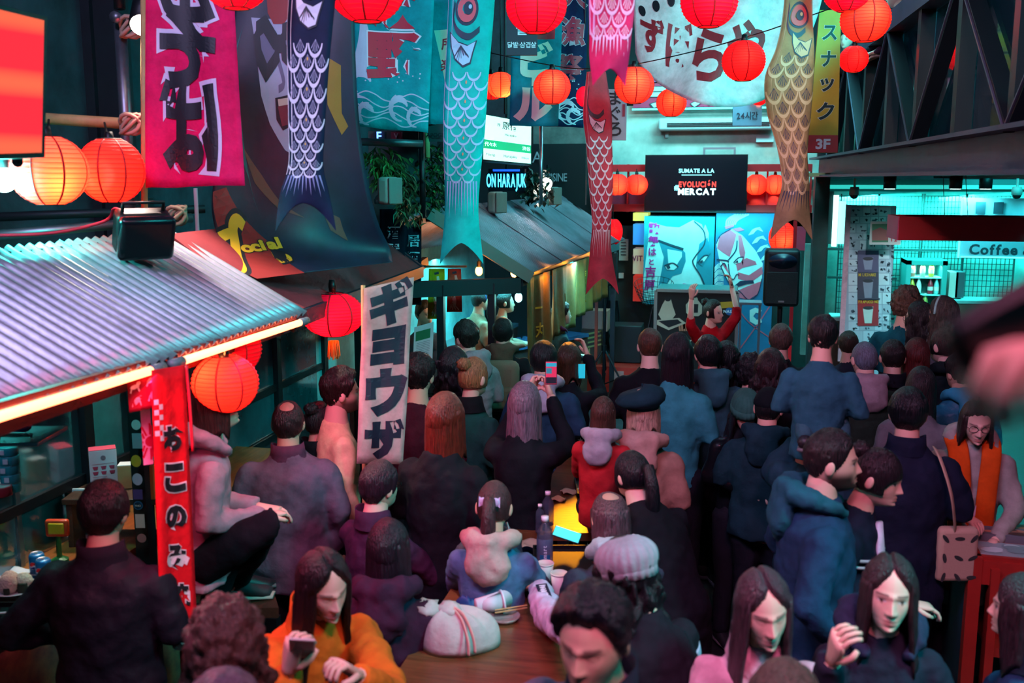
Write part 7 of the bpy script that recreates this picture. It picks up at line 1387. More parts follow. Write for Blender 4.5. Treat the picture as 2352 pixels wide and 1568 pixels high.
    tubeg([TW((0, 0, -.12)), TW((0, 0, .1)), TW((0, 0, .3)), TW((0, 0, .46))], [(.13 * s, .09 * s), (.11 * s, .085 * s), (.13 * s, .09 * s), (.09 * s, .06 * s)], 14, side=RW @ Vector((1, 0, 0)))
    wr = []
    for i, sx in ((0, 1), (1, -1)):
        e, w_ = ARMS[arms[i]] if isinstance(arms[i], str) else arms[i]; fx_ = sh / .182
        S0, E0, W0 = (TW((sx * sh * .97, -.004, .435)), e, w_) if isinstance(e, Vector) else (TW((sx * sh * .97, -.004, .435)), TW((sx * e[0] * fx_, e[1], e[2])), TW((sx * w_[0], w_[1], w_[2]))); wr.append((S0, E0, W0, sx))
        tubeg([S0, E0, W0], [.045 * s, .036 * s, .025 * s], 10)
        if hands[i]:
            cv, gp = {'relax': (.45, 0), 'grip': (.8, .8), 'flat': (.12, 0), 'point': (.6, .3)}[hands[i]]; hd = hand(cv, .12, gp); V = np.concatenate(hd.v); dd = (W0 - E0).normalized(); nn = UP - dd * UP.dot(dd)
            if abs(dd.z) > .8: nn = (RW @ Vector((sx, .3, 0))); nn -= dd * nn.dot(dd)
            nn.normalize(); xx = dd.cross(nn); th = -sx
            put([W0 + (xx * v[0] * -th * (1) + dd * (v[1] + .025) + nn * v[2]) * s * .97 for v in V], hd.f if th < 0 else [tuple(reversed(f)) for f in hd.f])
    # legs
    lp = []
    for sx in (1, -1):
        H0 = W((sx * .09, 0, hz))
        if legpose: K0_, A0_ = [Vector(q) for q in legpose[0 if sx > 0 else 1]]
        elif mode == 'sit': K0_, A0_ = W((sx * .13, .42, hz - .0)), W((sx * .13, .40, hz - .44)); 
        else: K0_, A0_ = W((sx * .10, .02, hz * .53)), W((sx * .10, -.01, .08 if mode != 'free' else .08))
        lp.append((H0, K0_, A0_, sx)); tubeg([H0, K0_, A0_], [.07 * s, .05 * s, .036 * s], 10)
    name = 'person'; body = build(g, name, skin_mat, smooth=True, label=label, cat='person', group=group, attr=np.concatenate(cols), origin=base)
    # ---- clothes
    C = cloth(top, rough) if isinstance(top, str) else top; gg = G(); f = fat; wd = (.92 if fem else 1.0)
    prof = [(hem, .178 * wd * hem_w, .128), (.0, .17 * wd, .128), (.14, .158 * wd, .118), (.28, .172 * wd, .124), (.39, .176 * wd, .116), (.445, sh * .93, .102), (.485, sh * .66, .088), (.515, .086, .078), (.555, .066, .068)]
    if puff: prof2 = []; prof = sorted(prof); zs = np.arange(hem, .52, .03); prof = [(z, float(np.interp(z, [p[0] for p in prof], [p[1] for p in prof])) * (1.14 + .06 * math.cos(i * math.pi)), float(np.interp(z, [p[0] for p in prof], [p[2] for p in prof])) * (1.18 + .08 * math.cos(i * math.pi))) for i, z in enumerate(zs)] + [(.53, .1, .09), (.56, .085, .085)]
    lo = [p for p in prof if p[0] < -.1]
    P = []; r = []
    for z, rx, ry in prof:
        P.append(TW((0, -.008, z)) if z >= 0 else W(Vector((0, -.008 if mode != 'sit' else .02, hz + z)))); r.append((rx * f * s, ry * f * s))
    gg.tube(P, r, 20, side=RW @ (RL @ Vector((1, 0, 0))))
    for S0, E0, W0, sx in wr:
        k = f ** .7 * (1.28 if puff else 1.0); We = E0.lerp(W0, sleeve) if sleeve > 0 else E0; n_ = 10 if puff else 5; Pp = []; rr = []
        for i in range(n_ + 1): t = i / n_; Pp.append(S0.lerp(E0, t) - UP * .012 * s * (1 - t)); rr.append((.066 - .010 * t) * k * s * (1 + (.07 * math.cos(i * math.pi) if puff else 0)))
        if sleeve > 0:
            for i in range(1, n_ + 1): t = i / n_; Pp.append(E0.lerp(We, t)); rr.append((.056 - .014 * t) * k * s * (1 + (.07 * math.cos(i * math.pi) if puff else 0)))
        gg.tube(Pp, rr, 12); gg.ell(S0 - UP * .008 * s, (.064 * s * f ** .5,) * 3, 10, 8)
    tn = topname or ('puffer_jacket' if puff else 'hoodie' if hood else 'coat' if hem < -.25 else 'jacket')
    o = otop = build(gg, tn, C, body, True); remesh(o, vox, 5, (.03 if d < 5 else .035) * s if not puff else .012, .085 if d < 5 else .11)
    if dressed:
        gl = G()
        gl.ell(W((0, -.005, hz + .0)), (.165 * s * f, .125 * s * f, .12 * s), 14, 8, RW)
        for H0, K0_, A0_, sx in lp: gl.tube([H0, H0.lerp(K0_, .5), K0_, K0_.lerp(A0_, .5), A0_], [.098 * s * f, .088 * s, .07 * s, .062 * s, .056 * s], 12)
        o = build(gl, 'trousers', cloth(legs), body, True); remesh(o, max(vox, .018), 3, .02 * s, .09)
        for H0, K0_, A0_, sx in lp:
            gs = G(); fw = fy; y0 = A0_; q = [(-.06, .03, .045, .035), (-.02, .02, .045, .05), (.05, .0, .045, .04), (.12, -.02, .046, .028), (.17, -.03, .036, .02)]
            gs.tube([A0_ + fw * (a_ * s) + UP * (b_ - .03) * s for a_, b_, _, _ in q], [(w2 * s, h2 * s) for _, _, w2, h2 in q], 12, side=fx); o = build(gs, 'shoe', mat('shoe_dark', '#15151a', .5), body, True); gs2 = G().tube([A0_ + fw * (a_ * s) - UP * .055 * s for a_ in (-.06, .05, .17)], [(.045 * s, .014 * s), (.05 * s, .014 * s), (.04 * s, .014 * s)], 12, side=fx); build(gs2, 'sole', mat('sole_grey', '#5a565a', .6), o, True)
    if hood:
        gh = G(); cy_ = .56; pts = [(-.06, .085, .50), (-.1, .045, .535), (-.115, -.03, .565), (-.075, -.1, .575), (0, -.13, .57), (.075, -.1, .575), (.115, -.03, .565), (.1, .045, .535), (.06, .085, .50)]
        gh.tube([TW(p) for p in pts], [x * s for x in (.02, .03, .04, .052, .056, .052, .04, .03, .02)], 12); gh.ell(TW((0, -.14, .47)), (.11 * s, .055 * s, .11 * s), 14, 10, RW); o = build(gh, 'hood', cloth(hood) if isinstance(hood, str) else C, otop, True); remesh(o, vox, 4, .03 * s, .06)
    if collar:
        R = []
        for z, w1, w2, yo in ((.505, .105, .1, -.01), (.545, .092, .09, -.012), (.60, .086, .084, -.02), (.595, .079, .077, -.02), (.53, .08, .078, -.012)):
            R.append([TW((w1 * math.sin(t_), yo - w2 * math.cos(t_), z - .05 * sst(1.6, 3.1, abs(t_)))) for t_ in (-2.75 + 5.5 * i / 24 for i in range(25))])
        gc = G(); gc.rings(R, False, False); build(gc, 'collar', cloth(collar) if isinstance(collar, str) else C, otop, True)
    # ---- hair
    st, hcol = hair[0], hair[1]; HM = hair_mat(hcol); Vh = []; gh = G(); seed = px * .013
    def capp(*a_, **k_): V, Fs = hair_cap(fem, *a_, **k_); gh.add([tuple(HW(v)) for v in V], Fs)
    rs_ = (64, 44) if h > 95 else (40, 28)
    if st == 'short': capp('s', .03, .005, seed, .010, 40, .078, rs_)
    elif st == 'crop': capp('s', .014, .002, seed, .003, 60, .07, rs_)
    elif st == 'buzz': capp('s', .005, .003, seed, .001, 60, .072, rs_)
    elif st == 'tidy': capp('s', .02, .012, seed, .004, 30, .066, rs_)
    elif st == 'bald': capp('bald', .004, .006, seed, .002, 50, .08, rs_)
    elif st == 'thin': capp('thin', .009, .009, seed, .003, 40, .078, rs_)
    elif st == 'curly': capp('s', .034, .024, seed, .02, 42, .06, (72, 48), lo=-.06)
    elif st in ('long', 'longwavy', 'bob', 'longcurl', 'parted', 'bangs'):
        capp('s', .016, .013, seed, .003, 24, .02 if st == 'bangs' else .3 if st in ('parted', 'long', 'longwavy') else .074, rs_, lo=-.05, part=.012 if st in ('parted',) else 0)
    elif st in ('pony', 'bun', 'bunbangs'): capp('s', .011, .009, seed, .002, 24, .02 if st == 'bunbangs' else .075, rs_, lo=-.055)
    def drp(*a_, **k_):
        R = drape(*a_, **k_); gh.rings([[tuple(W(Vector((0, 0, hz)) + hc + Matrix.Rotation(-math.radians(head[1]), 3, 'Z') @ (Matrix.Rotation(-math.radians(head[0]) * .5, 3, 'X') @ v))) for v in r_] for r_ in R], True, True)
    if st == 'long' or st == 'parted': drp(hpx or .34, .12, seed, .0022, .004, fem, bmax=2.15 if st == 'long' else 2.3)
    if st == 'bangs': drp(hpx or .3, .15, seed, .0025, .006, fem)
    if st == 'longwavy': drp(hpx or .34, .35, seed, .004, .03, fem, thick=.035)
    if st == 'longcurl': drp(hpx or .3, .45, seed, .004, .03, fem, thick=.045, nz=28, nb=60)
    if st == 'curly' and hpx: drp(hpx, .6, seed, .004, .035, fem, thick=.05, nz=28, nb=60)
    if st == 'thin' and hpx: drp(hpx, .05, seed, .002, .004, fem, bmax=1.9, thick=.015)
    if st == 'bob': drp(hpx or .16, .1, seed, .002, .002, fem, bmax=2.25, thick=.025)
    def lump(c, r_, amp=.06, fr=16):
        q = G().ell((0, 0, 0), (1, 1, 1), 18, 12); W2 = np.concatenate(q.v); gh.add([tuple(HW(Vector(c) + Vector([v[i] * r_[i] * (1 + amp * mnoise.noise(Vector(v) * 4 + Vector((seed, 0, 0)))) for i in range(3)]))) for v in W2], q.f)
    if st in ('bun', 'bunbangs'): lump((0, -.085, .095), (.042, .042, .038), .3)
    if st == 'pony':
        L = hpx or .28; p0 = Vector((0, -.105, .05)); Pp = [HW(p0), HW(p0 + Vector((0, -.03, .0)))]; q = HW(p0 + Vector((0, -.04, -.01)))
        for i in range(1, 6): Pp.append(q + (UP * -L * i / 5 - fy * .03 * math.sin(i * .6)) * s)
        gh.tube(Pp, [x * s for x in (.02, .03, .034, .036, .034, .028, .012)], 14)
    if gh.n: build(gh, 'hair', HM, body, True)
    # ---- hats, glasses
    if hat:
        kind, hcol_ = hat[0], hat[1]; gt = G(); m_ = cloth(hcol_, .9)
        if kind in ('beanie', 'slouch'):
            R = []; n_ = 88; tall = .165 if kind == 'beanie' else .15
            for j in range(19):
                t = j / 18; e = -.02 + t * (math.pi / 2 + .02); rib_ = lambda i: 1 + .022 * math.cos(22 * 2 * math.pi * i / n_) * (1 - t ** 3)
                rx, ry = (.088 + (.026 if kind == 'slouch' else .004) * math.sin(t * 3)) * math.cos(e) ** .8 + .003, (.104 + (.024 if kind == 'slouch' else .004) * math.sin(t * 3)) * math.cos(e) ** .8 + .003
                R.append([HW((rx * rib_(i) * math.cos(2 * math.pi * i / n_), -.006 - .02 * t + ry * rib_(i) * math.sin(2 * math.pi * i / n_), .015 + tall * math.sin(e) * .78)) for i in range(n_)])
            gt.rings(R); o = build(gt, 'beanie', m_, body, True); R = []
            for z, k_ in ((-.005, 1.0), (-.005, 1.08), (.022, 1.1), (.05, 1.08), (.05, 1.0)): R.append([HW((.086 * k_ * (1 + .018 * math.cos(22 * 2 * math.pi * i / n_)) * math.cos(2 * math.pi * i / n_), -.006 + .102 * k_ * (1 + .018 * math.cos(22 * 2 * math.pi * i / n_)) * math.sin(2 * math.pi * i / n_), z)) for i in range(n_)])
            build(G().rings(R), 'cuff', m_, o, True)
        if kind == 'beret':
            R = [[HW((rx * math.cos(2 * math.pi * i / 28) + xo, -.02 + rx * 1.1 * math.sin(2 * math.pi * i / 28), z + .02 * math.cos(2 * math.pi * i / 28) * (1 if z > .05 else .3))) for i in range(28)] for rx, z, xo in ((.084, .03, 0), (.088, .045, 0), (.125, .06, -.01), (.135, .085, -.015), (.115, .12, -.012), (.06, .14, -.008), (.004, .145, -.005))]; gt.rings(R); gt.tube([HW((-.005, -.02, .14)), HW((-.008, -.022, .165))], .004, 6); build(gt, 'beret', m_, body, True)
        if kind == 'cap':
            V, Fs = hair_cap(fem, 's', .016, .012, 1, .0, 1, .05, (36, 26), lo=.02); gt.add([tuple(HW(v)) for v in V], Fs); o = build(gt, 'cap_crown', m_, body, True); R = [[HW(Vector((.07 * math.sin(t_) * k_, .075 + .06 * math.cos(t_) * k_ * 1.0, .045 - .012 * k_ + z))) for t_ in (-1.4 + 2.8 * i / 12 for i in range(13))] for k_, z in ((.6, 0), (1.15, -.004), (1.15, -.008), (.6, -.004))]; build(G().rings(R, False, False), 'visor', m_, o, True)
        if kind == 'band': build(G().tube([HW((.088 * math.sin(t_), .02, .135 * math.cos(t_) * .93 - .0)) for t_ in (-1.5 + 3 * i / 16 for i in range(17))], .009 * s, 8), 'headband', m_, body, True)
    if glasses:
        gt = G()
        for sx in (-1, 1): gt.tube([HW((sx * .032 + .023 * math.cos(t_), .094 + .004 * math.cos(2 * t_), -.002 + .019 * math.sin(t_))) for t_ in (2 * math.pi * i / 16 for i in range(16))], .0016 * s, 5, closed=True); gt.tube([HW((sx * .055, .092, .004)), HW((sx * .078, .03, .004)), HW((sx * .08, -.02, 0))], .0016 * s, 5)
        gt.tube([HW((-.009, .098, .0)), HW((.009, .098, .0))], .0016 * s, 5); build(gt, 'glasses', black, body, True)
    return dict(o=body, W=W, TW=TW, HW=HW, s=s, d=d, wr=wr, fy=fy, fx=fx, hz=hz)
def phone(c, f, up, lab, scr='#2f9cb8', m=black, s=1.0):
    """f: direction the screen looks"""
    f = Vector(f).normalized(); x = Vector(up).cross(f).normalized(); u = f.cross(x); R = np.array([x, f, u]).T; o = empty('smartphone', c, lab, 'phone', 'phones in hands'); rbox(c, (.074 * s, .008, .152 * s), R, 'case_shell', m, o, .004); rbox(c + f * .0045, (.068 * s, .001, .142 * s), R, 'screen', glow(scr, .9), o, .0003); return o
# ------------------------------------------------------------------ the crowd
P = person
BK = '#0e1016'
P('man in a loose black jacket seen from behind at the food counter', 240, 1178, 150, 24, '#17161f', ('tidy', '#120c10'), fat=1.25, arms=('front', ((.36, -.02, .2), (.2, .22, .12))), collar='#17161f', glasses=True, hem=-.3, rough=.6, skin='b')
q = ptz(560, 1372, .82); f2 = q + Vector((.02, 0, .1))
hw_ = P('woman in a pink-grey hoodie perched high with one knee up behind a lantern', 487, 935, 132, 82, '#a07c88', ('bob', '#3a1a18'), 'sit', 1.0, True, lean=8, head=(-12, 0, 0), arms=('front', 'front'), hood='#a07c88', legs='#0c0e14', skin='c', hpx=.13, legpose=((pt(622, 1200, 4.25), f2 - RGT * .04), (pt(560, 1210, 4.5), pt(480, 1400, 4.5))))
sn = hw_['o']
P('balding man in a plain mauve-grey sweater seen from behind', 662, 973, 108, 8, '#5a4a5c', ('thin', '#1c1014'), fat=1.3, arms=('down', 'down'), collar='#4a2c40', glasses=True, hem=-.2, skin='b', shave=.55)
P('woman with a dark topknot and navy coat beside the balding man', 733, 968, 96, 32, '#141c38', ('bun', '#0c0e14'), fem=True, collar='#0c0e16', arms=('front', 'front'), hem=-.3)
P('bearded man in a cream cable knit sweater, in profile', 783, 902, 108, 76, '#c8b48c', ('short', '#1a0e0c'), arms=('down', 'down'), beard=.8, skin='c', topname='sweater', hem=-.22)
P('man with glasses in a shiny purple jacket turning away', 872, 1118, 118, 46, '#3c2038', ('tidy', '#22101c'), 'sit', .98, glasses=True, rough=.45, collar='#3c2038', arms=('table', 'table'), skin='c')
P('woman with long dark hair in a plum coat at the near table', 892, 1262, 142, 12, '#34182c', ('long', '#1a0e18'), 'sit', 1.0, True, arms=('front', 'front'), hood='#34182c', hem=-.25, hpx=.3)
ow = P('woman in an orange jacket bent over her phone', 742, 1342, 172, 160, '#b8601a', ('parted', '#140c10'), 'sit', 1.0, True, lean=10, head=(16, -8, 4), arms=((pt(640, 1665, 3.0), pt(662, 1545, 2.92)), (pt(905, 1610, 3.1), pt(822, 1552, 2.95))), collar='#b8601a', eyes='shut', skin='c', lips='#a02850', hpx=.42, hands=('grip', 'grip'), topname='jacket', fat=1.12)
phone(pt(694, 1488, 2.86), FWD * .7 + UP * .7, -FWD * .6 + UP * .7 + RGT * .15, 'pale phone held by the woman in the orange jacket', '#8a6a78', paint('#c0a8a8'))
P('person with a big mass of brown curls at the bottom edge', 520, 1500, 225, 5, '#3a2230', ('curly', '#4a2c28'), 'sit', 1.0, True, hpx=.3, arms=('table', 'table'))
P('person whose greying crown just shows at the bottom edge below the curls', 515, 1665, 250, 10, '#2a2030', ('tidy', '#5a4a58'), 'sit', 1.0, arms=('table', 'table'))
P('woman with a straight red bob and glasses in a black coat', 1022, 962, 124, 28, BK, ('bob', '#5a1c10'), fem=True, glasses=True, arms=('front', 'front'), hem=-.45, hpx=.2, fat=1.15)
P('person in a maroon top half hidden by the gyoza banner', 962, 865, 100, 15, '#3a1020', ('short', '#120c10'), arms=('front', 'front'))
P('woman with loose black curls and a mauve jacket', 1042, 842, 95, 35, '#4a4460', ('longcurl', '#120c12'), fem=True, arms=('front', 'front'), hpx=.24)
P('woman with blond hair tied back, black scarf and green vest', 1088, 868, 98, 42, '#0f3a34', ('bun', '#8a5a38'), fem=True, arms=('front', 'down'), collar='#0c0c10', glasses=False)
P('young man in a pale grey puffer jacket turning to the kiosk', 1070, 778, 78, -38, '#8a8488', ('short', '#16120e'), puff=1, hood='#8a8488', arms=('front', 'front'), skin='c')
bk = P('man with black hair and a beige backpack at the kiosk counter', 1155, 765, 68, 4, '#1a181c', ('tidy', '#0c0a0c'), hood='#5a4638', arms=('front', 'front'))
P('black haired person in a blue and white hoodie at the kiosk', 1248, 828, 88, 6, '#1c3a50', ('tidy', '#0a0a0e'), hood='#9a98a8', arms=('front', 'front'))
st_ = P('woman with a brown bob in a black jacket with white stars', 1306, 828, 82, 14, BK, ('bob', '#3a2014'), fem=True, arms=('raise', 'front'), hpx=.14)
bl_ = P('woman with long ash blond hair raising her phone to film', 1205, 930, 108, 16, BK, ('long', '#6a5460'), fem=True, arms=('raise', 'raise'), hpx=.5, hands=('grip', 'grip'), hem=-.3)
phone(pt(1266, 856, bl_['d'] - .05), -FWD, UP, 'phone held up filming the dancer, screen lit', '#b02848', black, .85)
qp = pt(1266, 856, bl_['d'] - .05); o = [x for x in COL.objects if x.get('label', '').startswith('phone held up')][0]
for dx, dz_, w_, h_, c_ in ((0, .045, .056, .02, '#1f8fa0'), (0, -.04, .056, .035, '#141420'), (-.012, .012, .03, .03, '#2a6a78')): rbox(qp + RGT * dx + UP * dz_ - FWD * .0056, (w_, .001, h_), oriented(-FWD), 'screen_picture', glow(c_, .8), o, .0003)
phone(pt(1336, 852, st_['d'] - .05), -FWD, UP, 'teal lit phone held beside the brown bob', '#1fa8b8', black, .7)
P('little girl with brown bob in a red and grey hooded top at the gold table', 1385, 952, 82, 12, '#9a1c24', ('bob', '#3a2018'), 'sit', .72, True, hood='#8a8490', arms=('table', 'table'), hpx=.16)
P('woman in a dark teal beret and beige trench coat', 1478, 948, 108, 8, '#8a6a5c', ('bob', '#a88878'), fem=True, hat=('beret', '#0f2c34'), hood='#a08074', arms=('front', 'front'), hem=-.55, fat=1.1, hpx=.1, topname='trench_coat')
P('woman with very long black hair in a teal sweater', 1556, 815, 100, 14, '#2a7a80', ('long', '#0e0c14'), fem=True, arms=('front', 'front'), hpx=.52, topname='sweater')
P('man with reddish short hair in a black sweatshirt', 1493, 796, 84, -2, '#0c0c12', ('crop', '#4a2a1c'), arms=('front', 'front'), skin='c', shave=.4, fat=1.1)
P('man with black hair in a dusty teal hoodie', 1626, 815, 88, -14, '#2c5a64', ('tidy', '#0c0a0e'), hood='#2c5a64', arms=('front', 'front'))
P('person with black wavy hair between the hoodie and the dancer', 1668, 825, 84, 10, BK, ('longcurl', '#0a0a0e'), fem=True, hpx=.2)
P('person with tight dark curls behind the green beanie', 1725, 858, 82, 5, '#101218', ('curly', '#0e0c10'))
P('woman with long dark brown curls in front of the loudspeaker stand', 1770, 850, 100, 4, '#14161c', ('longcurl', '#1c1214'), fem=True, hpx=.34)
P('grey-brown haired man in black below the loudspeaker', 1793, 782, 74, 0, BK, ('tidy', '#4a3a30'), fat=1.1)
car = P('person carrying a child on the shoulders, head hidden', 1885, 985, 108, 2, '#163440', ('tidy', '#0c0e12'), fat=1.25, hood='#163440', arms=(((.24, .1, .4), (.12, .1, .6)), ((.24, .1, .4), (.12, .1, .6))))
P('boy in a slate blue sweater riding on shoulders', 1890, 775, 92, 4, '#21505e', ('short', '#0e0a0c'), 'free', .78, arms=('front', 'front'), hem=-.08, topname='sweater', legs='#2a5058', legpose=((pt(1840, 945, 5.0), pt(1850, 1010, 4.85)), (pt(1930, 945, 5.0), pt(1935, 1010, 4.85))))
P('small boy with brown hair behind the riding boy', 1948, 792, 62, -8, '#1c2430', ('tidy', '#2a1c14'))
P('grey haired man with glasses in an olive puffer jacket', 1985, 826, 88, -22, '#1e2c24', ('buzz', '#5a6470'), puff=1, hood='#8a7a80', glasses=True, arms=('front', 'front'), skin='c', hem=-.2)
P('short haired bearded man in a black jacket', 2050, 822, 84, -8, BK, ('crop', '#1a1010'), arms=('front', 'front'), beard=.5, shave=.5, collar=BK)
P('person with long dark red hair beside the black jacket man', 2105, 818, 84, 0, '#14101a', ('long', '#4a1410'), fem=True, hpx=.3)
P('woman with a ponytail and dark hooded coat looking to the stage', 2168, 795, 88, -46, '#0e1a1c', ('pony', '#1a1214'), fem=True, hood='#0e1a1c', arms=('front', 'front'), skin='c', hpx=.22)
P('person with sandy curls in a teal zip jacket at the coffee shop', 2082, 702, 78, 24, '#10505c', ('curly', '#5a4034'), arms=('front', 'front'), skin='c')
P('dark haired woman with glasses in navy talking at the coffee shop', 2112, 732, 80, -72, '#122a5c', ('longwavy', '#140c10'), fem=True, glasses=True, arms=('front', 'front'), skin='c', hpx=.3)
P('woman with wavy streaked hair beside the coffee shop pair', 2166, 722, 84, -66, '#4a4a50', ('longwavy', '#3a2c28'), fem=True, hat=('band', '#8ab0b0'), arms=('front', 'front'), hpx=.3)
P('boy with black hair in a shiny blue puffer jacket', 2204, 858, 86, -34, '#1c5a70', ('short', '#0c0c10'), s=1, puff=1, hood='#2a8098', arms=('front', 'front'), skin='b', rough=.4)
P('woman with very long brown hair and a grey coat', 2115, 890, 96, 6, '#5a5c60', ('long', '#1c1418'), fem=True, hpx=.5, hem=-.4, arms=('front', 'front'))
tb = P('person with a black mop of hair in a navy coat carrying a tote bag', 2085, 950, 118, -4, '#10182a', ('tidy', '#0a0a10'), fat=1.22, hem=-.3, arms=('front', 'down'), collar='#10182a')
sc_ = P('woman with an orange scarf and white coat choosing prints', 2243, 968, 106, 168, '#8a8880', ('bob', '#2a1418'), fem=True, lean=6, head=(14, 0, 0), arms=('front', ((.27, .1, .2), (.08, .34, .12))), eyes='shut', glasses=True, hood='#8a8880', hem=-.4, skin='c', fat=1.1, hpx=.15)
nv = P('bearded man in a navy hooded coat, in profile', 1908, 1060, 152, 82, '#16304a', ('crop', '#180e12'), fat=1.22, hood='#1a4a58', arms=('pocket', ((.36, -.12, .24), (.24, .1, .1))), beard=.95, shave=.55, hem=-.35, skin='c')
bw_ = P('woman with bun and fringe in a striped varsity jacket', 2012, 1096, 140, 98, '#10182a', ('bunbangs', '#1c1016'), fem=True, lean=8, head=(10, 0, 0), arms=('front', 'down'), skin='c', hem=-.18)
P('woman in a green ribbed beanie and black leather jacket looking down', 1712, 945, 92, 152, '#0c1014', ('long', '#0e0a10'), fem=True, hat=('beanie', '#2a5a50'), head=(22, 20, 0), arms=('front', 'front'), eyes='shut', rough=.3, collar='#0c1014', hpx=.25, skin='c')
P('person in a black cap worn backwards and a dark hooded jacket', 1765, 938, 96, 10, '#123038', ('buzz', '#0c0c10'), hat=('cap', '#0a1216'), hood='#123038', fat=1.22, arms=('front', 'front'))
P('person with a low black ponytail leaning over the gold table', 1452, 1092, 116, -38, '#0c0c14', ('pony', '#0a0a12'), lean=32, head=(8, 0, 0), arms=('table', 'table'), hem=-.45, skin='c', hpx=.36, fat=1.1)
ph = P('balding long haired man looking at his phone at the gold table', 1402, 1192, 128, -18, '#2a3440', ('thin', '#4a3038'), 'sit', 1.0, lean=14, head=(18, 0, 0), arms=(((.25, .16, .2), (.04, .34, .2)), ((.22, .18, .22), (.1, .36, .24))), hood='#8a98a0', hands=('grip', 'grip'), hpx=.12, shave=.45)
phone(pt(1302, 1228, ph['d'] - .22), UP * .75 - FWD * .4 + RGT * .1, -RGT * .8 + FWD * .3, 'phone with a cyan screen held flat by the balding man', '#2fd0d8', black, .8)
wh = P('woman in a pale ribbed beanie with long black curls and white sleeves', 1440, 1318, 168, -48, '#16141c', ('longcurl', '#120c12'), 'sit', 1.0, True, lean=22, head=(16, 0, 0), hat=('slouch', '#8d8890'), arms=(((.28, .2, .16), (.16, .4, .14)), (ptz(1262, 1415, 1.0), ptz(1238, 1352, 1.0))), hpx=.34, hands=('relax', 'grip'), skin='c')
for S0, E0, W0, sx in wh['wr']:
    g = G().tube([S0.lerp(E0, .1), S0.lerp(E0, .55), E0, E0.lerp(W0, .5), W0], [.075, .072, .07, .062, .05], 14); g.ell(E0, (.068, .068, .068), 10, 8); o = build(g, 'white_sleeve', cloth('#a8a0b8'), wh['o'], True); remesh(o, .011, 5, .03, .06)
fm = P('dark haired man in a grey jacket looking down, large at the bottom', 1362, 1468, 240, -152, '#5a5868', ('short', '#0c0a12'), 'sit', 1.0, lean=4, head=(6, -6, 0), arms=('table', 'table'), eyes='shut', beard=.28, shave=.6, collar='#14202c', skin='b', fat=1.12)
P('woman with a centre parting and pink shirt looking down', 1752, 1395, 186, 172, '#b48a98', ('parted', '#3a2830'), 'sit', 1.0, True, head=(8, -10, 4), arms=('table', 'table'), eyes='shut', skin='c', collar='#b48a98', hpx=.4, lips='#8a3048')
hp = P('woman with brown hair in a dark hooded jacket gesturing', 2040, 1362, 180, 166, '#1c1e2c', ('parted', '#2a1a1e'), 'sit', 1.0, True, head=(-4, 6, -4), arms=((pt(1880, 1640, 3.05), pt(1912, 1518, 2.88)), 'front'), skin='c', hood='#242a40', hpx=.22, hands=('point', 'relax'), lips='#7a2a34')
P('woman in a blue jacket cut off by the side edge', 2352, 1402, 170, -76, '#1a2c48', ('long', '#2a1a20'), 'sit', 1.0, True, arms=('table', 'table'), skin='c', hpx=.2, collar='#141a28')
P('person whose brown crown shows at the bottom edge before the pink shirt', 1800, 1640, 240, 0, '#3a3430', ('tidy', '#4a3c34'), 'sit', 1.0, arms=('table', 'table'))
gl_ = P('girl with a bow in her ponytail and a cream hood at the near table', 1135, 1165, 122, 10, '#4a6488', ('pony', '#3a2024'), 'sit', .95, True, head=(10, 0, 0), arms=('table', 'table'), hood='#a88c84', hpx=.3)
P('person bent low in dark clothes beside the cream hooded girl', 1190, 1110, 100, 8, '#0c1020', ('tidy', '#0a0c14'), 'sit', .95, lean=20, arms=('table', 'table'))
# performer
pf_ = P('dancer in a red dress with both arms raised', 1638, 716, 58, 142, '#a8101c', ('bun', '#16090c'), fem=True, arms=(((.34, .06, .60), (.30, .10, .86)), ((.36, .04, .62), (.26, .02, .90))), skin='c', hem=-.55, hem_w=1.25, head=(0, -22, 4), topname='dress', hands=('relax', 'relax'), side=4, sleeve=.35)
# kiosk and bridge people
P('kiosk cook in a beige top with a dark headscarf', 1104, 690, 52, 62, '#8a705c', ('tidy', '#1a1418'), mode='stand', arms=('front', 'front'), hat=('band', '#1a3a78'))
P('kiosk worker in a beige apron behind a post', 1160, 695, 52, 80, '#9a8070', ('pony', '#0e0c10'), fem=True, arms=('front', 'front'))
P('young man in a maroon and green jacket inside the kiosk', 1290, 722, 54, 70, '#16343c', ('short', '#140e10'), hood='#4a1838', arms=('front', 'front'), skin='c')
P('smiling person glimpsed beside the yellow carp cloth', 976, 720, 60, 150, '#2a2c38', ('tidy', '#14100e'), skin='c')
for lab, px, py, h, y_, c in (('person in a dark jacket leaning on the bridge rail', 2062, -12, 62, -70, '#1a1420'), ('second person with red hair on the bridge, at the top edge', 2112, -30, 64, -80, '#3a2030'), ('person looking out over the bridge behind a lantern', 1946, 92, 40, -150, '#1c1a24')):
    P(lab, px, py, h, y_, c, ('tidy', '#1a1014') if c != '#3a2030' else ('long', '#4a1a18'), 'on', 1.0, dz=2.9, lean=10, arms=('table', 'table'), skin='c')
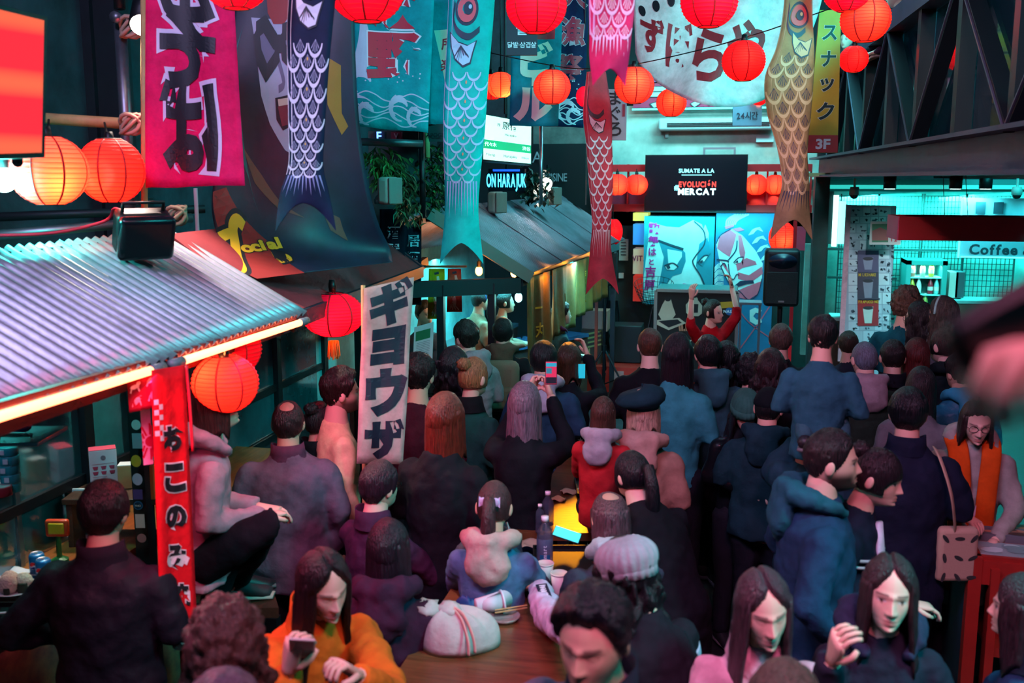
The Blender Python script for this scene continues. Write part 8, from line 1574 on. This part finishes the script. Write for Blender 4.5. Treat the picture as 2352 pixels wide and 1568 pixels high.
# person right beside the camera: only a raised hand with a dark phone reaches into view, out of focus
near = P('person beside the camera whose blurred raised hand grips a black phone', 3120, 520, 600, 4, '#3a1820', ('tidy', '#100a0c'), 'free', 1.0, skin='c', arms=('down', (pt(2860, 1350, .74), pt(2575, 1010, .66))), hands=('relax', 'grip'), sleeve=.8)
pc_ = pt(2440, 690, .64); d_ = (RGT * .78 + UP * .42 + FWD * .1).normalized(); o = empty('smartphone', pc_, 'black phone blurred close to the camera in a raised hand', 'phone'); R_ = np.array([d_, (-FWD).cross(d_).cross(d_).normalized() * -1, d_.cross(FWD).normalized()]).T; R_ = oriented(d_, -FWD); rbox(pc_, (.05, .16, .03), R_, 'case_shell', mat('phone_black', '#07070c', .5), o, .012); rbox(pc_ + Vector(R_[:, 2]) * .016, (.044, .15, .001), R_, 'screen', mat('phone_off', '#05060a', .2), o, .0004)
# ------------------------------------------------------------------ what people carry and wear
def strap(Pp, w, m, parent, name='strap'): build(G().tube(spline2([tuple(p) for p in Pp], 1)[0], [(w, .006)] * (4 * 99) if False else w, 6, flat=.3), name, m, parent, True)
TW = bk['TW']; c = TW((0, -.22, .28)); b_ = empty('backpack', c, 'beige backpack on the back of the man at the kiosk', 'backpack'); bgm2 = mat('backpack_beige', '#7a6450', .8, bump=.2); fy_ = bk['fy']; R3 = oriented(-fy_); rbox(c, (.3, .16, .42), R3, 'main_body', bgm2, b_, .06); rbox(c - fy_ * .09 - UP * .08, (.22, .07, .18), R3, 'front_pocket', bgm2, b_, .03); rbox(c - fy_ * .128 - UP * .02, (.05, .006, .05), R3, 'badge', paint('#2a2420'), b_, .001)
TW = gl_['TW']; c = TW((-.2, -.2, .1)); fy_ = gl_['fy']; b_ = empty('backpack', c, 'beige leather backpack with a dark crest hanging behind the girl', 'backpack'); m_ = mat('leather_beige', '#b08870', .6, bump=.15); R3 = oriented(-fy_ - RGT * .4); rbox(c, (.24, .12, .32), R3, 'main_body', m_, b_, .05); rbox(c - fy_ * .06 - UP * .07, (.2, .06, .15), R3, 'front_pocket', m_, b_, .03)
nrm = Vector(R3[:, 1]); xx = Vector(R3[:, 0]); c2 = c - fy_ * .06 - UP * .07 + nrm * .034; Q = Print(lambda x, y, l=0: c2 + xx * x + UP * y + nrm * l); Q.poly([(-.03, .04), (.03, .04), (.03, -.01), (0, -.04), (-.03, -.01)], '#2a1c20', .002); Q.stroke([(-.035, .05), (0, .058), (.035, .05)], .006, '#2a1c20', .002); Q.done(b_, {}, {'#2a1c20': 'crest'})
HW = gl_['HW']; g = G()
for sx in (-1, 1): g.add([tuple(HW((sx * .005, -.125, .045))), tuple(HW((sx * .05, -.135, .07))), tuple(HW((sx * .05, -.135, .02)))], [(0, 1, 2)]); g.ell(HW((sx * .03, -.133, .045)), (.018, .008, .02), 8, 6)
build(g, 'hair_bow', paint('#b8a8c8'), gl_['o'])
TW = gl_['TW']; blob('wave_print', TW((-.1, -.13, .22)), (.05, .02, .08), paint('#16346c'), gl_['o'], 2, .4, 3, 14, 10)
# tote bag
TW = tb['TW']; c = TW((.25, -.06, .08)); t_ = empty('tote_bag', c, 'cream canvas tote bag with dark leaf print', 'bag'); R3 = oriented(-tb['fy'] + RGT * .3); rbox(c - UP * .05, (.2, .07, .28), R3, 'bag_body', mat('canvas', '#a08a74', .85, bump=.2), t_, .025); build(G().tube(spline2([tuple(TW(p)) for p in ((.24, -.08, .14), (.2, -.17, .35), (.15, -.12, .5), (.13, .02, .53))], 1)[0], .016, 6, flat=.35), 'strap', mat('canvas', '#a08a74', .85, bump=.2), t_, True)
nrm = Vector(R3[:, 1]); xx = Vector(R3[:, 0]); Q = Print(lambda x, y, l=0: c - UP * .05 + xx * x + UP * y + nrm * (.032 + l)); 
for k in range(9): Q.disc(-.07 + .07 * (k % 3), -.11 + .1 * (k // 3), .026, '#2c2a2a', .01, .005, 10, k * .9)
Q.done(t_, {}, {'#2c2a2a': 'print'})
# orange scarf, lanyard
TW = sc_['TW']; m_ = cloth('#c04a10')
for sx, L in ((-1, -.12), (1, -.28)):
    P_ = [(0, -.1, .58), (sx * .09, -.04, .575), (sx * .085, .08, .52), (sx * .07, .135, .36), (sx * .065, .15, .15), (sx * .07, .16, L)]; build(G().tube(spline2([tuple(TW(p)) for p in P_], 1)[0], .052, 14, flat=.35, side=sc_['fx']), 'scarf', m_, sc_['o'], True)
build(G().tube([TW(p) for p in ((-.05, .1, .5), (-.03, .155, .3), (0, .16, .1))], .006, 6, flat=.4), 'lanyard', paint('#c8b0c0'), sc_['o'])
# orange jacket details, shirt panels
TW = ow['TW']; 
def panel(TW, pts, m, parent, name, off=.0): build(G().add([tuple(TW(p)) for p in pts], [tuple(range(len(pts)))]), name, m, parent)
# varsity jacket: white tee front and stripes
TW = bw_['TW']; o = build(G().tube([TW(p) for p in ((0, .085, .5), (0, .12, .35), (0, .125, .15), (0, .125, -.05), (0, .12, -.2))], [(.03, .015), (.05, .02), (.055, .02), (.06, .02), (.075, .02)], 12, side=bw_['fx']), 'white_shirt', cloth('#b4b4c4'), bw_['o'], True)
for z in (.02, -.01, -.04, .34, .37): build(G().tube([TW((.165 * math.sin(a), .005 + .128 * math.cos(a), z)) for a in (.45 + (2 * math.pi - .9) * i / 24 for i in range(25))], .007, 5), 'stripe', paint('#9a9aa4'), bw_['o'], True)
# stars on the black jacket
TW = st_['TW']; g = G()
for k in range(7):
    c = Vector((.02 + .028 * k, -.135, .44 - .07 * k)); g.add([tuple(TW(c + Vector((.022 * (1 if i % 2 == 0 else .42) * math.sin(i * math.pi / 5), 0, .022 * (1 if i % 2 == 0 else .42) * math.cos(i * math.pi / 5))))) for i in range(10)], [tuple(range(10))])
build(g, 'star_print', paint('#c8c0c0'), st_['o'])
# sneaker on the bench, long coat hems etc.
c = ptz(548, 1372, .82); so_ = sn; R_ = oriented(RGT + FWD * .1); 
gs = G().tube([c + RGT * x + UP * z for x, z in ((-.1, .06), (-.06, .075), (.0, .07), (.07, .045), (.13, .035), (.16, .03))], [(.045, .05), (.05, .065), (.05, .055), (.05, .035), (.045, .028), (.03, .02)], 14, side=FWD); o = build(gs, 'sneaker', mat('sneaker_dark', '#2a2228', .7), sn, True); 
build(G().tube([c + RGT * x + UP * .014 for x in (-.11, -.03, .07, .17)], [(.045, .014), (.05, .014), (.052, .014), (.035, .014)], 12, side=FWD), 'sole', paint('#b09a90'), sn, True)
Q = Print(lambda x, y, l=0: c + RGT * (x - .03) + UP * (y + .05) - FWD * (.052 + l)); Q.stroke([(-.03, .02), (-.01, -.02), (.02, .01), (.03, .025)], .008, 'w', .002); Q.done(sn, {'w': paint('#b8a098')}, {'w': 'logo'})
# red chest print on the hoodie
# white sleeve patch
S0, E0, W0, sx = wh['wr'][1]; dr = (W0 - E0).normalized(); n_ = (-FWD * .5 + UP * .8); n_ -= dr * n_.dot(dr); n_.normalize(); xx = dr.cross(n_); c = E0.lerp(W0, .45) + n_ * .058
Q = Print(lambda x, y, l=0: c + dr * x + xx * y + n_ * l); Q.rect(-.07, -.025, .07, .025, 'k', .002)
for k in range(6): Q.rect(-.058 + .02 * k, -.012, -.046 + .02 * k, .012, 'w', .004)
Q.done(wh['o'], {'k': paint('#14142c'), 'w': paint('#c8c0d0')}, {'k': 'sleeve_patch', 'w': 'sleeve_lettering'})
